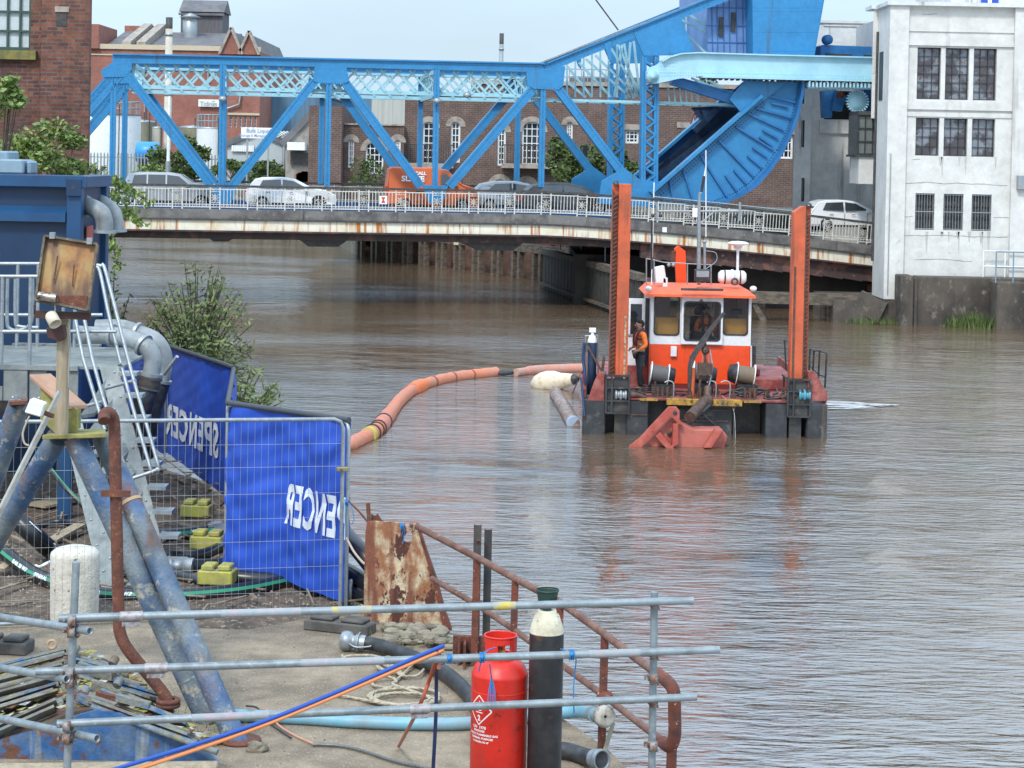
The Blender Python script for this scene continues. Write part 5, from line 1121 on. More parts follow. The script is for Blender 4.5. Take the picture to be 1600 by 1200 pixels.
mb = MB(); hb(mb, 1147.5, 1197, YB+1.0, YB+9); part('hull_block', mb, m_dark, dr)
mb = MB(); hb(mb, 1197.5, 1232, YB+.05, YB+9); part('hull_block', mb, m_hull, dr, bevel=.02)
mb = MB(); hb(mb, 948, 979, YB+.75, YB+9); hb(mb, 1233, 1261, YB+.75, YB+9); part('spud_well', mb, m_dark, dr)
mb = MB()
for px in (1148, 1290): mb.bar((xx(px), YB-.02, -.5), (xx(px), YB-.02, ZD-.05), .025, .03)
for z in (.35, .62): mb.bar((xx(1058), YB+.28, z), (xx(1142), YB+.28, z), .03, .03)
mb.bar((xx(984), YB+.03, .5), (xx(1012), YB+.03, .5), .03, .03)
part('hull_ribs', mb, m_greas, dr)
# deck
mb = MB(); mb.box((xx(947), YB+.8, ZD+.003), (xx(1262), YB+8.8, ZD+.05)); mb.box((xx(980), YB+.02, ZD+.005), (xx(1231), YB+.8, ZD+.045)); part('deck', mb, m_redox, dr)
mb = MB(); mb.bar((xx(1042), YB+.0, ZD-.02), (xx(1160), YB+.0, ZD-.02), .12, .16, (0, 0, 1)); part('yellow_beam', mb, m_yel, dr, bevel=.01)
mb = MB(); mb.bar((xx(1000), YB-.02, ZD+.02), (xx(1028), YB-.02, ZD+.02), .06, .05, (0, 0, 1)); mb.bar((xx(1163), YB-.02, ZD+.02), (xx(1190), YB-.02, ZD+.02), .06, .05, (0, 0, 1)); part('yellow_edge', mb, m_yel, dr)
# raised red bulwark ends
mb = MB(); mb.prism([D(*p) for p in ((917, 627), (944, 627), (945, 583), (936, 580), (928, 598), (921, 618))], (0, .12, 0)); mb.prism([D(*p, YB+.1) for p in ((917, 627), (921, 618), (928, 598), (936, 580))], (0, 3.2, 0)) if False else None
part('bow_plate', mb, m_redox, dr, bevel=.01)
mb = MB(); mb.prism([D(*p) for p in ((1263, 627), (1293, 627), (1292, 616), (1278, 588), (1270, 579), (1262, 580))], (0, .12, 0)); part('bow_plate', mb, m_redox, dr, bevel=.01)
mb = MB()
for px, sgn in ((913, 1), (1291, -1)): mb.bar((xx(px)+.02, YB+.2, ZD+.15), (xx(px)+(.4 if px < 1000 else 0), YB+8.7, ZD+.15), .06, .29, (0, 0, 1))
part('bulwark', mb, m_redox, dr)
# cabin
YC = 51.0; cx0 = W(1016, 530, YC).x; cx1 = W(1173, 530, YC).x; zc0 = W(1090, 601, YC).z; zc1 = W(1090, 459, YC).z; zm = W(1090, 539, YC).z; PC = PY(YC)
cb = dr
wl_ = opn(1023, 1061, 463, 523, YC); wr_ = opn(1131, 1168, 463, 523, YC); wc_ = opn(1069, 1124, 472, 531, YC)
mb = MB(); facade(mb, PC, cx0, cx1, zm, zc1, [wl_, wr_, wc_], .07)
mb.box((cx0, YC+.08, zm), (cx0+.05, YC+2.6, zc1)); mb.box((cx1-.05, YC+.08, zm), (cx1, YC+2.6, zc1)); mb.box((cx0+.06, YC+2.55, zm), (cx0+.7, YC+2.6, zc1)); mb.box((cx1-.7, YC+2.55, zm), (cx1-.06, YC+2.6, zc1)); mb.box((cx0+.06, YC+2.55, zc1-.25), (cx1-.06, YC+2.6, zc1)); part('cabin_upper', mb, m_wboat, dr)
mb = MB(); mb.box((cx0, YC-.003, zc0), (cx1, YC+2.6, zm-.002)); part('cabin_lower', mb, m_orange, dr, bevel=.02)
mb = MB(); mb.box((cx1+.002, YC-.01, zc0), (cx1+.07, YC+.1, zm)); part('corner_trim', mb, m_wboat, dr)
mb = MB(); a = W(1065, 461, YC); b = W(1128, 538, YC)    # projecting centre frame
o = wc_; mb.box((a.x, YC-.12, b.z), (o[0]-.003, YC-.003, a.z)); mb.box((o[1]+.003, YC-.12, b.z), (b.x, YC-.003, a.z)); mb.box((o[0]-.003, YC-.12, o[3]+.003), (o[1]+.003, YC-.003, a.z-.002)); mb.box((o[0]-.003, YC-.12, b.z+.002), (o[1]+.003, YC-.003, o[2]-.003)); part('window_surround', mb, m_wboat, dr)
def rrect(o, r_=.1, n=4, g=0):
    a, b, c, d = o[0]-g, o[1]+g, o[2]-g, o[3]+g; P_ = []
    for cx, cz, s in ((b-r_, c+r_, -90), (b-r_, d-r_, 0), (a+r_, d-r_, 90), (a+r_, c+r_, 180)):
        for k in range(n+1): t = R(s+90*k/n); P_.append((cx+r_*math.cos(t), cz+r_*math.sin(t)))
    return P_
m_clear = bpy.data.materials.new('tinted window'); m_clear.use_nodes = True
_n = m_clear.node_tree; _p = _n.nodes['Principled BSDF']; _p.inputs['Base Color'].default_value = (.03, .035, .04, 1); _p.inputs['Roughness'].default_value = .03; _p.inputs['Alpha'].default_value = .3
for o, dy in ((wl_, 0), (wr_, 0), (wc_, -.12)):
    outer = rrect(o, .1, 4, .025); inner = rrect(o, .09, 4, -.012); mb = MB(); n = len(outer)
    vs = [Vector((x, YC+dy-.015, z)) for x, z in outer] + [Vector((x, YC+dy-.015, z)) for x, z in inner] + [Vector((x, YC+dy+.06, z)) for x, z in outer] + [Vector((x, YC+dy+.06, z)) for x, z in inner]
    mb.add(vs, [(i, (i+1) % n, n+(i+1) % n, n+i) for i in range(n)] + [(n+i, n+(i+1) % n, 3*n+(i+1) % n, 3*n+i) for i in range(n)] + [(i, 2*n+i, 2*n+(i+1) % n, (i+1) % n) for i in range(n)])
    f = part('window', mb, m_blk, dr); mb = MB(); mb.add([Vector((x, YC+dy+.02, z)) for x, z in rrect(o, .09)], [tuple(range(n))]); part('pane', mb, m_clear, f)
mb = MB(); mb.box((cx0+.06, YC+.3, zm-.01), (wl_[1], YC+.34, W(1040, 496, YC+.3).z)); mb.box((wr_[0]-.02, YC+.3, zm-.01), (cx1-.06, YC+.34, W(1150, 498, YC+.3).z)); part('inner_ply_panel', mb, m_wood, dr)
mb = MB(); mb.box((cx0+.06, YC+.1, zm-.01), (cx1-.06, YC+2.5, zm+.01)); part('cabin_floor', mb, m_dark, dr)
mb = MB(); a = W(1094, 500, YC+1.2); mb.box((a.x-.26, YC+1.2, zm), (a.x+.26, YC+1.35, a.z+.1)); mb.box((a.x-.15, YC+1.22, a.z+.13), (a.x+.17, YC+1.32, a.z+.42)); mb.box((a.x-.28, YC+.8, zm+.02), (a.x+.28, YC+1.2, zm+.25)); part('operator_seat', mb, m_blk, dr, bevel=.03)
mb = MB(); a = W(1150, 487, YC+.5); mb.bar((a.x-.15, YC+.5, a.z), (a.x+.15, YC+.5, a.z), .28, .12, (0, 0, 1)); part('dark_lamp', mb, m_blk, dr)
mb = MB(); a = W(1096, 468, YC-.14); mb.tube([a, W(1072, 498, YC-.14)], .012, 6); mb.tube([a, W(1112, 495, YC-.14)], .012, 6); mb.bar(W(1068, 492, YC-.15), W(1078, 505, YC-.15), .02, .02); part('wiper', mb, m_blk, dr)
# roof visor
zr_ = zc1; mb = MB(); 
x0, x1 = W(1010, 461, YC-.35).x, W(1181, 461, YC-.35).x; x2, x3 = W(1020, 446, YC+.1).x, W(1170, 446, YC+.1).x; za = W(1090, 461, YC-.35).z; zb2 = W(1090, 452, YC+.1).z
v = [(x0, YC-.35, za), (x1, YC-.35, za), (x3, YC+.15, zb2), (x2, YC+.15, zb2), (x0, YC-.35, za-.06), (x1, YC-.35, za-.06), (x3, YC+2.75, zb2), (x2, YC+2.75, zb2), (x1, YC+2.75, za-.06), (x0, YC+2.75, za-.06)]
mb.add(v, [(0, 1, 2, 3), (4, 5, 1, 0), (3, 2, 6, 7), (1, 5, 8, 6, 2), (0, 3, 7, 9, 4), (4, 9, 8, 5)]); part('cabin_roof', mb, M('bright orange roof', (.85, .13, .04), (.72, .11, .04), sc=6, rough=.6, bump=.3), dr)
mb = MB(); a, b = W(1064, 452, YC-.42), W(1130, 453, YC-.42); mb.bar(a, b, .09, .06, (0, 0, 1)); part('light_bar', mb, m_dark, dr)
for px in (1013, 1177): c = W(px, 451, YC-.25); part('nav_light', MB().ball(c, .07, 8, (1.3, 1, 1)), m_white, dr)
# open side door
mb = MB(); YD = 51.6; o = opn(985, 1003, 475, 524, YD); a = W(979, 466, YD); b = W(1008, 571, YD); facade(mb, PY(YD), a.x, b.x, b.z, a.z, [o], .05, back=.05); d_ = part('door', mb, m_wboat, dr)
mb = MB(); mb.box((o[0], YD+.02, o[2]), (o[1], YD+.03, o[3])); part('pane', mb, m_glass, d_); mb = MB(); mb.box((a.x+.05, YD-.04, (a.z+b.z)/2-.1), (a.x+.2, YD-.004, (a.z+b.z)/2-.06)); part('handle', mb, m_galv, d_)
mb = MB(); a = W(1008.5, 466, YD); mb.box((a.x, YD-.1, b.z), (a.x+.12, YD+.1, a.z)); part('door_frame', mb, m_blk, dr)
mb = MB(); mb.box((W(978, 600, YD).x, YD-.1, ZD+.05), (cx0-.01, YD+.5, b.z-.01)); part('door_step', mb, m_redox, dr)
a = W(1048, 541, YC-.05); b = W(1057, 557, YC-.05); mb = MB(); mb.box((a.x, YC-.1, b.z), (b.x, YC-.005, a.z)); lb_ = part('control_box', mb, m_wboat, dr, bevel=.01)
# deck house side ledges
mb = MB(); mb.box((cx1+.08, YC-.2, ZD+.05), (W(1245, 590, YC).x, YC+3, W(1200, 590, YC).z)); mb.box((cx1+.1, YC+.3, W(1200, 590, YC).z), (W(1190, 590, YC).x, YC+2, W(1200, 578, YC).z)); part('deck_locker', mb, m_redox, dr, bevel=.03)
mb = MB(); mb.box((cx0-.02, YC-.12, ZD+.05), (cx1+.05, YC+2.6, zc0-.003)); part('cabin_plinth', mb, M('dark red plinth', (.13, .02, .018), rough=.6), dr)
mb = MB(); a = W(1178, 540, YC-.05); mb.tube([a, W(1178, 590, YC-.05)], .05, 8); part('side_hose', mb, m_blk, dr)
# spuds with racks
def spud(px0, px1, ytop, side, lean=0):
    Ys = YB+.15; a = W(px0, 600, Ys).x; b = W(px1, 600, Ys).x; zt_ = W(px0, ytop, Ys).z; sp_w = b-a; k = sp_w*.34
    f0, f1 = (a+k, b) if side < 0 else (a, b-k*.9)
    zd = D(960, 590).z
    mb = MB(); mb.box((f0, Ys, zd), (f1, Ys+.42, zt_))
    if side > 0: mb = MB(); mb.prism([(f0, Ys, zd), (f1, Ys, zd), (f1, Ys, zt_), (f1-.1, Ys, zt_), (f0, Ys, zt_-.15)], (0, .42, 0))
    sp = part('spud_leg', mb, m_spud, dr, bevel=.012)
    mb = MB(); mb.box((f0+.003, Ys+.003, -2), (f1-.003, Ys+.417, zd-.002)); part('wet_spud_foot', mb, m_dark, sp)
    mb = MB(); mb.box((a-.05, YB+.02, D(960, 645).z), (b+.02, YB+.1, zd-.03)); part('guide_plate', mb, m_dark, dr)
    mb = MB(); r0, r1 = (a, a+k-.004) if side < 0 else (b-k*.9+.004, b)
    mb.box((r0, Ys+.12, zd), (r1, Ys+.40, zt_-.02)); part('rack_web', mb, m_spud, sp)
    mb = MB(); z = zd
    while z < zt_-.25: mb.bar((r0+.02, Ys+.08, z), (r1-.02, Ys+.08, z+.07), .035, .07, (0, 1, 0)); z += .105
    part('rack_teeth', mb, m_greas, sp)
    mb = MB(); mb.bar((r0+.015, Ys+.08, zd), (r0+.015, Ys+.08, zt_-.15), .025, .09, (0, 1, 0)); part('rack_edge', mb, m_greas, sp)
    mb = MB(); xm_ = f0+(f1-f0)*(.22 if side > 0 else .74); mb.bar((xm_, Ys-.012, .9), (xm_, Ys-.012, 4.2 if side > 0 else 2.9), .05, .02, (0, 1, 0)); part('wear_strip', mb, m_greas if side > 0 else M('worn bare steel', (.45, .33, .2), (.25, .12, .07), sc=14, rough=.5), sp)
    mb = MB(); xc = (r0+r1)/2; mb.lathe([(.03, 0), (.07, 0), (.07, .1), (.03, .1)], Matrix.Translation((xc, Ys+.1, zt_+.02)) @ Matrix.Rotation(R(90), 4, 'X'), 10); part('lifting_sheave', mb, m_greas, sp)
    # guide frame on the hull
    mb = MB(); g0, g1 = a-.07, b+.04; z0, z1 = D(960, 645).z, D(960, 587).z
    for x in (g0, g0+.14, g1): mb.bar((x, YB-.02, z0), (x, YB-.02, z1), .045, .12, (0, 1, 0))
    for z in (z0, z0+.3, z0+.62, z1): mb.bar((g0, YB-.02, z), (g1, YB-.02, z), .04, .1, (0, 1, 0))
    for x in (g0, g1): mb.bar((x, YB+.05, z1), (x, YB+.9, z1), .05, .05); mb.bar((x, YB+.7, z0), (x, YB+.7, z1), .05, .05)
    part('spud_guide', mb, m_hull, dr)
    return a, b
spud(951, 980, 287, -1); spud(1234, 1262, 322, 1)
for px, c_ in ((970, m_galv), (1257, M('turquoise motor', (.08, .28, .36), rough=.4))):
    mb = MB(); c = D(px, 617, YB+.02); T = Matrix.Translation(c) @ Matrix.Rotation(R(90), 4, 'Y'); mb.lathe([(.01, -.14), (.13, -.14), (.13, -.09), (.10, -.09), (.10, -.03), (.14, -.03), (.14, .02), (.10, .03), (.10, .09), (.13, .1), (.13, .14), (.01, .14)], T, 18); part('drive_motor', mb, c_, dr)
    mb = MB(); q0 = D(px+(12 if px < 1000 else -12), 617, YB+.05); q1 = D(px+(38 if px < 1000 else -36), 621, YB+.15); mb.tube([q0, q0.lerp(q1, .5)+Vector((0, 0, .03)), q1], [.09, .07, .04], 10); mb.tube(smoothpath([q0, q0+Vector((0, 0, .12)), q1+Vector((0, .1, .08)), q1])[:], .02, 6); part('gearbox', mb, m_greas, dr)
mb = MB(); q_ = random.Random(5)
for k in range(16):
    x0 = xx(q_.uniform(985, 1225)); y0 = YB+q_.uniform(.15, 1.2); p_ = [Vector((x0, y0, ZD+.07))]
    for j in range(4): p_.append(p_[-1]+Vector((q_.uniform(-.45, .45), q_.uniform(-.15, .3), q_.uniform(-.02, .07))))
    for v_ in p_: v_.z = max(ZD+.06, v_.z); v_.y = max(YB+.1, v_.y); v_.x = min(max(v_.x, xx(984)), xx(1228))
    mb.tube(smoothpath(p_, 4), q_.choice((.015, .022, .03)), 6)
part('deck_hoses', mb, m_blk, dr)
mb = MB()
for k in range(9): x0 = xx(1000+k*25+q_.uniform(-6, 6)); y0 = YB+q_.uniform(.2, 1.0); h_ = q_.uniform(.06, .2); mb.box((x0-.06, y0, ZD+.05), (x0+.07, y0+.14, ZD+.05+h_)); mb.tube([(x0, y0+.07, ZD+.05), (x0+.02, y0+.07, ZD+.12+h_*1.4)], .03, 7)
part('deck_fittings', mb, m_greas, dr)
mb = MB(); mb.box((cx1-.55, YC-.035, zm+.62), (cx1-.28, YC-.02, zm+.62+.01)) if False else mb.tube([(cx0+.1, YC-.02, zc1-.06), (cx1-.1, YC-.02, zc1-.06)], .02, 6)
part('cable_conduit', mb, m_dark, dr)
# winches
def winch(px, py, w_, brown=False):
    c = D(px, py, YB+1.3); T = Matrix.Translation(c) @ Matrix.Rotation(R(90), 4, 'Y') @ Matrix.Rotation(R(8), 4, 'Y'); h = w_/2
    rt_ = part('winch_drum', MB().lathe([(.22+.008*(k % 2), -h+2*h*k/22) for k in range(23)], T, 22), M('wound wire', (.10, .10, .10) if not brown else (.17, .13, .09), rough=.7), dr)
    part('flange', MB().lathe([(.05, -h-.02), (.3, -h-.02), (.3, -h), (.05, -h)], T, 24), m_white, rt_); part('flange', MB().lathe([(.05, h), (.3, h), (.3, h+.02), (.05, h+.02)], T, 24), m_white, rt_)
    part('end_cover', MB().lathe([(.24, h+.02), (.2, h+.18), (.01, h+.2)] if px < 1100 else [(.01, -h-.24), (.2, -h-.2), (.26, -h-.02)], T, 20), m_blk, rt_)
    mb = MB(); mb.box((c.x-h, c.y-.2, ZD+.05), (c.x+h+.1, c.y+.25, c.z-.22)); part('winch_bed', mb, m_blk, dr)
    mb = MB(); 
    for e in (-.1, .02, .14): mb.tube([(c.x+e, YB+.35, ZD), (c.x+e, YB+.35, ZD+.3)], .045, 8)
    mb.box((c.x-.18, YB+.25, ZD+.02), (c.x+.22, YB+.5, ZD+.07)); part('fairlead', mb, m_greas, dr)
winch(1030, 585, .42); winch(1164, 586, .42, True); winch(1095, 584, .4)
mb = MB()
for px in (1052, 1118, 1140): a = D(px, 622, YB+.4); mb.tube(smoothpath([a, a+Vector((0, 0, .35)), a+Vector((-.12, 0, .42)), a+Vector((-.22, 0, .38))], 4), .02, 6)
part('hose_hoop', mb, m_galv, dr)
# bow crane davit, ladder pulley gantry
mb = MB(); pth = [(1077, 628, .055), (1077, 600, .07), (1078, 575, .1), (1083, 557, .15), (1097, 535, .14), (1112, 512, .1), (1132, 488, .07)]
L1 = [D(p[0], p[1], YB+.3)-Vector((p[2]/2, 0, 0)) for p in pth]; L2 = [D(p[0], p[1], YB+.3)+Vector((p[2]/2, 0, -p[2]*.4 if i > 3 else 0)) for i, p in enumerate(pth)]
mb.prism(L1+L2[::-1], (0, .1, 0)); part('davit', mb, m_dark, dr, bevel=.01)
mb = MB(); part('davit_post', MB().tube([D(1081, 628, YB+.35), D(1084, 575, YB+.35)], .05, 8), m_spud, dr)
c = D(1101, 600, YB+.4); mb = MB()
for e in (-.18, .16): mb.bar((c.x+e, YB+.4, ZD), (c.x+e*.35, YB+.4, D(0, 560).z+.1), .05, .09)
mb.bar((c.x-.2, YB+.4, ZD+.55), (c.x+.2, YB+.4, ZD+.55), .05, .05); mb.box((c.x-.17, YB+.25, ZD+.62), (c.x+.17, YB+.55, ZD+.9)); part('ladder_gantry', mb, m_greas, dr)
mb = MB(); q = D(1102, 555, YB+.4); mb.tube([q+Vector((0, 0, .3)), q+Vector((0, 0, -.35))], .03, 6); T = Matrix.Translation(q+Vector((0, -.02, .12))) @ Matrix.Rotation(R(90), 4, 'X'); mb.lathe([(.02, -.03), (.1, -.03), (.08, 0), (.1, .03), (.02, .03)], T, 14); mb.bar(q+Vector((-.07, 0, .2)), q+Vector((.05, 0, -.25)), .05, .08); part('pulley_block', mb, m_greas, dr)
mb = MB(); 
for e in (-.04, .05): mb.tube([q+Vector((e, 0, .1)), (c.x+e*2, YB+.4, ZD+.9)], .012, 5)
mb.tube(smoothpath([q+Vector((.1, 0, .15)), D(1113, 575, YB+.35), D(1106, 610, YB+.3)], 4), .02, 6); part('hoist_wire', mb, m_galv, dr)
mb = MB(); mb.tube([D(1105, 622, YB-.1), D(1094, 634, YB-.5), D(1078, 652, YB-1.3)], [.11, .13, .14], 14); mb.tube([D(1106, 605, YB+.1), D(1105, 624, YB-.1)], .09, 12); mb.ball(D(1105, 627, YB-.15), .16); part('ladder_arm', mb, m_greas, dr)
mb = MB(); mb.tube([D(1110, 632, YB-.2), D(1095, 645, YB-.7), D(1078, 660, YB-1.3)], [.06, .06, .06], 8); mb.tube(smoothpath([D(1085, 650, YB-.8), D(1105, 655, YB-.5), D(1120, 662, YB-.3)], 4), .02, 6); mb.tube(smoothpath([D(1090, 640, YB-.6), D(1112, 660, YB-.6), D(1128, 672, YB-.5)], 4), .025, 6); part('hydraulic_hoses', mb, m_blk, dr)
# digging bucket frame breaking the surface
m_buck = M('faded red bucket paint', (.34, .06, .04), (.44, .12, .09), sc=3, lo=.45, hi=.65, c3=(.14, .04, .03), sc3=7, lo3=.56, hi3=.68, rough=.6)
YK = 46.6
mb = MB(); mb.prism([W(*p, YK) for p in ((981, 700), (1000, 684), (1045, 636), (1057, 636), (1062, 642), (1062, 655), (1068, 666), (1058, 662), (1050, 650), (1010, 690), (1000, 703))], (0, .14, 0)); part('cutter_frame', mb, m_buck, dr, bevel=.01)
mb = MB(); mb.prism([W(*p, YK+.2) for p in ((1000, 703), (1050, 652), (1062, 662), (1085, 672), (1128, 672), (1137, 682), (1130, 704))], (0, .7, 0)); part('cutter_shield', mb, M('pink faded shield', (.42, .12, .09), (.30, .07, .05), sc=2, rough=.6), dr, bevel=.015)
mb = MB(); mb.prism([W(*p, YK-.1) for p in ((1052, 664), (1060, 662), (1060, 694), (1050, 700))], (0, .28, 0)); mb.prism([W(*p, YK-.1) for p in ((1024, 682), (1032, 676), (1056, 704), (1046, 706))], (0, .28, 0)); mb.prism([W(*p, YK-.1) for p in ((1100, 700), (1118, 672), (1130, 672), (1112, 700))], (0, .28, 0)); part('cutter_webs', mb, m_buck, dr, bevel=.01)
mb = MB(); mb.lathe([(.01, 0), (.05, 0), (.05, .04)], Matrix.Translation(W(1055, 645, YK-.04)) @ Matrix.Rotation(R(-90), 4, 'X'), 12); mb.lathe([(.01, 0), (.06, 0), (.06, .04)], Matrix.Translation(W(1046, 677, YK+.15)) @ Matrix.Rotation(R(-90), 4, 'X'), 12); part('pin', mb, m_dark, dr)
mb = MB(); mb.tube(smoothpath([D(1128, 618, YB+.3), D(1146, 640, YB), D(1149, 690, YB-.2)], 5), .011, 6); part('hanging_rope', mb, m_galv, dr)
# roof equipment
zR = zb2
YR = YC+.9
def RP(px, py, Y=YR): return W(px, py, Y)
mb = MB(); mb.tube([RP(1092, 445), RP(1092, 330), RP(1093, 300)], [.055, .05, .03], 10); mb.tube([RP(1028, 330), RP(1157, 330)], .028, 8); mb.tube([RP(1070, 331), RP(1091, 350)], .022, 6); mb.tube([RP(1115, 331), RP(1094, 350)], .022, 6); mb.tube([RP(1026, 316), RP(1026, 345)], .03, 8); mb.tube([RP(1156, 316), RP(1156, 345)], .035, 8); part('aerial_mast', mb, m_galv, dr)
mb = MB(); mb.box((RP(1089, 0).x, YR-.06, RP(0, 318).z), (RP(1097, 0).x, YR+.06, RP(0, 303).z)); part('aerial_box', mb, m_white, dr, bevel=.015)
mb = MB(); mb.tube([RP(1018, 445), RP(1022, 285)], .016, 6); mb.tube([RP(1103, 370), RP(1103, 235)], .016, 6); mb.tube([RP(1095, 302), RP(1103, 262)], .02, 6); part('whip_aerial', mb, m_white, dr)
mb = MB()
for x, y in ((1020, 311), (1033, 311), (1020, 337), (1032, 337), (1148, 338), (1162, 337)): mb.ball(RP(x, y), .05, 6)
mb.tube([RP(1018, 420), RP(1019, 345)], .03, 6); mb.tube([RP(1096, 300), RP(1100, 275)], .04, 6); part('clamps', mb, m_blk, dr)
mb = MB(); mb.tube([RP(1101, 442), RP(1101, 380)], .035, 8); mb.lathe([(.01, .05), (.07, .02), (.07, 0), (.02, -.04)], Matrix.Translation(RP(1101, 378)), 12); mb.tube(smoothpath([RP(1103, 392), RP(1118, 395), RP(1119, 408), RP(1103, 420)], 5), .012, 6); part('gps_aerial', mb, m_galv, dr)
mb = MB(); mb.tube([RP(1152, 445), RP(1153, 388)], .035, 8); mb.lathe([(.01, .06), (.20, .04), (.3, 0), (.29, -.02), (.12, -.06), (.1, -.14), (.03, -.17)], Matrix.Translation(RP(1153, 380)), 20); part('satellite_dome', mb, m_white, dr)
c = RP(1144, 433); T = Matrix.Translation(c) @ Matrix.Rotation(R(90), 4, 'Y'); mb = MB(); mb.lathe([(.01, -.37), (.11, -.36), (.17, -.3), (.18, -.2), (.18, -.03), (.2, -.03), (.2, .03), (.18, .03), (.18, .2), (.17, .3), (.11, .36), (.01, .37)], T, 18); lr_ = part('liferaft_canister', mb, m_white, dr)
mb = MB(); mb.lathe([(.185, -.22), (.19, -.2), (.185, -.18)], T, 18); mb.lathe([(.185, .18), (.19, .2), (.185, .22)], T, 18); part('lashing', mb, m_dark, lr_)
mb = MB(); mb.lathe([(.05, -.03), (.1, -.03), (.1, .03), (.05, .03), (.05, -.03)], Matrix.Translation(RP(1148, 440, YR-.3)) @ Matrix.Rotation(R(90), 4, 'X'), 14); part('fairlead_ring', mb, m_greas, dr)
mb = MB(); a = RP(1086, 421, YR-.4); b = RP(1110, 441, YR-.4); mb.box((a.x, a.y, b.z), (b.x, a.y+.2, a.z)); fl_ = part('floodlight', mb, m_blk, dr, bevel=.02); mb = MB(); mb.box((a.x+.04, a.y-.012, b.z+.13), (b.x-.04, a.y-.002, a.z-.03)); part('lens', mb, m_galv, fl_)
mb = MB(); mb.prism([RP(*p, YR+2.2) for p in ((1054, 389), (1060, 384), (1071, 392), (1073, 446), (1057, 446))], (0, .2, 0)); part('stern_fin', mb, m_orange, dr)
mb = MB(); mb.tube([RP(1052, 410, YR+2.2), RP(1053, 392, YR+2.2)], .06, 8); part('exhaust', mb, m_rust, dr)
mb = MB(); a = RP(1023, 416); b = RP(1041, 443); mb.prism([RP(*p) for p in ((1023, 418), (1038, 415), (1042, 443), (1025, 443))], (0, .3, 0)); mb.box((RP(1045, 0).x, YR, RP(0, 443).z), (RP(1053, 0).x, YR+.2, RP(0, 413).z)); part('vent_boxes', mb, m_wboat, dr, bevel=.02)
mb = MB()
for e in (1045, 1052): mb.ball(RP(e, 414, YR-.1), .05, 8)
part('deck_lamp', mb, m_galv, dr)
mb = MB(); 
for p, q in (((1010, 404), (1010, 445)), ((1010, 404), (1038, 410)), ((1038, 410), (1111, 414)), ((1111, 414), (1111, 445)), ((1074, 412), (1074, 445)), ((1022, 405), (1022, 445))): mb.tube([RP(*p, YR+.8), RP(*q, YR+.8)], .018, 6)
part('roof_rail', mb, m_galv, dr)
# stern rails and side gear
mb = MB()
def stn(pl, Y0, Y1, py0, py1): pass
for k, (px, yt, yb) in enumerate(((1226, 531, 590), (1234, 535, 590), (1266, 545, 600), (1272, 548, 600), (1281, 548, 603), (1292, 552, 606))): Yk = YB+5-.8*k; mb.tube([W(px, yt, Yk), W(px+(3 if k < 2 else -3), yb, Yk)], .025, 6)
mb.tube([W(1226, 531, YB+5), W(1234, 535, YB+4.2)], .02, 6); mb.tube([W(*p) for p in ((1266, 545, YB+3.4), (1272, 548, YB+2.6), (1281, 548, YB+1.8), (1292, 552, YB+1))], .02, 6); mb.tube([W(*p) for p in ((1266, 572, YB+3.4), (1276, 582, YB+2.6), (1283, 587, YB+1.8), (1289, 588, YB+1))], .02, 6)
part('guard_rail', mb, m_blk, dr)
mb = MB(); mb.tube([W(915, 525, YB+.6), W(915, 620, YB+.6)], .022, 6); mb.tube([W(914, 525, YB+.6), W(934, 524, YB+.6)], .02, 6); mb.tube([W(934, 524, YB+.6), W(935, 600, YB+.6)], .02, 6); part('bottle_rack', mb, m_galv, dr)
mb = MB(); mb.bar(W(915, 535, YB+.3), W(940, 580, YB+.3), .07, .05); mb.bar(W(944, 557, YB+.4), W(941, 580, YB+.4), .07, .05); part('boat_hook', mb, m_greas, dr)
mb = MB(); mb.tube(smoothpath([W(913, 535, YB+.5), W(911, 560, YB+.5), W(914, 590, YB+.4), W(912, 625, YB+.3)], 5), .035, 6); mb.tube([W(908, 590, YB+.1), W(913, 650, YB-.1)], .03, 6); part('side_hose', mb, M('navy hose', (.02, .05, .13), rough=.5), dr)
mb = MB(); mb.tube([W(908, 585, YB+.3), W(912, 610, YB+.2)], .05, 8); part('red_pipe', mb, m_redox, dr)
# gas bottle standing on deck
c = W(925, 560, YB+.5); r = root('gas_bottle', 'dark blue gas bottle with white shoulder on the bow corner of the dredger', 'gas cylinder', (c.x, c.y, ZD)); T = Matrix.Translation((c.x, c.y, 0)); zt_ = W(925, 535, YB+.5).z
part('bottle_body', MB().lathe([(.01, ZD+.05), (.11, ZD+.06), (.115, zt_)], T, 18), M('navy bottle', (.02, .045, .10), rough=.5), r)
part('shoulder', MB().lathe([(.116, zt_), (.115, zt_+.06), (.08, zt_+.16), (.035, zt_+.19), (.035, zt_+.24), (.01, zt_+.24)], T, 18), m_white, r); part('valve', MB().box((c.x-.08, c.y-.04, zt_+.25), (c.x+.08, c.y+.04, zt_+.36)), m_white, r)
# fender buoy
r = root('fender_buoy', 'cream torpedo shaped fender float with a dark rope end beside the dredger', 'buoy', (W(866, 597, 58).x, 58, 0)); a = W(831, 600, 58.6); b = W(904, 592, 57.6); ax = (b-a).normalized(); L_ = (b-a).length; T = Matrix.Translation(a) @ ax.to_track_quat('Z', 'Y').to_matrix().to_4x4()
part('float', MB().lathe([(.01, .0), (.12, .04), (.23, .17), (.31, .38), (.335, .6), (.31, .86), (.24, 1.05), (.16, L_*.90)], T, 20), M('cream float', (.68, .60, .46), (.52, .43, .29), sc=4, lo=.5, hi=.65, rough=.6, grime=(.2, .17, .1, .6, 5)), r)
part('rope_eye', MB().lathe([(.16, L_*.87), (.15, L_*.93), (.06, L_), (.01, L_+.02)], T, 14), m_blk, r); mb = MB(); mb.tube([b, W(914, 575, 55)], .03, 6); mb.tube([b, W(893, 618, 57)], .02, 6); part('lanyard', mb, m_blk, r)
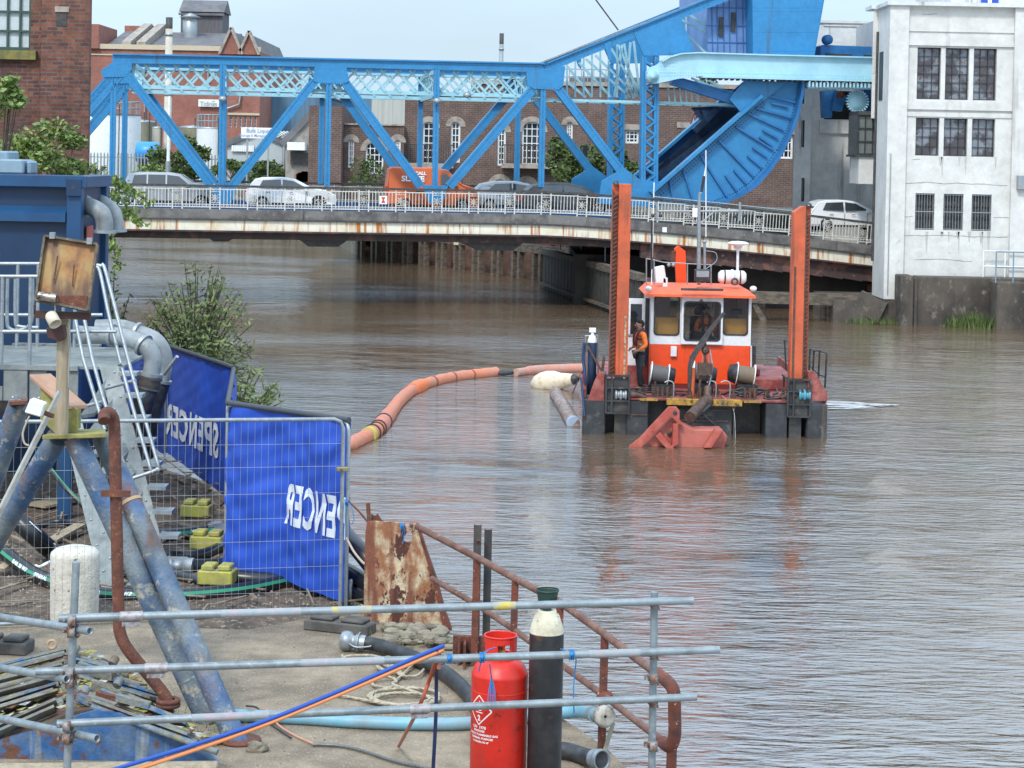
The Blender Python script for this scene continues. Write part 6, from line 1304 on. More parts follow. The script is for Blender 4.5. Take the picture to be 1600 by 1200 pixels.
# ribbed hose
r = root('ribbed_hose', 'short brown and cream ribbed suction hose hanging into the water left of the hull', 'hose', (W(880, 640, 49).x, 49, 0))
pt = smoothpath([Wz(868, 614, .08), Wz(874, 624, .08), Wz(884, 640, .08), Wz(893, 656, .08), Wz(897, 662, .06)], 9); part('hose_body', MB().tube(pt, [.16+.02*(k % 2) for k in range(len(pt))], 14), M('ribbed hose brown', (.20, .14, .12), (.36, .31, .29), sc=9, rough=.7), r); e = pt[-1]
part('hose_end', MB().tube([pt[-5], pt[-1]], .185, 14), M('pale blue sleeve', (.35, .45, .58), rough=.6), r)
# floating discharge pipe
m_pipe = M('faded orange rubber', (.62, .19, .09), (.50, .22, .15), sc=2.5, lo=.4, hi=.65, c3=(.30, .10, .06), sc3=9, lo3=.6, hi3=.7, rough=.65, bump=.2)
r = root('floating_discharge_pipe', 'long orange floating pipe curving across the river from the dredger to the bank', 'pipe', Wz(650, 610, 0))
pts = [Wz(x, y, .09) for x, y in ((540, 697), (560, 688), (588, 672), (606, 650), (628, 622), (655, 604), (695, 592), (735, 586), (775, 582))]; pt = smoothpath(pts, 8)
rd = []
for k in range(len(pt)): rd.append(.168+.008*math.sin(k*1.9)+(.02 if 12 < k < 26 else 0)-(.10 if k < 3 else 0)*(3-k)/3)
part('pipe_section', MB().tube(pt, rd, 16), m_pipe, r)
mb = MB(); 
for k in (14, 16, 17, 21): mb.tube([pt[k]-(pt[k+1]-pt[k])*.1, pt[k]+(pt[k+1]-pt[k])*.25], rd[k]+.022, 16)
part('rope_lashing', mb, M('dark lashing', (.05, .04, .03), rough=.9), r)
part('orange_collar', MB().tube([pt[37], pt[39], pt[41]], [.195, .215, .195], 16), M('bright orange collar', (.75, .17, .04), rough=.5), r)
part('lashing', MB().tube([pt[12], pt[13]], .2, 16), M('yellow lashing', (.5, .42, .1), rough=.8), r)
part('sleeve', MB().tube([pt[18], pt[20], pt[23]], [.19, .205, .185], 16), M('pinkish sleeve', (.56, .2, .14), rough=.7, bump=.5), r)
mb = MB()
for k in (44, 50, 56): mb.tube([pt[k], pt[k].lerp(pt[k+1], .4)], rd[k]+.012, 16)
part('joint_band', mb, M('dark joint', (.25, .09, .06), rough=.8), r)
pts = [Wz(x, y, .1) for x, y in ((806, 582), (840, 578), (880, 576), (925, 575))]; part('pipe_section', MB().tube(smoothpath(pts, 6), [.12]*4+[.15]*15, 14), M('pale pink pipe', (.50, .22, .16), (.44, .26, .21), sc=2, rough=.7), r)
mb = MB(); mb.tube([Wz(776, 583, .08), Wz(785, 583, .1), Wz(806, 582, .08)], [.05, .09, .05], 8); part('coupling', mb, m_blk, r)
# foam at the stern quarter
mb = MB(); rr = random.Random(4)
for k in range(90):
    t = rr.random(); p = Wz(1298+105*t, 634+rr.uniform(-7, 7)*(1-t)-t*1, .012); L_ = rr.uniform(.15, .7)*(1.2-t); mb.add([p-Vector((L_, 0, 0)), p+Vector((0, -.06*rr.random()-.03, .008)), p+Vector((L_, 0, 0)), p+Vector((0, .1, .004))], [(0, 1, 2, 3)])
part('foam', mb, M('river foam', (.62, .62, .62), rough=.6, var=0), kind='stuff')
# ================================================================ PEOPLE
m_skin = M('skin', (.42, .22, .15), rough=.6, var=.04); m_hair = M('dark hair', (.02, .015, .012), rough=.9, var=0)
m_hivis = M('orange hi vis fabric', (.80, .20, .03), (.70, .16, .03), sc=9, rough=.8, bump=.3, bs=30); m_trous = M('dark navy trousers', (.022, .024, .032), (.035, .036, .045), sc=8, rough=.9, bump=.4, bs=25)
m_maroon = M('maroon life jacket', (.10, .02, .025), rough=.8)
def skinned(name, verts, edges, rad, mat_, par, lv=2, root_i=0, smooth=True):
    me = bpy.data.meshes.new(name); me.from_pydata([tuple(v) for v in verts], edges, []); me.materials.append(mat_)
    o = bpy.data.objects.new(name, me); COL.objects.link(o)
    m1 = o.modifiers.new('skin', 'SKIN'); m1.use_smooth_shade = True
    for i, r_ in enumerate(rad):
        sv_ = me.skin_vertices[0].data[i]; sv_.radius = r_ if isinstance(r_, tuple) else (r_, r_); sv_.use_root = (i == root_i)
    m2 = o.modifiers.new('sub', 'SUBSURF'); m2.levels = lv; m2.render_levels = lv
    o.parent = par; o.matrix_parent_inverse = Matrix.Translation(-LOC[par.name]) if par.name in LOC else Matrix()
    return o
def person(label, base, fwd, sit=False):
    base = Vector(base); f = Vector(fwd).normalized(); s = Vector((-f.y, f.x, 0)); z = Vector((0, 0, 1))   # s = his left
    r = root('person', label, 'person', base)
    def L(a, b, c): return base + f*a + s*b + z*c
    hip, knee, ank, toe = ((0, .10, .93), (.03, .11, .50), (-.03, .12, .09), (.14, .13, .04)), None, None, None
    if not sit:
        legs = [[(0, .1, .92), (.06, .11, .50), (.02, .12, .09), (.18, .14, .05)], [(0, -.1, .92), (-.04, -.13, .50), (-.14, -.15, .09), (.02, -.17, .05)]]; dz = 0
        arms = [[(.0, .21, 1.44), (-.05, .27, 1.17), (.14, .21, 1.03), (.20, .16, 1.0)], [(.0, -.21, 1.44), (-.03, -.26, 1.18), (.17, -.20, 1.05), (.23, -.15, 1.03)]]
    else:
        dz = -.42; legs = [[(0, .1, .50), (.42, .13, .52), (.45, .13, .12), (.6, .13, .07)], [(0, -.1, .50), (.42, -.13, .52), (.45, -.13, .12), (.6, -.13, .07)]]
        arms = [[(.0, .21, 1.02), (.1, .27, .78), (.36, .2, .74), (.43, .17, .76)], [(.0, -.21, 1.02), (.1, -.27, .78), (.36, -.2, .74), (.43, -.17, .76)]]
    V = [(0, 0, .96+dz), (0, 0, 1.12+dz), (.01, 0, 1.30+dz), (0, 0, 1.44+dz), (.02, 0, 1.52+dz), (.045, 0, 1.60+dz), (.05, 0, 1.68+dz), (.035, 0, 1.745+dz)]
    E = [(i, i+1) for i in range(7)]; Rr = [(.13, .10), (.12, .09), (.15, .10), (.10, .075), (.055, .055), (.075, .08), (.085, .095), (.06, .07)]
    for l_ in legs:
        i0 = len(V); V += l_; E += [(0, i0), (i0, i0+1), (i0+1, i0+2), (i0+2, i0+3)]; Rr += [.085, .055, .038, .035]
    for a_ in arms:
        i0 = len(V); V += a_; E += [(3, i0), (i0, i0+1), (i0+1, i0+2), (i0+2, i0+3)]; Rr += [.055, .04, .028, (.035, .018)]
        d = Vector(a_[3])-Vector(a_[2]); d.normalize(); sd = -1 if a_[3][1] > 0 else 1
        for k, (off, ln) in enumerate(((.028, .065), (.009, .075), (-.010, .07), (-.028, .055))):
            p0 = Vector(a_[3])+Vector((0, 0, off)); p1 = p0+d*ln*.6+Vector((0, 0, -.006)); p2 = p1+(d*.6+Vector((0, sd*.5, -.3))).normalized()*ln*.5
            j = len(V); V += [tuple(p0+d*.02), tuple(p1), tuple(p2)]; E += [(i0+3, j), (j, j+1), (j+1, j+2)]; Rr += [.011, .009, .008]
        p0 = Vector(a_[3])+Vector((-.01, 0, .035)); j = len(V); V += [tuple(p0+Vector((0, 0, .01))), tuple(p0+d*.03+Vector((0, sd*.01, .035)))]; E += [(i0+3, j), (j, j+1)]; Rr += [.012, .009]
    skinned('body', [L(*v) for v in V], E, Rr, m_skin, r)
    # clothing
    V = [(0, 0, 1.0+dz)]; E = []; Rr = [(.165, .125)]
    for l_ in legs: i0 = len(V); l2 = [l_[0], tuple((Vector(l_[0])+Vector(l_[1]))/2), l_[1], tuple((Vector(l_[1])*.45+Vector(l_[2])*.55)), tuple(Vector(l_[2])+Vector((0, 0, .01)))]; V += l2; E += [(0, i0)]+[(i0+k, i0+k+1) for k in range(4)]; Rr += [.115, .10, .078, .07, .062]
    skinned('trousers', [L(*v) for v in V], E, Rr, m_trous, r)
    V = [(0, 0, 1.04+dz), (0, 0, 1.2+dz), (.01, 0, 1.36+dz), (0, 0, 1.46+dz), (.01, 0, 1.51+dz)]; E = [(i, i+1) for i in range(4)]; Rr = [(.165, .13), (.16, .125), (.18, .125), (.11, .10), (.07, .07)]
    for a_ in arms: i0 = len(V); V += [a_[0], a_[1], tuple(Vector(a_[1]).lerp(Vector(a_[2]), .82))]; E += [(3, i0), (i0, i0+1), (i0+1, i0+2)]; Rr += [.075, .062, .05]
    skinned('jacket', [L(*v) for v in V], E, Rr, m_hivis, r)
    for l_ in legs: skinned('boot', [L(*(Vector(l_[2])+Vector((-.03, 0, .02)))), L(*(Vector(l_[2])+Vector((-.03, 0, -.03)))), L(*(Vector(l_[3])+Vector((-.04, 0, 0)))), L(*l_[3])], [(0, 1), (1, 2), (2, 3)], [.05, .05, .045, .035], m_blk, r)
    # head details
    H = Vector((.05, 0, 1.68+dz))
    mb = MB(); mb.ball(L(.02, 0, 1.735+dz), .092, 10, (1, 1, .75)); mb.ball(L(-.015, 0, 1.685+dz), .086, 10, (1, 1, 1.0)); part('hair', mb, m_hair, r)
    mb = MB(); mb.ball(L(.105, 0, 1.605+dz), .045, 8, (1, 1.2, 1)); part('beard', mb, M('stubble', (.09, .055, .04), rough=.9, var=0), r)
    mb = MB(); mb.prism([L(.13, -.012, 1.69+dz), L(.13, .012, 1.69+dz), L(.165, 0, 1.645+dz), L(.13, .0, 1.64+dz)], z*.004); mb.ball(L(.145, 0, 1.652+dz), .014, 6); part('nose', mb, m_skin, r)
    for e in (-1, 1):
        part('ear', MB().ball(L(.035, e*.093, 1.67+dz), .022, 6, (1, .5, 1.4)), m_skin, r); part('eye', MB().ball(L(.128, e*.033, 1.688+dz), .009, 6), m_hair, r)
    part('mouth', MB().bar(L(.138, -.02, 1.622+dz), L(.138, .02, 1.622+dz), .008, .008), M('lips', (.28, .09, .07), var=0), r)
    # life jacket straps, belt and reflective bands follow the torso
    def band(zc, h, rx, ry, mat_, nm, a0=0, a1=360, tilt=0):
        mb = MB(); n = 24; vs = []
        for k in range(n+1):
            t = R(a0+(a1-a0)*k/n); c_, s_ = math.cos(t), math.sin(t)
            for q in (0, 1): vs.append(L(.008+c_*rx, s_*ry, zc+dz+h*q+tilt*c_))
        mb.add(vs, [(2*k, 2*k+1, 2*k+3, 2*k+2) for k in range(n)], True); return part(nm, mb, mat_, r)
    band(1.16, .055, .135, .175, m_galv, 'reflective_band'); band(1.29, .045, .14, .19, m_maroon, 'chest_strap')
    mb = MB()
    for e in (-1, 1): mb.tube(smoothpath([L(.142, e*.07, 1.14+dz), L(.15, e*.085, 1.3+dz), L(.10, e*.10, 1.47+dz), L(-.02, e*.09, 1.535+dz), L(-.11, e*.05, 1.46+dz), L(-.135, e*.02, 1.25+dz)], 5), .035, 8)
    part('life_jacket', mb, m_maroon, r); mb = MB(); mb.tube(smoothpath([L(.08, .07, 1.5+dz), L(0, .1, 1.56+dz), L(-.07, 0, 1.57+dz), L(0, -.1, 1.56+dz), L(.08, -.07, 1.5+dz)], 4), .03, 8); part('collar', mb, m_dark, r)
    return r
c = W(999, 612, 50.2)
person('bearded person in orange hi vis jacket and dark trousers standing at the open cabin door', (c.x, 50.2, ZD+.05), (-1, -.32, 0))
c = W(1100, 540, YC+.95)
person('person in orange sitting at the controls behind the centre cabin window', (c.x+.05, YC+1.0, zm-.5+.05), (-.1, -1, 0), True)
# ================================================================ FOREGROUND: SCAFFOLD BARRIER
def ext_down(p_top, p_low, z):   # continue a line to height z
    d = p_low-p_top; return p_top + d*((z-p_top.z)/d.z)
SL, SR = 11.95, 12.6
tl, tr = W(119, 878, SL), W(1022.5, 925, SR)
r = root('scaffold_barrier', 'grey scaffold tube barrier clamped across the near edge of the quay', 'barrier', (0, 12.3, QZ))
pl_ = ext_down(tl, W(105, 1200, SL), QZ); pr_ = ext_down(tr, W(1018.5, 1200, SR), 1.2)
RT = .0242
part('post', MB().tube([tl, pl_], RT, 14), m_scaff, r); part('post', MB().tube([tr, pr_], RT, 14), m_scaff, r)
def openend(mb, p, d, rr_=RT):   # a hollow tube mouth
    T = Matrix.Translation(p) @ Vector(d).to_track_quat('Z', 'Y').to_matrix().to_4x4(); mb.lathe([(rr_, 0), (rr_+.001, .004), (rr_*.8, .004), (rr_*.8, -.03), (.001, -.035)], T, 14)
def railtube(name, p, q, off=.05):
    a = W(*p); b = W(*q); mb = MB(); d = (b-a).normalized(); mb.tube([a, b], RT, 14, cap=False); openend(mb, b, d); openend(mb, a, -d); return part(name, mb, m_scaff, r), a, b
dl, dn = SL-.05, SR-.05
rails = [((93, 966, dl), (1082, 938.5, dn)), ((57, 1049.5, dl), (1123, 1015.5, dn)), ((90, 1131, dl), (1087, 1089, dn))]
for a, b in rails: railtube('rail', a, b)
for a, b in (((-60, 955, 12.9), (140, 986, 11.84)), ((-60, 1033, 12.9), (104, 1061, 11.86)), ((-60, 1110, 12.9), (151, 1154, 11.8))): railtube('return_rail', a, b)
m_clamp = M('rusty coupler', (.28, .27, .26), (.20, .09, .05), sc=22, lo=.45, hi=.6, rough=.6, metal=.4, bump=.3, bs=80)
def coupler(px, py, Y, rail_dir=(1, 0, 0)):
    c = W(px, py, Y); g = MB(); T = Matrix.Translation(c)
    g.lathe([(.027, -.022), (.034, -.022), (.034, .022), (.027, .022)], T, 14)
    T2 = Matrix.Translation(c+Vector((0, -.05, 0))) @ Matrix.Rotation(R(90), 4, 'Y'); g.lathe([(.027, -.022), (.034, -.022), (.034, .022), (.027, .022)], T2, 14)
    g.box((c.x-.02, c.y-.04, c.z-.02), (c.x+.02, c.y-.01, c.z+.02)); g.tube([c+Vector((-.045, -.02, .01)), c+Vector((-.045, -.085, .01))], .008, 6); g.box((c.x-.058, c.y-.045, c.z-.006), (c.x-.032, c.y-.02, c.z+.026)); g.tube([c+Vector((.03, -.03, -.035)), c+Vector((.03, .03, -.035))], .007, 6)
    part('coupler', g, m_clamp, r)
for px, py in ((116, 967), (112.5, 1049), (108, 1131)): coupler(px, py, SL)
for px, py in ((1022, 941), (1021, 1020), (1020, 1094), (1020.5, 1058), (1019.5, 1163)): coupler(px, py, SR)
for px, py in ((115, 985), (112, 1064), (107, 1151)): coupler(px, py, SL)
def onrail(k, px):
    a = W(*rails[k][0]); b = W(*rails[k][1]); t = 0.5; lo, hi = 0, 1
    def proj(p):
        d = p-CP; return 800+F*d.dot(rt)/d.dot(fw)
    for _ in range(30):
        t = (lo+hi)/2
        if proj(a.lerp(b, t)) < px: lo = t
        else: hi = t
    return a.lerp(b, t)
for k, x0, x1 in ((0, 187, 223), (1, 226, 262), (2, 640, 672)):
    a, b = onrail(k, x0), onrail(k, x1); g = MB(); g.tube([a, b], .030, 12); g.bar(a.lerp(b, .1)-Vector((0, 0, .045)), a.lerp(b, .9)-Vector((0, 0, .045)), .035, .025, (0, 0, 1))
    for t in (.2, .75): g.tube([a.lerp(b, t)+Vector((0, -.03, -.042)), a.lerp(b, t)+Vector((0, .03, -.042))], .009, 6)
    part('sleeve_coupler', g, M('worn sleeve', (.36, .34, .35), (.24, .2, .2), sc=25, rough=.5, metal=.3), r)
for k, x0, x1, cn, cc in ((0, 518, 580, 'yellow', (.5, .38, .06)), (0, 345, 470, 'pink', (.33, .30, .32)), (0, 770, 805, 'yellow', (.5, .38, .06)), (2, 300, 420, 'pink', (.36, .28, .31)), (1, 470, 600, 'pink', (.33, .31, .33)), (1, 920, 1000, 'pink', (.34, .30, .32))):
    part('paint_band', MB().tube([onrail(k, x0), onrail(k, x1)], RT+.0006, 14, cap=False), M(cn+' paint smear', cc, (.27, .31, .33), sc=11, lo=.38, hi=.55, rough=.6), r)
# ---------------------------------------------------------------- gas cylinders
m_gasred = M('gas cylinder red', (.62, .022, .012), (.55, .02, .012), sc=2, c3=(.22, .02, .015), sc3=14, lo3=.6, hi3=.66, rough=.42, var=.12, bump=.08, bs=14, grime=(.40, .05, .035, .6, 7))
def cyl_fn(cx, cy, rr_, th0, zc):
    def fn(a, h, e=.0015): th = th0 + a/rr_; return Vector((cx+(rr_+e)*math.sin(th), cy-(rr_+e)*math.cos(th), zc+h))
    return fn
c = W(780, 1100, 13.3); zs = W(780, 1047, 13.3).z
r = root('propane_cylinder', 'tall red propane gas cylinder with a flammable diamond behind the scaffold rails', 'gas cylinder', (c.x, 13.3, QZ)); T = Matrix.Translation((c.x, 13.3, 0)); rr_ = .19
part('body', MB().lathe([(.01, QZ+.03), (.17, QZ+.03), (rr_, QZ+.08), (rr_, zs-.03), (rr_+.002, zs-.02), (rr_-.004, zs-.01), (rr_-.02, zs+.03), (.13, zs+.075), (.10, zs+.085), (.01, zs+.09)], T, 48), m_gasred, r)
part('foot_ring', MB().lathe([(.175, QZ), (.18, QZ+.06), (.17, QZ+.06)], T, 36), m_gasred, r)
part('weld_seam', MB().lathe([(rr_, zs-.13), (rr_+.003, zs-.125), (rr_, zs-.12)], T, 48), m_gasred, r)
g = MB(); n = 40; h0, h1 = zs+.06, zs+.235; cr_ = .108
for k in range(n):     # shroud with three hand openings
    t0, t1 = 2*math.pi*k/n, 2*math.pi*(k+1)/n; md = math.degrees((t0+t1)/2) % 120; op = 25 < md < 75
    for lo, hi in (((h0, h0+.05), (h1-.045, h1)) if op else ((h0, h1),)):
        q = [Vector((c.x+rq*math.cos(t), 13.3+rq*math.sin(t), z)) for rq in (cr_, cr_-.006) for t, z in ((t0, lo), (t1, lo), (t1, hi), (t0, hi))]
        g.add(q, [(0, 1, 2, 3), (7, 6, 5, 4), (3, 2, 6, 7), (1, 0, 4, 5), (0, 3, 7, 4), (2, 1, 5, 6)])
part('shroud', g, m_gasred, r); part('shroud_lip', MB().tube([(c.x+cr_*math.cos(a_), 13.3+cr_*math.sin(a_), h1) for a_ in [k*.1745 for k in range(36)]], .007, 6, closed=True), m_gasred, r)
g = MB(); g.lathe([(.04, zs+.08), (.03, zs+.10), (.02, zs+.11), (.02, zs+.16), (.035, zs+.165), (.035, zs+.18), (.01, zs+.185)], T, 14); g.tube([(c.x, 13.3, zs+.13), (c.x+.03, 13.2, zs+.13)], .016, 8); part('valve', g, M('brass valve', (.35, .25, .08), rough=.35, metal=.7), r)
th0 = R(-44); zc = W(748, 1110, 13.15).z; fn = cyl_fn(c.x, 13.3, rr_, th0, zc); g = MB(); hd = .098
def ribbon(g, pts, w_, fn, closed=False, sub=6):
    P_ = []; 
    for i in range(len(pts)-(0 if closed else 1)):
        p, q = Vector(pts[i]), Vector(pts[(i+1) % len(pts)])
        d = (q-p).normalized(); nn = Vector((-d.y, d.x))*w_/2
        for k in range(sub):
            a, b = p.lerp(q, k/sub), p.lerp(q, (k+1)/sub); g.add([fn(*(a-nn)), fn(*(b-nn)), fn(*(b+nn)), fn(*(a+nn))], [(0, 1, 2, 3)])
ribbon(g, [(0, hd), (hd, 0), (0, -hd), (-hd, 0)], .008, fn, True)
fl = [(-.03, .005), (-.036, .03), (-.018, .028), (-.014, .052), (-.004, .04), (.002, .066), (.012, .04), (.022, .05), (.022, .026), (.034, .03), (.028, .005), (.012, -.004), (-.012, -.004)]
g.add([fn(x, y) for x, y in fl], [tuple(range(len(fl)))]); ribbon(g, [(-.03, -.016), (.03, -.016)], .006, fn)
v, f = textmesh('2', .05, .002); g.add([fn(p.x, p.y-.055) for p in v], f)
for k, (tx, sz, dx) in enumerate((('UN  1978', .026, 0), ('PROPANE', .020, .0), ('HIGHLY FLAMMABLE GAS', .019, .022), ('GENERAL PURPOSE', .019, .018), ('CYLINDER NO 47', .016, .01))):
    v, f = textmesh(tx, sz, .0008); g.add([fn(p.x*1.1+dx, p.y-.115-.024*k) for p in v], f)
part('white_marking', g, M('white stencil', (.75, .72, .70), var=0), r)
c = W(852, 1100, 13.2); zs = W(852, 988, 13.2).z; r = root('oxygen_cylinder', 'black oxygen cylinder with flaking white shoulder standing beside the red cylinder', 'gas cylinder', (c.x, 13.2, QZ)); T = Matrix.Translation((c.x, 13.2, 0)); rr_ = .1145
part('body', MB().lathe([(.01, QZ+.01), (.09, QZ), (rr_, QZ+.04), (rr_, zs)], T, 36), M('worn black cylinder paint', (.018, .019, .022), (.035, .035, .038), sc=6, c3=(.13, .05, .03), sc3=7, lo3=.6, hi3=.7, rough=.45, var=.2, grime=(.07, .035, .025, .62, 7)), r)
part('shoulder', MB().lathe([(rr_+.001, zs), (rr_+.001, zs+.01), (rr_-.012, zs+.06), (.08, zs+.12), (.062, zs+.135), (.062, zs+.15), (.03, zs+.15)], T, 36), M('flaking cream paint', (.58, .54, .40), (.46, .41, .30), sc=8, c3=(.14, .08, .05), sc3=18, lo3=.62, hi3=.66, rough=.6), r)
part('valve', MB().lathe([(.03, zs+.15), (.025, zs+.2), (.02, zs+.2), (.02, zs+.26), (.01, zs+.26)], T, 12), m_dark, r)
g = MB(); z0 = zs+.16; n = 20
for k in range(n):
    t0, t1 = 2*math.pi*k/n, 2*math.pi*(k+1)/n; md = math.degrees((t0+t1)/2); op = (285 < md < 335) or (120 < md < 170); ra, rb = .055, .072
    za, zb_2 = (z0+.085, z0+.115) if op else (z0, z0+.115)
    g.add([Vector((c.x+q*math.cos(t), 13.2+q*math.sin(t), z)) for q, z in ((ra+(rb-ra)*(za-z0)/.115, za), (rb, zb_2)) for t in (t0, t1)], [(0, 1, 3, 2)])
g.lathe([(.073, z0+.115), (.078, z0+.118), (.078, z0+.126), (.073, z0+.128)], T, 24); part('valve_guard', g, M('dark green guard', (.015, .045, .035), rough=.5), r)
# ---------------------------------------------------------------- twine, hoses over the rail
m_twine = M('bright blue twine', (.02, .20, .48), rough=.7, var=.1)
def knot(name, lab, ctr, tails, seed=0):
    q = random.Random(seed); g = root(name, lab, 'twine', ctr); k_ = MB(); c = Vector(ctr)
    for i in range(3): dx = (i-1)*.012; k_.tube([c+Vector((dx+.004*math.sin(a_), -.03*math.sin(a_), .032*math.cos(a_))) for a_ in [j*.5236 for j in range(12)]], .004, 5, closed=True)
    k_.ball(c+Vector((0, -.035, .01)), .013, 6); part('knot', k_, m_twine, g)
    k_ = MB()
    for t in tails: k_.tube(smoothpath(t, 5), .0042, 5)
    part('tail', k_, m_twine, g)
c1 = onrail(1, 893); knot('twine_tie', 'blue twine looped on the middle rail right of the black cylinder', c1, [[c1+Vector((0, -.03, 0)), W(900, 1030, 12.5), W(897, 1060, 12.5), W(896, 1090, 12.5), W(897, 1114, 12.5)], [c1, W(884, 1017, 12.7), W(876, 1014, 13.0)]])
c1 = onrail(1, 753); knot('twine_tie', 'blue twine tying the red cylinder to the middle rail', c1, [[c1+Vector((0, -.03, 0)), W(762, 1016, 12.6), W(775, 1012, 13.15)], [W(765, 1037, 12.55), W(768, 1060, 13.0), W(769, 1085, 13.02)], [c1, W(748, 1050, 12.5)]] + [[W(768, 1058, 13.0), W(764+k*3, 1080, 13.0), W(762+k*4, 1101, 13.0)] for k in range(4)], 1)
c1 = onrail(1, 702); knot('twine_tie', 'small blue twine knot on the middle rail near the hose bundle', c1, [[c1+Vector((0, -.03, 0)), W(690, 1038, 12.4), W(682, 1032, 12.4)], [c1, W(715, 1037, 12.4)]], 2)
top_ = onrail(1, 678)+Vector((0, 0, RT+.018))
def overhose(name, lab, col_, near, dz, far_pts, mt_far=None):
    g = root(name, lab, 'hose', top_); part('near_run', MB().tube(smoothpath([W(near[0], near[1], 11.3), W((near[0]+676)/2, (near[1]+1030)/2+6, 11.8), top_+Vector((-.03, -.02, dz)), top_+Vector((.015, .03, dz)), top_+Vector((.03, .055, dz-.03)), top_+Vector((.028, .06, dz-.10))], 8), .0125, 10), col_, g)
    part('hanging_end', MB().tube(smoothpath([top_+Vector((.01, .0, dz)), top_+Vector((.02, .045, -.02))]+far_pts, 6), .0125, 8), mt_far or col_, g)
m_bh = M('blue air hose', (.015, .07, .35), rough=.35, var=.05); m_oh = M('orange air hose', (.70, .24, .08), rough=.4, var=.05)
overhose('blue_hose', 'royal blue hose draped over the middle rail above the orange one', m_bh, (160, 1208), .008, [W(682, 1060, 12.6), W(681, 1120, 12.6), W(676, 1215, 12.6)], M('navy hose tail', (.01, .02, .08), rough=.4))
overhose('orange_hose', 'orange hose draped over the middle rail beneath the blue one', m_oh, (160, 1220), -.018, [W(670, 1065, 12.6), W(650, 1115, 12.7), Wz(623, 1166, QZ+.02)], M('red orange hose tail', (.38, .07, .03), rough=.4))
# ---------------------------------------------------------------- things lying on the quay
def G(x, y, h=.02): return Wz(x, y, QZ+h)
def hose(name, lab, pts, rad, mt, n=12, k=7, cat='hose'):
    r = root(name, lab, cat, pts[0]); p = smoothpath(pts, k); part('hose_body', MB().tube(p, rad, n), mt, r); return r, p
r, p = hose('suction_hose', 'fat black suction hose with grey coupling running towards the red cylinder', [G(556, 1003, .09), G(590, 1008, .08), G(640, 1025, .08), G(690, 1048, .08), G(730, 1082, .08), G(752, 1125, .08), G(760, 1180, .08)], .062, m_blk)
T = Matrix.Translation(p[0]) @ (p[0]-p[1]).to_track_quat('Z', 'Y').to_matrix().to_4x4()
part('coupling', MB().lathe([(.066, -.09), (.07, -.07), (.07, 0), (.055, .01), (.06, .03), (.085, .05), (.092, .09), (.08, .13), (.04, .15), (.01, .15)], T, 22), m_galv, r)
g = MB()
for s_ in (-1, 1): g.tube(smoothpath([T @ Vector((.07*s_, 0, .05)), T @ Vector((.10*s_, -.02, -.02)), T @ Vector((.09*s_, -.01, -.12)), T @ Vector((.075*s_, 0, -.16))], 4), .008, 6)
g.tube([T @ Vector((.09*math.cos(a_), .09*math.sin(a_), -.03)) for a_ in [k*.5236 for k in range(12)]], .007, 6, closed=True); part('lever_clip', g, m_galv, r)
m_layblue = M('faded light blue pipe', (.16, .36, .46), (.20, .30, .34), sc=3, lo=.4, hi=.65, rough=.5, grime=(.1, .14, .15, .6, 4))
r, p = hose('blue_delivery_pipe', 'light blue ribbed delivery pipe lying across the quay to the river edge', [G(362, 1118, .05), G(470, 1122, .05), G(560, 1128, .05), G(650, 1131, .05), G(735, 1130, .05), G(830, 1118, .06), G(900, 1112, .10), W(938, 1118, 14.95)], .052, m_layblue)
T = Matrix.Translation(p[-1]) @ (p[-1]-p[-3]).to_track_quat('Z', 'Y').to_matrix().to_4x4()
part('end_coupling', MB().lathe([(.053, -.02), (.062, 0), (.062, .05), (.055, .06), (.075, .1), (.085, .16), (.08, .2), (.06, .21), (.01, .21)], T, 20), M('pale coupling', (.40, .38, .33), (.2, .18, .15), sc=12, rough=.6, metal=.2), r)
g = MB(); e = p[-1]; g.bar(e+Vector((.1, 0, -.05)), e+Vector((.03, 0, -.30)), .03, .02); g.bar(e+Vector((.03, 0, -.30)), e+Vector((.10, -.1, -.50)), .03, .02); part('hanging_lever', g, M('pale metal strap', (.36, .33, .26), rough=.6), r)
part('clamp_band', MB().tube([p[-4], p[-3]], .06, 16), m_galv, r)
r, p = hose('open_ended_hose', 'black hose with pale open mouth at the lower right of the quay', [G(835, 1170, .07), G(880, 1172, .07), G(915, 1182, .07), W(937, 1187, 14.3)], .062, m_blk)
T = Matrix.Translation(p[-1]) @ (Vector((.55, -.8, .12))).to_track_quat('Z', 'Y').to_matrix().to_4x4()
part('mouth_ring', MB().lathe([(.064, -.08), (.072, -.05), (.066, -.04), (.072, -.02), (.078, 0), (.078, .03), (.064, .032), (.06, -.04), (.02, -.10), (.001, -.1)], T, 24), m_galv, r)
r, p = hose('wire_rope', 'grey steel wire rope trailing over the dusty ground', [G(488, 1163), G(530, 1165), G(570, 1174), G(620, 1190), G(700, 1208), G(760, 1230)], .013, M('wire rope strands', (.20, .20, .19), (.10, .10, .10), sc=70, lo=.4, hi=.6, rough=.5, metal=.4, st=(1, 2, 2)), 8, 7, 'wire rope')
r, p = hose('thin_orange_cable', 'thin faded orange cable kinked beside the foot of the blue pipe leg', [G(405, 1108, .06), G(420, 1112, .03), G(435, 1133, .02), G(462, 1150), G(492, 1163)], .009, M('faded orange cable', (.50, .24, .16), rough=.6), 8, 6, 'cable')
r, p = hose('black_cable', 'thin black cable looping beside the orange one', [G(385, 1103, .03), G(402, 1106, .08), G(412, 1122, .02), G(440, 1143), G(455, 1153)], .008, m_blk, 8, 6, 'cable')
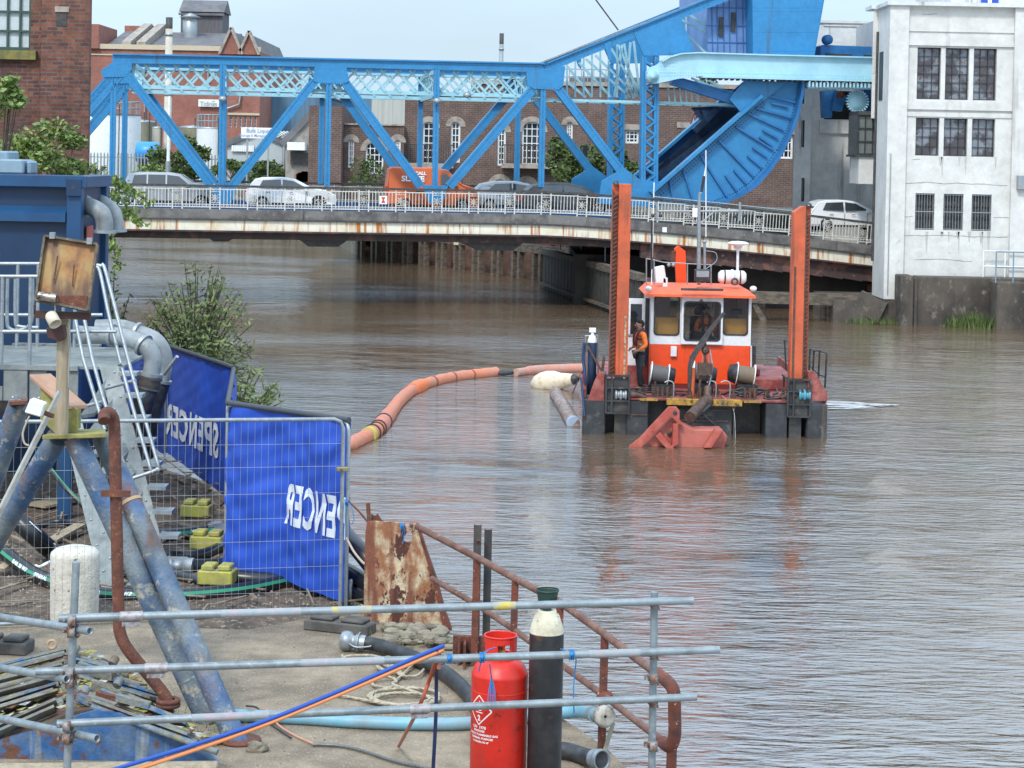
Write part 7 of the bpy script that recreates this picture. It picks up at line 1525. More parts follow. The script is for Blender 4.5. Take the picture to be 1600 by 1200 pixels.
# coiled rope
r = root('coiled_rope', 'heap of beige twisted rope coiled in front of the suction hose', 'rope', G(610, 1075)); g = MB(); q = random.Random(11)
pts = []
def loop(cx, cy, ax, ay, turns, ph=0):
    for k in range(int(turns*12)):
        a_ = ph+k*.5236; pts.append(G(cx+ax*math.cos(a_)*(1+.1*q.uniform(-1, 1)), cy+ay*math.sin(a_)*(1+.12*q.uniform(-1, 1)), .018+.018*q.random()+.004*(k % 5)))
pts.append(G(535, 1024)); loop(565, 1028, 28, 4, .8, 3.1); loop(612, 1038, 22, 11, 1.6, 1); loop(640, 1045, 22, 12, 1.6, 2); loop(600, 1066, 18, 9, 1.2); loop(632, 1088, 55, 13, 2.6, .5); loop(628, 1092, 42, 9, 2, 3); pts += [G(560, 1092), G(525, 1086), G(520, 1083)]
sp_ = smoothpath(pts, 4)
for s_ in (0, 2.1, 4.2):    # three laid strands
    o_ = []
    for i, P_ in enumerate(sp_): a_ = s_+i*1.3; o_.append(P_+Vector((math.cos(a_)*.0065, math.cos(a_+.8)*.004, math.sin(a_)*.0065)))
    part('strand', MB().tube(o_, .0088, 6), M('rope fibre', (.44, .38, .28), (.30, .26, .19), sc=30, rough=.95), r)
# ---------------------------------------------------------------- handrail along the quay edge
m_rail = M('flaking brown rail', (.20, .105, .075), (.13, .055, .04), sc=6, lo=.4, hi=.6, c3=(.38, .28, .18), sc3=22, lo3=.6, hi3=.68, rough=.75, bump=.5, bs=60)
r = root('quay_handrail', 'rusty brown two rail handrail following the broken quay edge', 'railing', W(945, 1175, 15.1))
T1 = [W(652, 823, 18.9), W(745, 871, 17.5), W(805, 904, 16.7), W(875, 941, 15.9), W(945, 991, 15.1), W(1000, 1033, 14.1), W(1032, 1056, 13.5)]; T2 = [W(675, 904, 18.5), W(745, 945, 17.5), W(805, 985, 16.7), W(875, 1037, 15.9), W(945, 1088, 15.1), W(1000, 1131, 14.1), W(1036, 1158, 13.4)]
part('top_rail', MB().tube(T1, .030, 12), m_rail, r); part('mid_rail', MB().tube(T2, .026, 12), m_rail, r)
m_rust2 = M('deep rust with cream flakes', (.17, .05, .03), (.09, .035, .025), sc=8, c3=(.50, .42, .30), sc3=24, lo3=.63, hi3=.66, rough=.85, bump=.5, bs=60)
part('end_bend', MB().tube(smoothpath([W(1026, 1052, 13.6), W(1044, 1066, 13.3), W(1053, 1082, 13.2), W(1054, 1110, 13.2), W(1054, 1150, 13.2), W(1047, 1166, 13.25), W(1036, 1160, 13.4)], 5), .044, 16), m_rust2, r)
for px, py, Y in ((745, 871, 17.5), (805, 904, 16.7), (875, 941, 15.9), (945, 991, 15.1)): a = W(px, py+3, Y); part('post', MB().bar(a, (a.x-.012, a.y, QZ-.5), .06, .05, (0, 1, 0)), m_rust2, r); 
a = W(1050, 1165, 13.25); part('post', MB().tube([a, (a.x-.02, a.y, .8)], .035, 10), m_rust2, r)
for px, py, Y in ((745, 945, 17.5), (945, 1088, 15.1)): part('rail_socket', MB().ball(W(px, py, Y), .05, 8, (1.3, 1, 1)), m_rust2, r)
r = root('steel_channel', 'taller dark steel channel post bolted at the quay edge', 'post', W(746, 995, 17.9)); a = W(746.5, 820, 17.9); g = MB(); g.box((a.x-.035, 17.88, 2.0), (a.x+.035, 17.895, a.z)); g.box((a.x-.035, 17.9, 2.0), (a.x-.025, 17.94, a.z)); g.box((a.x+.025, 17.9, 2.0), (a.x+.035, 17.94, a.z)); part('channel', g, m_dark, r)
for y in (846, 898): b = W(748, y, 17.87); part('bolt', MB().lathe([(.02, 0), (.018, .012), (.01, .014)], Matrix.Translation(b) @ Matrix.Rotation(R(90), 4, 'X'), 8), m_rust, r)
part('bolt_hole', MB().lathe([(.001, .0), (.011, .0)], Matrix.Translation(W(745, 976, 17.872)) @ Matrix.Rotation(R(90), 4, 'X'), 10), m_white, r)
r = root('steel_channel', 'shorter dark steel channel post on the river side of its taller neighbour', 'post', W(763, 995, 18.1)); a = W(763, 827, 18.1); g = MB(); g.box((a.x-.035, 18.08, 1.8), (a.x+.035, 18.095, a.z)); g.box((a.x+.025, 18.1, 1.8), (a.x+.035, 18.14, a.z)); g.box((a.x-.035, 18.1, 1.8), (a.x-.025, 18.14, a.z)); part('channel', g, m_dark, r); part('bolt_hole', MB().lathe([(.001, 0), (.01, 0)], Matrix.Translation(W(763, 852, 18.075)) @ Matrix.Rotation(R(90), 4, 'X'), 10), m_rust, r)
r = root('rusty_bracket', 'rusty angle bracket at the foot of the dark channel posts', 'bracket', G(735, 1015)); a = W(708, 992, 17.6); b = W(762, 1022, 17.6); g = MB(); g.box((a.x, 17.55, QZ-.02), (b.x, 17.6, a.z)); part('plate', g, m_rust2, r); g = MB(); g.box((a.x+.1, 17.35, QZ), (a.x+.12, 17.549, a.z-.03)); g.tube([(a.x+.06, 17.5, QZ), (a.x+.06, 17.5, a.z)], .015, 6); part('web', g, m_rust2, r)
# ---------------------------------------------------------------- rusted plate with hole
m_plate = M('cream plate eaten by rust', (.55, .45, .30), (.30, .13, .06), sc=5, lo=.42, hi=.56, c3=(.085, .028, .02), sc3=4.2, lo3=.515, hi3=.54, rough=.85, bump=.6, bs=40, st=(1.3, 1, .8), var=.2, grime=(.20, .07, .04, .55, 9))
YP_ = 19.05; r = root('rusted_steel_plate', 'upright cream steel plate eaten by rust with a hole near its top', 'steel plate', W(630, 978, YP_))
out = [(568, 980), (569, 900), (571, 830), (574, 815), (585, 814), (600, 816), (612, 815), (624, 818), (632, 817)]; hole = [(636, 832), (632, 838), (631, 846), (637, 848), (643, 845), (645, 836), (641, 829)]; out2 = [(640, 818), (650, 820), (660, 852), (672, 895), (676, 908), (680, 925), (693, 980)]
kp = out + hole[:1] + [] ; poly_ = out + [hole[0]] + hole[1:][::1] + [(636.2, 832.2)] + out2
g = MB(); g.prism([W(x, y, YP_) for x, y in poly_], (0, .025, 0)); part('plate', g, m_plate, r)
g = MB(); g.prism([W(x, y, YP_-.02) for x, y in ((650, 820), (654, 822), (667, 862), (682, 905), (697, 960), (706, 985), (693, 984), (676, 908))], (0, .12, 0)); part('edge_flange', g, m_rust2, r)
part('spike', MB().tube([W(575, 786, 19.2), W(577, 818, 19.2)], .02, 8), m_rust, r); g = MB(); g.prism([W(x, y, 19.25) for x, y in ((580, 803), (586, 806), (590, 803), (596, 812), (600, 816), (580, 816))], (0, .02, 0)); part('ragged_fin', g, m_rust, r)
part('rusty_rod', MB().tube([W(543, 782, 19.4), W(560, 798, 19.3), W(575, 816, 19.2)], .01, 6), m_rust, r)
knot('twine_tie', 'blue twine threaded through the hole in the rusted plate', W(628, 822, 19.0), [[W(628, 818, 19.0), W(632, 832, 19.02), W(629, 850, 19.02)], [W(626, 820, 19.0), W(630, 828, 19.0), W(627, 838, 19.02)]], 3)
m_rock = M('rubble stone', (.26, .23, .17), (.14, .12, .09), sc=9, rough=.95, bump=.6)
def rock(name, lab, ctr, s, seed, par=None, mt=None):
    q = random.Random(seed); g = MB(); g.ball(ctr, 1, 7); c = Vector(ctr); v2 = []
    for v in g.v: d = Vector(v)-c; k = 1+.35*noise.noise(d*1.6+Vector((seed*3.1, 0, 0))); v2.append(tuple(c+Vector((d.x*s[0]*k, d.y*s[1]*k, d.z*s[2]*k))))
    g.v = v2; g.sm = [False]*len(g.sm); return part(name, g, mt or m_rock, par, label=lab, cat=None if par else 'stone')
g = MB(); q = random.Random(8)
for i in range(70):
    x = q.uniform(596, 706); y = q.uniform(975, 1004)+max(0, (x-680)*.4); c = G(x, y, .03+.05*q.random()*(x < 690)); s = q.uniform(.02, .07); h = MB(); h.ball(c, 1, 5)
    g.add([tuple(c+Vector(((v[0]-c.x)*s*1.4*q.uniform(.8, 1.2), (v[1]-c.y)*s, (v[2]-c.z)*s*.7))) for v in h.v], h.f)
part('rubble', g, m_rock, kind='stuff')
grass('grass', [G(600, 990), G(720, 1010), G(880, 1125)], 160, .07, 21, .12); grass('weeds', [G(310, 1150), G(345, 1130), G(250, 1080)], 200, .06, 22, .15)
# ---------------------------------------------------------------- mesh fence
m_wire = M('fence wire', (.40, .42, .43), rough=.5, metal=.5, var=0)
fa, fb = W(-40, 990, 18.45), W(531, 965, 19.35); fa.z = fb.z = QZ+.02
fd = (fb-fa); fd.z = 0; FL = fd.length; fd.normalize(); fn_ = Vector((fd.y, -fd.x, 0)); HT = 1.93; RF = .019
def fence_panel(name, lab, a, b, top0, top1, z0, z1, wires=True, nv=52):
    """tube frame with rounded upper corners, welded wire mesh"""
    r = root(name, lab, 'fence', (a+b)/2, 'temporary fence panels')
    d = (b-a); d.z = 0; L = d.length; d.normalize(); A = lambda u, z: Vector((a.x+d.x*u, a.y+d.y*u, z))
    zl = lambda u: z0+(z1-z0)*u/L; zt = lambda u: top0+(top1-top0)*u/L; c = .09
    part('frame', MB().tube([A(0, zl(0)), A(0, zt(0)-c), A(c*.3, zt(0)-c*.3), A(c, zt(0)), A(L-c, zt(L)), A(L-c*.3, zt(L)-c*.3), A(L, zt(L)-c), A(L, zl(L))], RF, 12), m_galv, r)
    part('bottom_tube', MB().tube([A(0, zl(0)+.04), A(L, zl(L)+.04)], RF*.9, 10), m_galv, r)
    if wires:
        g = MB()
        for k in range(1, nv): u = L*k/nv; g.tube([A(u, zl(u)+.04), A(u, zt(u)-.01)], .0014, 4, cap=False)
        for k in range(1, 8): f_ = k/8+(.01 if k % 3 == 0 else 0); g.tube([A(0, zl(0)+(zt(0)-zl(0))*f_), A(L, zl(L)+(zt(L)-zl(L))*f_)], .0018, 4, cap=False)
        part('wire_mesh', g, m_wire, r)
    return r, A, L
zt0 = W(0, 659, 18.5).z; zt1 = W(500, 655, 19.3).z
fence_panel('mesh_fence', 'bare see through wire mesh fence panel in front of the white bollard', fa, fb, zt0, zt1, QZ, QZ)
# blue banner panels
m_banner = M('royal blue banner fabric', (.016, .075, .46), (.012, .060, .38), sc=1.5, rough=.55, var=.06, bump=.15, bs=5); m_letter = M('white banner print', (.62, .66, .76), rough=.7, var=.03)
def banner(lab, a, b, top0, top1, z0, z1, text=None, seed=0, wires=False, notch=None, amp=.026):
    r, A, L = fence_panel('banner_fence', lab, a, b, top0, top1, z0-.12, z1-.12, False)
    d = (b-a); d.z = 0; d.normalize(); nn = Vector((d.y, -d.x, 0)); nn = nn if nn.y < 0 else -nn
    def off(u, z): return amp*(math.sin(u*4.1+seed)+.6*math.sin(u*9.7+z*2.2+seed*2)+.5*math.sin(z*6+u*2.5))+amp*1.2*abs(math.sin(u*1.9+seed))+amp*.35*math.sin(z*17+u*6+3*math.sin(u*5))+amp*.3*math.sin((z-u*.3)*29+seed)
    def S(u, z, e=0): return A(u, z) - nn*.03 + nn*(off(u, z)*.8+e)
    nu, nz_ = 60, 44; g = MB(); vs = []
    for i in range(nu+1):
        u = L*i/nu; zb0 = z0+(z1-z0)*i/nu; zt_ = top0+(top1-top0)*i/nu
        if notch: zb0 += notch(u/L)
        for j in range(nz_+1): vs.append(S(u, zb0+(zt_-zb0)*j/nz_))
    g.add(vs, [(i*(nz_+1)+j, (i+1)*(nz_+1)+j, (i+1)*(nz_+1)+j+1, i*(nz_+1)+j+1) for i in range(nu) for j in range(nz_)], True); bn = part('banner', g, m_banner, r)
    part('top_sleeve', MB().tube([A(L*k/12, top0+(top1-top0)*k/12+.01) for k in range(13)], .03, 8), M('grey black sleeve', (.05, .055, .065), rough=.6), r)
    g = MB(); [g.tube([A(L*(k+.5)/9, top0+.01), A(L*(k+.5)/9, top0+.05)+nn*.01], .005, 5) for k in range(9)]; part('cable_ties', g, m_dark, r)
    if text:
        u0, u1, zc0, zc1, hh = text; v, f = textmesh('SPENCER', 1, .032, 1.12); x0 = min(p.x for p in v); x1 = max(p.x for p in v); y0 = min(p.y for p in v); y1 = max(p.y for p in v); g = MB()
        # glyphs run right to left: the print shows through from the far side
        q = []
        for p in v:
            t = (p.x-x0)/(x1-x0); u = u1+(u0-u1)*t; zc = zc0+(zc1-zc0)*(u/L); q.append(S(u, zc+hh*((p.y-y0)/(y1-y0)-.5), .016))
        g.add(q, f)
        bmm = bmesh.new(); me = g.mesh('lettering', m_letter); bmm.from_mesh(me); pass; bmm.to_mesh(me); bmm.free()
        part('lettering', g, m_letter, bn)
    return r, A, L
def planeu(a, b, px, py):    # distance along vertical plane through a-b hit by a pixel
    d = (b-a); d.z = 0; d.normalize(); nn = Vector((d.y, -d.x, 0)); rr_ = ray(px, py); t = (a-CP).dot(nn)/rr_.dot(nn); P_ = CP+rr_*t; return (P_-a).dot(d), P_.z
aA, bA = W(353, 800, 21.0), W(541, 900, 19.45)
ur, zr1 = planeu(aA, bA, 441, 787); ue, zr2 = planeu(aA, bA, 523, 810); zt_ = planeu(aA, bA, 362, 632)[1]; zt2_ = planeu(aA, bA, 541, 657)[1]
tw = (ue-ur)*7/5.05; LA = ((bA-aA).xy).length
hA = planeu(aA, bA, 450, 755)[1]-planeu(aA, bA, 450, 821)[1]
def zfit(a, b, p0, p1, L): (u0, z0), (u1, z1) = planeu(a, b, *p0), planeu(a, b, *p1); s = (z1-z0)/(u1-u0); return z0-s*u0, z0+s*(L-u0)
zA0, zA1 = zfit(aA, bA, (450, 788), (515, 805), LA)
uend = min(ur+tw, LA+.6)
banner('blue company banner panel at the right end of the fence with half its lettering hidden', aA, bA, zt_, zt2_, QZ+.02, QZ+.05, (ur, ur+tw, zA0, zA1, hA) if False else None, 1, notch=lambda t: (.03 if t < .42 else .05+.06*(1-t)))
# lettering clipped by the panel edge (the panel behind hides its last letters)
bnA = [o for o in bpy.data.objects if o.name.startswith('banner') and 'fence' not in o.name][-1]
v, f = textmesh('SPENCER', 1, .032, 1.12); x0 = min(p.x for p in v); x1 = max(p.x for p in v); y0 = min(p.y for p in v); y1 = max(p.y for p in v)
dA = (bA-aA); dA.z = 0; dA.normalize(); nA = Vector((dA.y, -dA.x, 0)); nA = nA if nA.y < 0 else -nA
def offA(u, z): a_ = .026; return a_*(math.sin(u*4.1+1)+.6*math.sin(u*9.7+z*2.2+2)+.5*math.sin(z*6+u*2.5))+a_*1.2*abs(math.sin(u*1.9+1))+a_*.35*math.sin(z*17+u*6+3*math.sin(u*5))+a_*.3*math.sin((z-u*.3)*29+1)
bmm = bmesh.new(); bv = [bmm.verts.new(((ur+tw)-tw*(p.x-x0)/(x1-x0), (p.y-y0)/(y1-y0)-.5, 0)) for p in v]
for q_ in f: bmm.faces.new([bv[i] for i in q_])
bmesh.ops.bisect_plane(bmm, geom=bmm.verts[:]+bmm.edges[:]+bmm.faces[:], plane_co=(LA-.03, 0, 0), plane_no=(1, 0, 0), clear_outer=True)
for k in range(1, 12): bmesh.ops.bisect_plane(bmm, geom=bmm.verts[:]+bmm.edges[:]+bmm.faces[:], plane_co=(LA*k/12, 0, 0), plane_no=(1, 0, 0))
for k in range(1, 4): bmesh.ops.bisect_plane(bmm, geom=bmm.verts[:]+bmm.edges[:]+bmm.faces[:], plane_co=(0, -.5+k/4, 0), plane_no=(0, 1, 0))
for w_ in bmm.verts:
    u, h = w_.co.x, w_.co.y; z = zA0+(zA1-zA0)*u/LA+hA*h; w_.co = Vector((aA.x+dA.x*u, aA.y+dA.y*u, z)) - nA*.03 + nA*(offA(u, z)*.8+.010)
me = bpy.data.meshes.new('lettering'); bmm.to_mesh(me); bmm.free(); part('lettering', me, m_letter, bnA)
aC, bC = W(258, 700, 29.2), W(363, 700, 25.3); LC = ((bC-aC).xy).length
zC0, zC1 = zfit(aC, bC, (263, 655), (335, 688), LC); uc0 = planeu(aC, bC, 258, 655)[0]; uc1 = planeu(aC, bC, 340, 688)[0]; hC = planeu(aC, bC, 263, 630)[1]-planeu(aC, bC, 263, 681)[1]
zc_t0 = planeu(aC, bC, 262, 541)[1]; zc_t1 = planeu(aC, bC, 360, 573)[1]
banner('blue company banner panel with full mirrored lettering behind the stair', aC, bC, zc_t0, zc_t1, QZ+.05, QZ+.02, (uc0, uc1, zC0, zC1, hC), 4, amp=.011)
banner('blue banner panel turned edge on between its two lettered neighbours', bC, aA, zc_t1-.02, zt_, QZ+.05, QZ+.25, None, 2, amp=.012)
aD = W(150, 700, 33.5); banner('furthest blue banner panel behind the grey pipe bends', aD, aC, zc_t0-.12, zc_t0-.02, QZ, QZ, None, 6)
c = W(534, 733, 19.3); r = root('fence_clip', 'brassy clip joining the mesh panel to the banner panel', 'clip', c); part('clamp_plate', MB().bar(c-fd*.05, c+fd*.07, .05, .04, (0, 0, 1)), M('zinc yellow clamp', (.35, .30, .15), rough=.4, metal=.6), r, bevel=.006); part('clamp_bolt', MB().tube([c+Vector((0, -.05, 0)), c+Vector((0, .05, 0))], .01, 6), m_dark, r)
c1 = W(541, 785, 19.4); knot('twine_tie', 'blue twine hanging from the end upright of the banner panel', c1, [[c1, W(548, 790, 19.3), W(553, 812, 19.3), W(544, 822, 19.3)], [c1, W(539, 800, 19.3), W(541, 840, 19.35)]], 5)
def block(lab, ctr, L, w_, h, ang, mt, name='rubber_block', cat='fence block', grp='blocks that hold the fence'):
    c = Vector(ctr); r = root(name, lab, cat, c, grp); T = Matrix.Translation(c) @ Matrix.Rotation(ang, 4, 'Z'); g = MB()
    g.box((-L/2, -w_/2, 0), (L/2, w_/2, h*.72), T); part('base', g, mt, r, bevel=.012)
    g = MB(); g.box((-L*.42, -w_*.4, h*.72+.002), (-L*.06, w_*.4, h), T); g.box((L*.06, -w_*.4, h*.72+.002), (L*.42, w_*.4, h), T); part('raised_pad', g, mt, r, bevel=.012); return r
m_fblk = M('grey rubber fence foot', (.11, .105, .095), (.075, .07, .065), sc=6, rough=.9, bump=.3)
block('long dark grey fence foot under the banner panel uprights', G(531, 986, 0), .66, .22, .14, R(-20), m_fblk); block('dark fence foot cut off by the left edge of the picture', G(5, 1018, 0), .5, .24, .15, R(-8), m_fblk)
m_yb = M('dusty yellow plastic', (.42, .40, .07), (.28, .25, .10), sc=6, lo=.4, hi=.65, rough=.6)
for px, py, lb in ((308, 806, 'farthest yellow fence foot behind the mesh, near the stair foot'), (325, 856, 'middle yellow fence foot between two black hoses'), (340, 911, 'nearest yellow fence foot half covered by the banner hem')): block(lb, G(px, py, .06), .36, .26, .2, R(-6), m_yb)
# ---------------------------------------------------------------- hoses behind the mesh
m_bh2 = M('glossy black layflat hose', (.016, .018, .021), rough=.3, var=.1)
m_green = M('green hose stripe', (.03, .26, .14), rough=.5, var=.1)
def striped(lab, pts, rad, texts, ang=.5):
    r, p = hose('striped_hose', lab, pts, rad, m_bh2, 14, 8); N_ = len(p)
    def S(i, a, e=.003):
        i0 = max(0, min(N_-2, int(i))); f_ = i-i0; c = p[i0].lerp(p[i0+1], f_); t = (p[i0+1]-p[i0]).normalized(); sd = Vector((t.y, -t.x, 0)); sd = (sd if sd.y < 0 else -sd).normalized(); u_ = sd.cross(t); u_ = u_ if u_.z > 0 else -u_
        return c + (sd*math.cos(a)+u_*math.sin(a))*(rad+e)
    g = MB()
    for i in range(1, N_-2): g.add([S(i, ang-.22), S(i+1, ang-.22), S(i+1, ang+.22), S(i, ang+.22)], [(0, 1, 2, 3)], True)
    st = part('stripe', g, m_green, r); g = MB(); seg = (p[N_//2]-p[N_//2-1]).length
    for tx, i0 in texts:
        v, f = textmesh(tx, rad*.62, .003); g.add([S(i0+q.x/seg, ang+q.y/rad, .006) for q in v], f)
    part('stripe_text', g, m_white, st); return r
striped('long black hose with a green lettered stripe sweeping past the white bollard', [G(5, 862, .25), G(45, 892, .12), G(90, 912, .09), G(150, 928, .08), G(220, 932, .08), G(300, 930, .08), G(380, 922, .08), G(450, 908, .08)], .075, (('BAR 20 W.P', 7), ('GENERAL', 13), ('TO BAR', 24), ('W.P', 30)))
r, p = hose('black_hose', 'short black hose with silver camlock beside the middle yellow foot', [G(300, 885, .09), G(330, 884, .08), G(372, 880, .08)], .08, m_bh2)
part('camlock', MB().tube([G(262, 884, .1), G(268, 884, .1), G(270, 884, .1), G(285, 884, .1), G(287, 884, .1), G(303, 885, .1)], [.06, .08, .06, .06, .088, .088], 18), m_galv, r)
striped('black hose with green stripe under the farthest yellow foot', [G(235, 838, .09), G(280, 836, .08), G(320, 832, .08), G(348, 828, .08)], .085, (('W.P', 12),)); 
hose('black_hose', 'thick black hose pressed along the foot of the near banner', [G(360, 902, .09), G(395, 905, .08), G(430, 908, .08), G(470, 912, .08), G(505, 925, .08)], .085, m_bh2)
hose('black_hose', 'black hose curling between the two far yellow feet', [G(240, 862, .08), G(275, 868, .1), G(315, 866, .1), G(350, 852, .08)], .06, m_bh2)
hose('black_hose', 'slack black hose crossing in front of the stair foot', [G(150, 880, .1), G(190, 892, .09), G(235, 888, .09), G(280, 900, .08), G(330, 912, .07)], .05, m_bh2)
r = root('hose_clamp', 'grey steel clamp on the end of the striped hose by the banner', 'clamp', G(342, 822, .1)); part('band', MB().tube([G(330, 828, .1), G(344, 826, .1)], .095, 16), m_galv, r); part('clamp_lever', MB().bar(G(326, 822, .22), G(346, 818, .24), .03, .03), m_galv, r)
r, p = hose('black_hose', 'thick black hose slanting down from the left behind the fence', [G(30, 815, .5), G(55, 838, .35), G(80, 860, .15), G(118, 885, .08)], .10, m_bh2); part('white_line', MB().tube([q_+Vector((.06, -.05, .07)) for q_ in p[3:]], .006, 5), m_white, r)
r, p = hose('black_hose', 'tangled thin black hose under the stair', [G(60, 822, .05), G(90, 815, .12), G(125, 822, .06), G(160, 828, .1), G(200, 835, .05)], .035, m_bh2)
r, p = hose('green_hose', 'dark hose with green line crossing behind the blue pipe legs', [W(80, 735, 22), W(105, 765, 21.8), W(140, 800, 21.7), W(175, 830, 21.7)], .03, m_bh2); part('green_line', MB().tube([q_+Vector((.012, -.02, .02)) for q_ in p], .009, 5), m_green, r)
for i, (lb, pts, rd) in enumerate((('upper thick black hose between banner panel and rusted plate', [W(500, 790, 20.6), W(540, 836, 20), W(568, 868, 19.6), W(600, 910, 19.5)], .09), ('middle thick black hose between banner panel and rusted plate', [W(500, 872, 20.4), W(540, 892, 20), W(572, 912, 19.7), W(610, 945, 19.6)], .085), ('lower thick black hose between banner panel and rusted plate', [W(500, 905, 20.2), W(540, 922, 19.9), W(570, 932, 19.6), W(600, 950, 19.5)], .08))): hose('black_hose', lb, pts, rd, m_bh2)
r, p = hose('pale_rope', 'pale rope sagging from the banner upright to the rusted plate', [W(541, 840, 19.4), W(553, 862, 19.3), W(566, 878, 19.2), W(572, 882, 19.1)], .012, M('pale rope', (.45, .36, .28), rough=.9), 6, 5, 'rope')
r = root('pipe_clamp', 'pale pipe clamp on the lower hose beside the fence foot', 'clamp', W(545, 935, 19.6)); g = MB(); g.tube([W(548, 925, 19.65)+Vector((.0, .1*math.sin(a_), .11*math.cos(a_))) for a_ in [k*.5236 for k in range(12)]], .02, 8, closed=True); part('band', g, m_galv, r)
# ---------------------------------------------------------------- concrete bollard
c = G(116, 966, 0); r = root('concrete_bollard', 'white painted round concrete bollard with flaking top behind the mesh', 'bollard', c); T = Matrix.Translation(c); hz_ = W(116, 853, c.y).z-QZ; rb = .235
part('bollard_body', MB().lathe([(rb*.97, -.1), (rb*.97, .1), (rb, hz_*.7), (rb, hz_-.09), (rb*.97, hz_-.06), (rb*.8, hz_-.025), (rb*.5, hz_-.005), (.01, hz_)], T, 40), M('flaking white masonry paint', (.62, .58, .50), (.50, .46, .38), sc=5, lo=.45, hi=.7, c3=(.12, .10, .085), sc3=13, lo3=.62, hi3=.66, rough=.85, bump=.6, bs=40, var=.15), r)
# ---------------------------------------------------------------- blue pipe frames
m_bpipe = M('flaking blue pipe paint', (.04, .10, .22), (.15, .18, .20), sc=2.2, lo=.38, hi=.58, c3=(.34, .32, .26), sc3=7, lo3=.56, hi3=.62, rough=.6, bump=.6, bs=40, var=.35, grime=(.19, .085, .035, .54, 3))
m_wd = M('weathered softwood', (.38, .31, .21), (.27, .22, .15), sc=6, lo=.4, hi=.6, rough=.85, st=(3, 3, .4), bump=.3, bs=15)
m_ply = M('pinkish plywood', (.46, .26, .17), (.40, .22, .14), sc=4, rough=.75); m_moss = M('mossy board', (.20, .18, .07), (.30, .27, .08), sc=8, lo=.4, hi=.6, rough=.95, bump=.4)
YA = 16.0; r = root('blue_pipe_frame', 'three legged frame of flaking blue pipe with a mossy cap plate', 'pipe frame', W(120, 685, YA))
def leg(p, q, Yp, Yq, rr_=.088):
    a, b = W(*p, Yp), W(*q, Yq); return part('leg', MB().tube([a, a.lerp(b, .5), b], rr_, 22), m_bpipe, r)
leg((160, 683), (375, 1172), 16.2, 15.1); leg((116, 683), (326, 1130), 15.85, 15.6); leg((90, 683), (-95, 990), 16.0, 17.4)
a, b = W(160, 683, 16.2), W(375, 1172, 15.1); d_ = (b-a).normalized(); part('foot_flange', MB().lathe([(.001, .02), (.16, .02), (.16, 0), (.09, 0)], Matrix.Translation((b.x, b.y, QZ)), 20), m_rust, r)
part('weld_collar', MB().tube([a.lerp(b, .215), a.lerp(b, .225)], .094, 22), M('tan weld', (.40, .28, .16), rough=.8), r)
a, b = W(116, 683, 15.85), W(326, 1130, 15.6); part('pipe_clip', MB().tube([a.lerp(b, .845), a.lerp(b, .851)], .0905, 22), m_galv, r)
g = MB(); g.prism([W(66, 680, 15.7), W(167, 677, 15.7), W(164, 670, 16.5), W(100, 671, 16.5)], (0, 0, -.035)); part('cap_plate', g, m_moss, r, bevel=.005)
g = MB(); g.prism([W(63, 602, 16.1), W(120, 640, 15.9), W(120, 676, 15.9), W(85, 676, 15.95), W(63, 655, 16.1)], (0, .05, 0)); g.box((W(104, 0, 15.95).x, 15.95, W(100, 677, 15.95).z), (W(122, 0, 15.95).x, 16.3, W(120, 637, 15.95).z)); part('mossy_box', g, m_moss, r)
g = MB(); g.prism([W(46, 585, 16.15), W(79, 583, 16.4), W(137, 633, 16.15), W(101, 634, 15.8)], (0, 0, -.03)); part('plywood_lid', g, m_ply, r, bevel=.004)
r = root('floodlight_post', 'weathered timber post carrying a rusted open floodlight housing', 'lamp', W(97, 682, 15.75)); a, b = W(96, 682, 15.75), W(100, 498, 15.75); part('post', MB().bar(a, b, .09, .09, (0, 1, 0)), m_wd, r, bevel=.008)
part('cable', MB().tube(smoothpath([W(86, 470, 15.6), W(86, 488, 15.6), W(84, 498, 15.6)], 4)+[W(107, 520, 15.68), W(110, 560, 15.68), W(108, 604, 15.7)][:0], .006, 6), M('beige cable', (.5, .42, .3)), r); part('cable', MB().tube(smoothpath([W(107, 500, 15.68), W(110, 540, 15.68), W(107, 580, 15.68), W(108, 605, 15.7)], 4), .006, 6), M('grey cable', (.3, .28, .24)), r)
cn = [W(71, 370, 15.75), W(153, 383, 15.75), W(138, 486, 15.62), W(57, 470, 15.62)]; g = MB()
m_pan = M('heat stained reflector', (.30, .19, .07), (.26, .10, .02), sc=4, lo=.4, hi=.6, c3=(.09, .06, .04), sc3=4, lo3=.52, hi3=.66, rough=.5, metal=.2, grime=(.10, .05, .03, .52, 7))
nrm = (cn[1]-cn[0]).cross(cn[3]-cn[0]).normalized(); nrm = nrm if nrm.y < 0 else -nrm
g.prism(cn, -nrm*.03); fr_ = part('reflector_pan', g, m_pan, r)
g = MB()
for i in range(4): g.bar(cn[i]+nrm*.02, cn[(i+1) % 4]+nrm*.02, .018, .06, nrm)
part('rim', g, M('blackened rim', (.09, .075, .06), (.2, .15, .1), sc=14, rough=.7, metal=.3), fr_)
for p0, p1 in (((90, 400), (84, 440)), ((116, 414), (113, 448))): part('seam_rib', MB().tube([W(*p0, 15.66), W(*p1, 15.64)], .006, 6), m_rust, fr_)
g = MB(); g.prism([W(x, y, 15.58) for x, y in ((90, 462), (136, 462), (137, 484), (92, 478))], (0, .02, 0)); part('burnt_edge', g, m_rust, fr_)
part('lamp_tube', MB().tube([W(60, 462, 15.55), W(88, 466, 15.55)], .035, 12), M('sooty chrome', (.42, .38, .33), (.08, .07, .06), sc=15, rough=.3, metal=.6), r)
for x in (82, 140): g = MB(); c_ = W(x, 369+(x-70)*.15, 15.7); g.box((c_.x-.02, 15.68, c_.z-.01), (c_.x+.02, 15.72, c_.z+.04)); part('latch', g, m_galv, fr_)
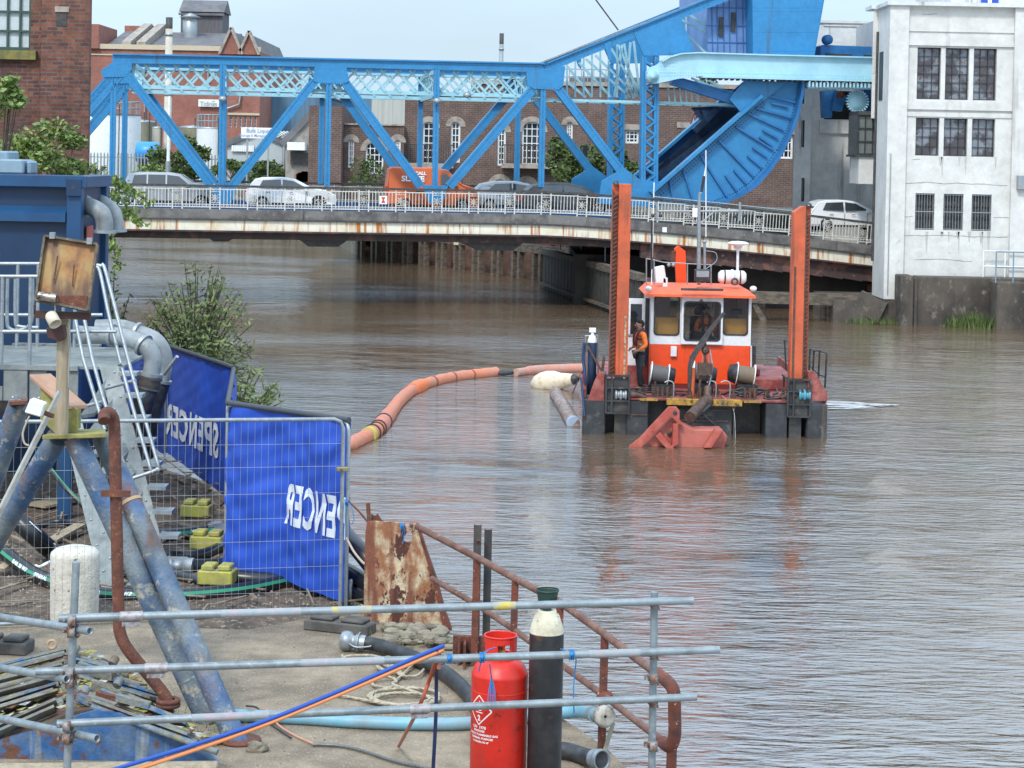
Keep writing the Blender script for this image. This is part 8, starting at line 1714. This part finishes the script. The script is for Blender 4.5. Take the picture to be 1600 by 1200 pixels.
g = MB(); g.bar(W(54, 491, 15.66), W(142, 494, 15.66), .06, .03, (0, 1, 0)); g.bar(W(54, 476, 15.66), W(54, 491, 15.66), .01, .03); part('bracket', g, M('brown bracket', (.06, .03, .025), rough=.8), r)
T = Matrix.Translation(W(80, 494, 15.55)) @ Vector((.5, -.55, -.62)).to_track_quat('Z', 'Y').to_matrix().to_4x4(); part('lamp_holder', MB().lathe([(.001, -.02), (.04, -.02), (.048, 0), (.05, .09), (.044, .09), (.038, .02), (.001, .01)], T, 18), M('cream ceramic', (.62, .55, .42), rough=.4), r)
g = MB(); g.prism([W(x, y, 15.62) for x, y in ((72, 513), (98, 508), (101, 528), (92, 534), (74, 528))], (0, .1, 0)); part('junction_box', g, M('maroon box', (.06, .025, .022), rough=.7), r, bevel=.004)
r = root('blue_pipe_frame', 'second blue pipe leg with brown cap plate cut by the left edge', 'pipe frame', W(28, 632, 17)); a, b = W(30, 632, 17), W(-75, 930, 17.6); part('leg', MB().tube([a, b], .095, 20), m_bpipe, r); g = MB(); g.prism([W(14, 628, 16.8), W(42, 626, 16.8), W(44, 622, 17.3), W(18, 622, 17.3)], (0, 0, -.03)); part('cap_plate', g, m_rust, r); part('cap_bolt', MB().tube([W(26, 624, 17), W(26, 618, 17)], .015, 6), m_galv, r)
r = root('sensor_pole', 'square steel pole leaning left with a white sensor box', 'sensor', W(60, 640, 15.3)); part('pole', MB().bar(W(94, 612, 15.55), W(-10, 818, 15.2), .035, .035), M('pale steel pole', (.36, .36, .33), (.28, .27, .24), sc=8, rough=.6), r)
g = MB(); g.prism([W(x, y, 15.1) for x, y in ((47, 623), (70, 631), (63, 652), (38, 645))], (0, .1, 0)); part('sensor_box', g, m_white, r, bevel=.008); part('sensor_arm', MB().bar(W(64, 643, 15.2), W(82, 650, 15.4), .03, .03), m_rust, r); part('sensor_cable', MB().tube(smoothpath([W(46, 650, 15.2), W(36, 675, 15.2), W(38, 692, 15.2), W(45, 696, 15.2)], 5), .008, 6), M('beige cable2', (.42, .36, .27)), r)
# rusty vent pipe
r = root('rusty_vent_pipe', 'tall rust red pipe with hooked top, kinked near its flanged foot', 'pipe', W(262, 1120, 15.2)); part('riser', MB().tube(smoothpath([W(163, 658, 15.0), W(163, 648, 15.05), W(170, 645, 15.1), W(177, 655, 15.15), W(179, 680, 15.15), W(181, 760, 15.15), W(183, 860, 15.15), W(185.5, 960, 15.15), W(188, 990, 15.15), W(200, 1015, 15.15), W(235, 1058, 15.2), W(255, 1083, 15.2), W(262, 1096, 15.2)], 5), .046, 18), m_rust, r)
c = W(263, 1098, 15.2); part('flange', MB().lathe([(.05, -.03), (.09, -.03), (.095, -.01), (.08, 0), (.095, .01), (.09, .03), (.05, .03)], Matrix.Translation(c), 20), m_rust, r); part('foot', MB().tube([c, Vector((c.x, c.y, QZ))], .044, 14), m_rust, r)
c = W(181, 771, 15.1); part('pipe_bracket', MB().bar(c-Vector((.11, 0, 0)), c+Vector((.11, 0, 0)), .03, .05, (0, 0, 1)), m_rust, r); part('clip', MB().tube([c+Vector((0, .04, -.015)), c+Vector((0, .04, .015))], .055, 16), M('orange rust', (.36, .15, .06), rough=.8), r)
# ---------------------------------------------------------------- heap of blue painted steel strips
m_strip = M('blue strip with lichen', (.04, .12, .25), (.19, .20, .18), sc=5, lo=.38, hi=.52, c3=(.20, .18, .08), sc3=7, lo3=.57, hi3=.64, rough=.8, bump=.7, bs=30, var=.3, grime=(.17, .11, .07, .55, 4))
m_strip2 = M('grey lichened strip', (.22, .21, .18), (.14, .13, .11), sc=4, lo=.4, hi=.6, c3=(.22, .19, .08), sc3=7, lo3=.57, hi3=.64, rough=.9, bump=.7, bs=30, var=.3)
r = root('derelict_strip_roof', 'collapsed low hipped cover of blue and lichened steel strips at lower left', 'derelict cover', W(150, 1190, 14.9))
g = MB(); g.prism([W(x, y, 14.55) for x, y in ((-40, 1196), (-40, 1166), (60, 1140), (115, 1120), (150, 1110), (190, 1116), (255, 1142), (320, 1168), (345, 1196))], (0, .04, 0)); part('front_panel', g, M('blue fascia', (.02, .09, .24), (.09, .14, .22), sc=4, lo=.4, hi=.6, c3=(.12, .055, .035), sc3=5, lo3=.53, hi3=.58, rough=.5, bump=.4, var=.3, grime=(.24, .26, .25, .58, 9)), r)
fr = [W(x, y, 14.62) for x, y in ((-60, 1200), (-60, 1160), (60, 1132), (115, 1112), (150, 1106), (190, 1116), (255, 1142), (325, 1170), (340, 1200))]; bk = [W(x, y, 17.1) for x, y in ((-60, 1100), (-60, 1066), (0, 1058), (70, 1032), (105, 1026), (150, 1030), (200, 1052), (240, 1075), (250, 1090))]
g = MB(); g.add(fr+bk, [tuple(range(9)), tuple(range(9, 18))[::-1]]+[(i, 9+i, 10+i, i+1) for i in range(8)]); part('core', g, M('rusty interior', (.09, .055, .04), (.15, .13, .09), sc=6, rough=.95, bump=.8), r)
q = random.Random(12)
for k in range(11):
    t = k/10; Y0 = 16.6-1.9*t; 
    x0, y0 = 118+40*t+q.uniform(-12, 12), 1018+78*t; x1, y1 = 178+155*t+q.uniform(-14, 14), 1034+134*t+q.uniform(-8, 8)
    a, b = W(x0, y0, Y0), W(x1, y1, Y0-.25); g = MB(); w_ = q.uniform(.07, .2); g.bar(a, a.lerp(b, q.uniform(.7, 1)), w_, .02, Vector((0, .5+q.uniform(-.25, .25), .85)));
    if k % 3 != 2: g.tube([a+Vector((0, -w_/2, -.02)), b+Vector((0, -w_/2, -.02))], .024, 7)
    part('strip', g, m_strip if k % 3 else m_strip2, r)
for k in range(11):
    t = k/10; Y0 = 16.6-1.9*t; x0, y0 = 104-14*t+q.uniform(-8, 10), 1015+92*t; x1, y1 = -50, 1048+118*t+q.uniform(-10, 10)
    a, b = W(x0, y0, Y0), W(x1, y1, Y0-.2); g = MB(); w_ = q.uniform(.07, .2); g.bar(a, b, w_, .02, Vector((0, .5+q.uniform(-.25, .25), .85)))
    if k % 3 != 1: g.tube([a+Vector((0, -w_/2, -.02)), b+Vector((0, -w_/2, -.02))], .026, 7)
    part('strip', g, m_strip2 if k % 2 else m_strip, r)
for k in range(10):
    x0, y0 = q.uniform(96, 190), q.uniform(1020, 1092); Yk = 16.3-1.7*(y0-1015)/80; a = W(x0, y0, Yk); L_ = q.uniform(.12, .3); an = q.uniform(-.6, .6)
    part('broken_piece', MB().bar(a, a+Vector((L_*math.cos(an), -.05, -L_*.5*abs(math.sin(an))-.03)), .05, .05), (m_strip, m_rust, m_strip2)[k % 3], r)
g1, g2, g3 = MB(), MB(), MB()
for k in range(620):
    t = q.random(); e = q.choice((-1, 1)); s_ = q.random(); px = (150+t*10)+e*s_*(190 if e < 0 else 165*(.45+.55*t)); py = 1020+t*88+s_*(30 if e < 0 else 48)+q.uniform(-3, 3); Yk = 16.75-2.0*t; c_ = W(px, py, Yk)+Vector((0, -.06, .04)); L_ = q.uniform(.015, .075); d_ = Vector((1, 0, -.3*e*s_)).normalized(); n_ = Vector((q.gauss(0, .3), -.5, .8)).normalized(); s2 = d_.cross(n_)*L_*q.uniform(.2, .6); (g1, g1, g2, g3)[k % 4].add([c_-d_*L_, c_+s2, c_+d_*L_*q.uniform(.5, 1)+n_*.02, c_-s2*.7], [(0, 1, 2, 3)])
part('lichen_flakes', g1, M('yellow lichen', (.32, .30, .07), (.22, .20, .08), sc=20, rough=.95), r, kind='stuff'); part('rust_flakes', g2, m_rust, r, kind='stuff'); part('pale_flakes', g3, M('pale paint flakes', (.45, .45, .42), (.2, .25, .3), sc=20, rough=.9), r, kind='stuff')
for px, py in ((181, 1028), (186, 1045), (188, 1062), (120, 1010), (135, 1075)): Yk = 16.2-1.7*(py-1015)/80; part('broken_pipe', MB().tube([W(px, py, Yk), W(px-6, py+10, Yk-.05)], .035, 10), m_strip, r)
part('shackle', MB().tube([W(81, 1007, 16.6)+Vector((.035*math.cos(a_), 0, .035*math.sin(a_))) for a_ in [k*.5236 for k in range(12)]], .012, 8, closed=True), M('tan shackle', (.42, .28, .17)), r)
r = root('timber_sleeper', 'pale weathered timber lying before the blue fascia', 'timber', G(180, 1200)); part('sleeper', MB().bar(G(-60, 1205, .03), G(340, 1200, .03), .14, .07, (0, 0, 1)), m_wd, r, bevel=.01)
rock('loose_stone', 'loose round stone at the foot of the blue pipe leg', G(402, 1168, .03), (.09, .05, .05), 3); rock('loose_stone', 'grey lump beside the lowest strips of the derelict cover', G(322, 1155, .04), (.12, .08, .06), 9)
# ================================================================ LEFT PLANT: blue tank, pipes, stair, platform
m_tank = M('navy tank paint', (.005, .03, .082), (.0045, .026, .07), sc=1.3, rough=.45, var=.08); m_tankl = M('mid blue tank paint', (.011, .062, .155), (.009, .05, .13), sc=1.3, rough=.4, var=.08)
YT = 27.0; r = root('settlement_tank', 'large navy blue steel tank with ribs at the left edge', 'tank', (-9, YT+1, QZ)); xr = W(127, 300, YT).x; zt_ = W(60, 281, YT).z; g = MB()
g.box((-14, YT+.12, QZ), (xr-.05, YT+1.78, zt_-.1)); part('tank_wall', g, m_tank, r)
g = MB(); g.box((W(104, 300, YT).x, YT, QZ), (xr, YT+.2, zt_-.08)); g.box((xr-.2, YT+1.6, QZ), (xr+.02, YT+1.8, zt_-.08)); g.box((W(38, 300, YT).x-1.6, YT-.02, QZ), (W(38, 300, YT).x-1.4, YT+.2, zt_-.08)); part('corner_post', g, m_tankl, r, bevel=.01)
g = MB(); g.box((-14, YT-.04, zt_-.1), (xr+.04, YT+.16, zt_+.07)); g.box((xr-.16, YT+.165, zt_-.1), (xr+.04, YT+1.85, zt_+.065)); part('top_frame', g, m_tankl, r, bevel=.012)
g = MB(); zr_a, zr_b = W(50, 322, YT).z, W(50, 346, YT).z; g.prism([(-14, YT+.11, zr_a), (-14, YT-.02, zr_a-.1), (-14, YT-.02, zr_b), (-14, YT+.11, zr_b)], (W(103, 300, YT).x+14, 0, 0)); part('wall_rib', g, m_tankl, r)
g = MB(); c_ = W(109, 293, YT-.05); g.box((c_.x-.05, YT-.06, c_.z-.12), (c_.x+.16, YT-.045, c_.z+.12)); part('lifting_socket', g, m_tank, r, bevel=.01); part('socket_hole', MB().lathe([(.001, 0), (.03, 0)], Matrix.Translation((c_.x+.05, YT-.065, c_.z)) @ Matrix.Rotation(R(90), 4, 'X'), 12), m_dark, r)
g = MB(); a_, b_ = W(127, 355, YT-.02), W(136, 376, YT-.02); g.box((xr+.001, YT+.35, b_.z), (xr+.012, YT+.75, a_.z)); part('red_sticker', g, M('faded red sticker', (.42, .07, .05)), r)
g = MB(); g.box((W(2, 0, YT).x, YT, zt_+.075), (W(40, 0, YT).x, YT+.6, zt_+.27)); g.box((-14, YT+.3, zt_+.075), (W(10, 0, YT).x-.02, YT+.9, zt_+.38)); g.box((W(42, 0, YT).x, YT+.1, zt_+.075), (W(49, 0, YT).x, YT+.5, zt_+.25)); part('control_cabinet', g, M('pale blue grey cabinet', (.20, .29, .36), rough=.5), r, bevel=.02)
def bend(name, lab, pts, rad, flanges=(0, -1), mt=None, extra=None):
    r = root(name, lab, 'pipe', pts[0]); p = smoothpath(pts, 7); part('pipe_body', MB().tube(p, rad, 20), mt or m_galv, r)
    for i in flanges: j = i if i >= 0 else len(p)+i; k = j+1 if j < len(p)-1 else j-1; d = (p[k]-p[j]).normalized(); part('flange', MB().tube([p[j]-d*.02, p[j]+d*.02], rad*1.32, 22), m_galv, r)
    return r, p
m_pipeg = M('grey painted pipe', (.25, .275, .285), (.19, .21, .22), sc=3.5, rough=.5, var=.15, c3=(.14, .14, .13), sc3=6, grime=(.13, .13, .12, .6, 4))
bend('pipe_bend', 'front grey pipe bend leaving the top of the navy tank', [W(131, 322, 27.6), W(143, 324, 27.4), W(158, 333, 27.3), W(163, 348, 27.3), W(163, 362, 27.3)], .12, (0, -1), m_pipeg); bend('pipe_bend', 'rear grey pipe bend leaving the top of the navy tank', [W(150, 315, 28.6), W(162, 320, 28.5), W(176, 332, 28.5), W(180, 347, 28.5), W(181, 361, 28.5)], .12, (0, -1), m_pipeg)
r, p = bend('discharge_pipe', 'front grey discharge pipe curving down into a black hose', [W(120, 522, 24.5), W(150, 524, 24.5), W(175, 524, 24.5), W(205, 530, 24.4), W(230, 543, 24.3), W(239, 562, 24.3), W(236, 585, 24.3)], .108, (14, 26, -1), m_pipeg)
part('hose_cuff', MB().tube([W(236, 586, 24.3), W(235, 590, 24.3), W(234, 594, 24.3), W(233, 598, 24.3), W(232, 603, 24.3), W(231, 607, 24.3)], [.13, .155, .13, .155, .13, .15], 18), m_dark, r); part('flexible_hose', MB().tube(smoothpath([W(231, 604, 24.3), W(224, 630, 24.3), W(216, 665, 24.4), W(212, 720, 24.6)], 5), .13, 16), m_blk, r)
r, p = bend('discharge_pipe', 'rear grey discharge pipe with a valve lever above the banner', [W(150, 512, 25.6), W(190, 512, 25.6), W(215, 520, 25.6), W(240, 530, 25.5), W(254, 548, 25.5), W(257, 570, 25.5), W(252, 595, 25.5)], .105, (14, -1), m_pipeg)
part('flexible_hose', MB().tube(smoothpath([W(251, 596, 25.5), W(243, 625, 25.5), W(232, 665, 25.5), W(226, 710, 25.7)], 5), .125, 16), m_blk, r); part('valve_lever', MB().tube([W(256, 585, 25.2), W(277, 557, 25.0)], .022, 8), M('grey lever', (.3, .33, .34)), r); part('valve_box', MB().box(tuple(W(214, 538, 25.3)), tuple(W(232, 518, 25.8))), m_clamp, r, bevel=.02)
# platform, guard rail, stair
YPf = 23.6; r = root('steel_platform', 'grey galvanised walkway platform with bolted side plates before the navy tank', 'platform', (-6, YPf, 4)); zp = W(60, 572, YPf).z; zq = W(60, 632, YPf).z; xe = W(122, 600, YPf).x
m_gpl = M('dull galvanised plate', (.25, .27, .26), (.17, .185, .18), sc=3, lo=.4, hi=.65, rough=.65, metal=.2, var=.2, grime=(.12, .12, .10, .62, 4))
part('deck_plate', MB().box((-12, YPf+.03, zp-.03), (xe+.5, YPf+2.4, zp)), m_gpl, r); q = random.Random(6); x = -11.0; k = 0
while x < xe-.1:
    w_ = q.choice((.22, .3, .45)); part('side_plate', MB().box((x, YPf-q.choice((0, .03)), zq+q.uniform(0, .04)), (min(x+w_-.015, xe), YPf+.025, zp-.05-(.2 if k % 3 == 1 else 0))), m_gpl, r, bevel=.006); x += w_; k += 1
part('upper_deck', MB().box((W(28, 0, YPf+2.5).x, YPf+2.45, zp+.02), (W(165, 0, YPf+2.5).x, YPf+2.6, W(60, 545, YPf+2.5).z)), m_gpl, r); part('edge_angle', MB().box((-11, YPf-.04, zp-.045), (xe, YPf+.02, zp+.01)), m_gpl, r)
g = MB()
for x in [-6.8+k*.31 for k in range(14)]:
    if x < xe: g.lathe([(.001, .014), (.02, .012), (.022, 0)], Matrix.Translation((x, YPf-.04, zq+.08)) @ Matrix.Rotation(R(90), 4, 'X'), 8)
part('bolts', g, m_galv, r)
part('support_leg', MB().bar((xe-.2, YPf+.3, QZ), (xe-.2, YPf+.3, zq), .15, .15), m_tankl, r); part('support_leg', MB().bar((xe-1.9, YPf+.3, QZ), (xe-1.9, YPf+.3, zq), .15, .15), m_tankl, r); part('painted_under_shadow', MB().box((-11, YPf+.3, zq-.18), (xe, YPf+.45, zq)), m_dark, r)  # the long dark box colours in the shade under the platform
r = root('guard_rail', 'white galvanised tube guard rail around the raised platform', 'railing', W(60, 570, YPf)); Yr = YPf+.1; P_ = lambda x, y, dy=0: W(x, y, Yr+dy)
for dy in (0, 2.2):
    s_ = Yr/(Yr+dy)
    q0, q1 = (P_(-90, 432, 0), P_(60, 432, 0)) if dy == 0 else (P_(-60, 412, dy), P_(150, 412, dy))
    part('rail', MB().tube([q0, q1], .024, 10), m_galv, r)
    q0, q1 = (P_(-90, 518, 0), P_(130, 518, 0)) if dy == 0 else (P_(-60, 492, dy), P_(160, 492, dy)); part('rail', MB().tube([q0, q1], .024, 10), m_galv, r)
for x in (4, 48, -40): part('post', MB().tube([P_(x, 432), Vector((P_(x, 432).x, Yr, zp))], .024, 10), m_galv, r)
for x in (28, 60, 100, 118): part('post', MB().tube([P_(x, 412, 2.2), Vector((P_(x, 412, 2.2).x, Yr+2.2, zp))], .024, 10), m_galv, r)
part('gate_loop', MB().tube(smoothpath([P_(12, 430, .3), P_(11, 500, .3), P_(16, 514, .3), P_(30, 516, .3), P_(44, 510, .3), P_(50, 495, .3), P_(51, 432, .3)], 5), .022, 10), m_galv, r); part('gate_loop', MB().tube(smoothpath([P_(24, 436, 1), P_(24, 500, 1), P_(30, 510, 1), P_(60, 512, 1)], 5), .022, 10), m_galv, r)
r = root('access_stair', 'steep galvanised access stair with looped tube handrails beside the platform', 'stair', W(210, 900, 21.5))
s1 = [W(170, 572, 23.0), W(250, 902, 21.0)]; s0 = [W(108, 640, 22.3), W(182, 945, 19.8)]
for s_ in (s0, s1): part('stringer', MB().bar(s_[0], s_[1], .22, .012, Vector((0, 1, .2)).cross(s_[1]-s_[0]).cross(s_[1]-s_[0])) if False else MB().prism([s_[0]+Vector((-.11, 0, 0)), s_[0]+Vector((.11, 0, 0)), s_[1]+Vector((.11, 0, 0)), s_[1]+Vector((-.11, 0, 0))], (0, .02, 0)), m_gpl, r)
for k in range(9):
    t = (k+.3)/9; a, b = s0[0].lerp(s0[1], t), s1[0].lerp(s1[1], t); a = a+Vector((.1, .05, 0)); b = b+Vector((0, .05, 0)); part('tread', MB().prism([a, b, b+Vector((.12, .2, 0)), a+Vector((.12, .2, 0))], (0, 0, -.04)), m_gpl, r)
    c_ = s1[0].lerp(s1[1], t)+Vector((.13, -.02, 0)); part('tread_end', MB().box((c_.x-.01, c_.y-.12, c_.z-.02), (c_.x+.2, c_.y+.1, c_.z+.02)), m_galv, r)
g = MB()
for s_ in (s0, s1):
    for k in range(16): c_ = s_[0].lerp(s_[1], (k+.5)/16)+Vector((.05*(-1)**k, -.005, 0)); g.lathe([(.001, .012), (.013, .01), (.015, 0)], Matrix.Translation(c_) @ Matrix.Rotation(R(90), 4, 'X'), 7)
part('stringer_bolts', g, m_galv, r)
for pts in ([(146, 414), (158, 416), (166, 428), (205, 580), (246, 722), (246, 732), (238, 737), (208, 747)], [(148, 419), (156, 424), (172, 500), (200, 610), (234, 728), (238, 736)], [(118, 500), (130, 560), (148, 620), (164, 672)], [(132, 500), (144, 560), (160, 618), (176, 668)]): Yh = 22.2 if pts[0][0] > 140 else 21.9; part('handrail', MB().tube([W(x, y, Yh-.9*(y-412)/335) for x, y in pts] if len(pts) < 5 else smoothpath([W(x, y, Yh-.9*(y-412)/335) for x, y in pts], 4), .021, 10), m_galv, r)
for p0, p1 in (((165, 607), (212, 594)), ((120, 638), (160, 628)), ((100, 518), (182, 518)), ((186, 570), (192, 568))): part('brace', MB().tube([W(*p0, 21.8), W(*p1, 21.7)], .019, 8), m_galv, r)
# loose timbers and pallets in the soil
for i, (lb, a, b, w_) in enumerate((('grey plank lying left of the bollard behind the mesh', G(0, 890, .1), G(30, 868, .2), .12), ('flat board under the stair foot', G(55, 790, .08), G(150, 772, .08), .35), ('broken slat beside the thick black hose', G(80, 845, .1), G(125, 820, .15), .14))): r = root('loose_board', lb, 'board', a, 'loose boards in the soil'); part('board', MB().bar(a, b, w_, .03, (0, 0, 1)), m_wd, r)
r = root('white_strap', 'curl of white strapping left of the bollard', 'strap', G(65, 905, .1)); part('strap', MB().tube(smoothpath([G(56, 884, .1), G(62, 886, .12), G(74, 880, .16), G(84, 876, .14)], 5), .018, 6), m_white, r)
# ---------------------------------------------------------------- plants on the near bank
def shrub(lab, base, h, wr_, n, seed, leafmat, lsz, nstem, lean=0, name='shrub'):
    r = root(name, lab, 'shrub', base, 'shrubs on the near bank'); q = random.Random(seed); b = Vector(base); st = MB(); lf = MB()
    for i in range(nstem):
        a_ = q.uniform(0, 6.28); rr_ = wr_*q.random()**.5; tip = b+Vector((math.cos(a_)*rr_+lean*q.random(), math.sin(a_)*rr_, h*q.uniform(.5, 1.0)*(1-.3*(rr_/wr_)**2))); mid = b.lerp(tip, .5)+Vector((math.cos(a_)*rr_*-.15, 0, h*.1)); P_ = smoothpath([b+Vector((math.cos(a_)*.1, math.sin(a_)*.1, -.1)), mid, tip], 5); st.tube(P_, [.012]*5+[.009]*4+[.006, .004], 4, cap=False)
        for j in range(n//nstem):
            t = q.uniform(.38, 1)**.8; k = int(t*(len(P_)-1)); c = P_[k]+Vector((q.gauss(0, .06), q.gauss(0, .06), q.gauss(0, .05))); d = Vector((q.gauss(0, 1), q.gauss(0, 1), q.gauss(0, .8))).normalized(); s = d.cross(Vector((q.gauss(0, 1), q.gauss(0, 1), q.gauss(0, 1)))).normalized(); L_ = lsz*q.uniform(.6, 1.3); lf.add([c-d*L_, c+s*L_*.28, c+d*L_, c-s*L_*.28], [(0, 1, 2, 3)])
    part('stems', st, m_bark, r); part('foliage', lf, leafmat, r); return r
m_will = M('grey green leaves', (.21, .26, .11), (.12, .165, .06), sc=3, lo=.4, hi=.6, rough=.9, spec=.15, var=.3)
b = W(305, 600, 31.0); b.z = 2.0; shrub('tall feathery grey green shrub growing from the bank behind the banner', b, W(290, 398, 31).z-2.0, 1.0, 5000, 3, m_will, .058, 120)
b = W(372, 610, 30.2); b.z = 1.9; shrub('low spreading shrub drooping over the water right of the feathery one', b, 1.75, .75, 2600, 4, m_will, .06, 60)
b = W(176, 470, 30); b.z = 2.3; shrub('dark leafed climbing plant hugging the corner of the navy tank', b, W(176, 372, 30).z-2.3, .28, 700, 5, m_leaf, .05, 18)
b = W(200, 345, 34); r = root('ivy_sprays', 'thin trailing sprays of ivy hanging before the left end of the bridge', 'plant', b, 'shrubs on the near bank'); lf = MB(); st = MB(); q = random.Random(9)
for s0_, s1_ in (((170, 300), (215, 345)), ((180, 290), (232, 318)), ((172, 330), (222, 350)), ((168, 300), (176, 390)), ((165, 360), (186, 420)), ((170, 280), (200, 300))):
    P_ = smoothpath([W(*s0_, 34), W((s0_[0]+s1_[0])/2, (s0_[1]+s1_[1])/2-6, 34), W(*s1_, 34)], 6); st.tube(P_, .008, 4)
    for c in P_:
        for _ in range(7): d = Vector((q.gauss(0, 1), q.gauss(0, 1), q.gauss(0, 1))).normalized(); s = d.cross(Vector((0, 1, .3))).normalized(); e = c+Vector((q.gauss(0, .06), q.gauss(0, .06), q.gauss(0, .05))); lf.add([e-d*.05, e+s*.025, e+d*.05, e-s*.025], [(0, 1, 2, 3)])
part('stems', st, m_bark, r); part('foliage', lf, m_leaf2, r)
for lb, px, py, Y, w_, h, n, sd_ in (('bright green self sown bush before the brick building above the tank', 75, 300, 36, 1.0, 1.1, 1900, 11), ('bright leafy branch reaching in at the left edge', 2, 195, 30, .42, .75, 700, 12), ('yellowish weeds above the corner of the tank top', 115, 290, 37, .5, .45, 500, 13)):
    b = W(px, py, Y); r = root('bush', lb, 'shrub', b, 'shrubs on the near bank'); g = MB(); cl = leaves(g, b+Vector((0, 0, h*.55)), (w_, .5, h*.6), n, .06, sd_, 12, .5); part('foliage', g, m_leaf2, r); st = MB()
    for o, k in cl: st.tube([b+Vector((o.x*.2, o.y*.2, -.9)), b+Vector((0, 0, h*.55))+o], [.02, .006], 5)
    part('stems', st, m_bark, r)
# ================================================================ one mesh per piece
def split_pieces(o, nm, eps):
    me = o.data; n = len(me.vertices); par = list(range(n))
    def find(i):
        while par[i] != i: par[i] = par[par[i]]; i = par[i]
        return i
    for p in me.polygons:
        a = find(p.vertices[0])
        for v in p.vertices[1:]: par[find(v)] = a
    isl = {}
    for i in range(n): isl.setdefault(find(i), []).append(i)
    ks = list(isl); bb = []
    for k in ks:
        c = [me.vertices[i].co for i in isl[k]]; bb.append([Vector((min(v[j] for v in c) for j in range(3))), Vector((max(v[j] for v in c) for j in range(3)))])
    g = list(range(len(ks)))
    def fg(i):
        while g[i] != i: i = g[i]
        return i
    for i in range(len(ks)):
        for j in range(i):
            if all(bb[i][0][k] - eps <= bb[j][1][k] and bb[j][0][k] - eps <= bb[i][1][k] for k in range(3)): g[fg(i)] = fg(j)
    grp = {}
    for i in range(len(ks)): grp.setdefault(fg(i), []).append(i)
    if len(grp) < 2: o.name = nm; return
    of = {}
    for gi, l_ in enumerate(grp.values()):
        for i in l_:
            for v in isl[ks[i]]: of[v] = gi
    for gi in range(len(grp)):
        ids = [v for v in range(n) if of[v] == gi]; mp_ = {v: k for k, v in enumerate(ids)}
        fs = [p for p in me.polygons if of[p.vertices[0]] == gi]
        m2 = bpy.data.meshes.new(nm); m2.from_pydata([me.vertices[v].co for v in ids], [], [[mp_[v] for v in p.vertices] for p in fs]); m2.polygons.foreach_set('use_smooth', [p.use_smooth for p in fs])
        for mt in me.materials: m2.materials.append(mt)
        c = o.copy(); c.data = m2; c.name = nm; COL.objects.link(c)
        if gi == 0:
            for k in kids(o):
                k.parent = c
    bpy.data.objects.remove(o)
for base, nm, eps in (('bay_roof', 'bay_roof', .02), ('bolts', 'bolt', .005), ('bulwark', 'bulwark', .02), ('cable_ties', 'cable_tie', .01), ('clamps', 'clamp', .02), ('cutter_webs', 'cutter_web', .01), ('deck_fittings', 'deck_fitting', .03), ('deck_hoses', 'deck_hose', .01),
                      ('door_seams', 'door_seam', .05), ('drain_pipe', 'drain_pipe', .05), ('hose_hoop', 'hose_hoop', .02), ('hull_ribs', 'hull_rib', .02), ('inner_ply_panel', 'inner_ply_panel', .02), ('joint_band', 'joint_band', .02), ('lacing', 'lacing', .03), ('lashing', 'lashing', .02),
                      ('notice_board', 'notice_board', .02), ('notice_marks', 'notice_mark', .1), ('pilaster', 'pilaster', .02), ('pin', 'pin', .02), ('rope_lashing', 'rope_lashing', .04), ('sill', 'sill', .05), ('string_course', 'string_course', .02), ('sway_bracing', 'sway_bracing', .02),
                      ('wheel_arch', 'wheel_arch', .05), ('yellow_edge', 'yellow_edge', .02), ('stringer_bolts', 'stringer_bolt', .005), ('machine_fittings', 'fitting', .02)):
    for o in [o for o in bpy.data.objects if o.type == 'MESH' and o.parent and o.name.split('.')[0] == base and not o.get('kind')]:
        if base == 'sill' and o.parent.name.startswith('brick'): continue
        split_pieces(o, nm, eps)
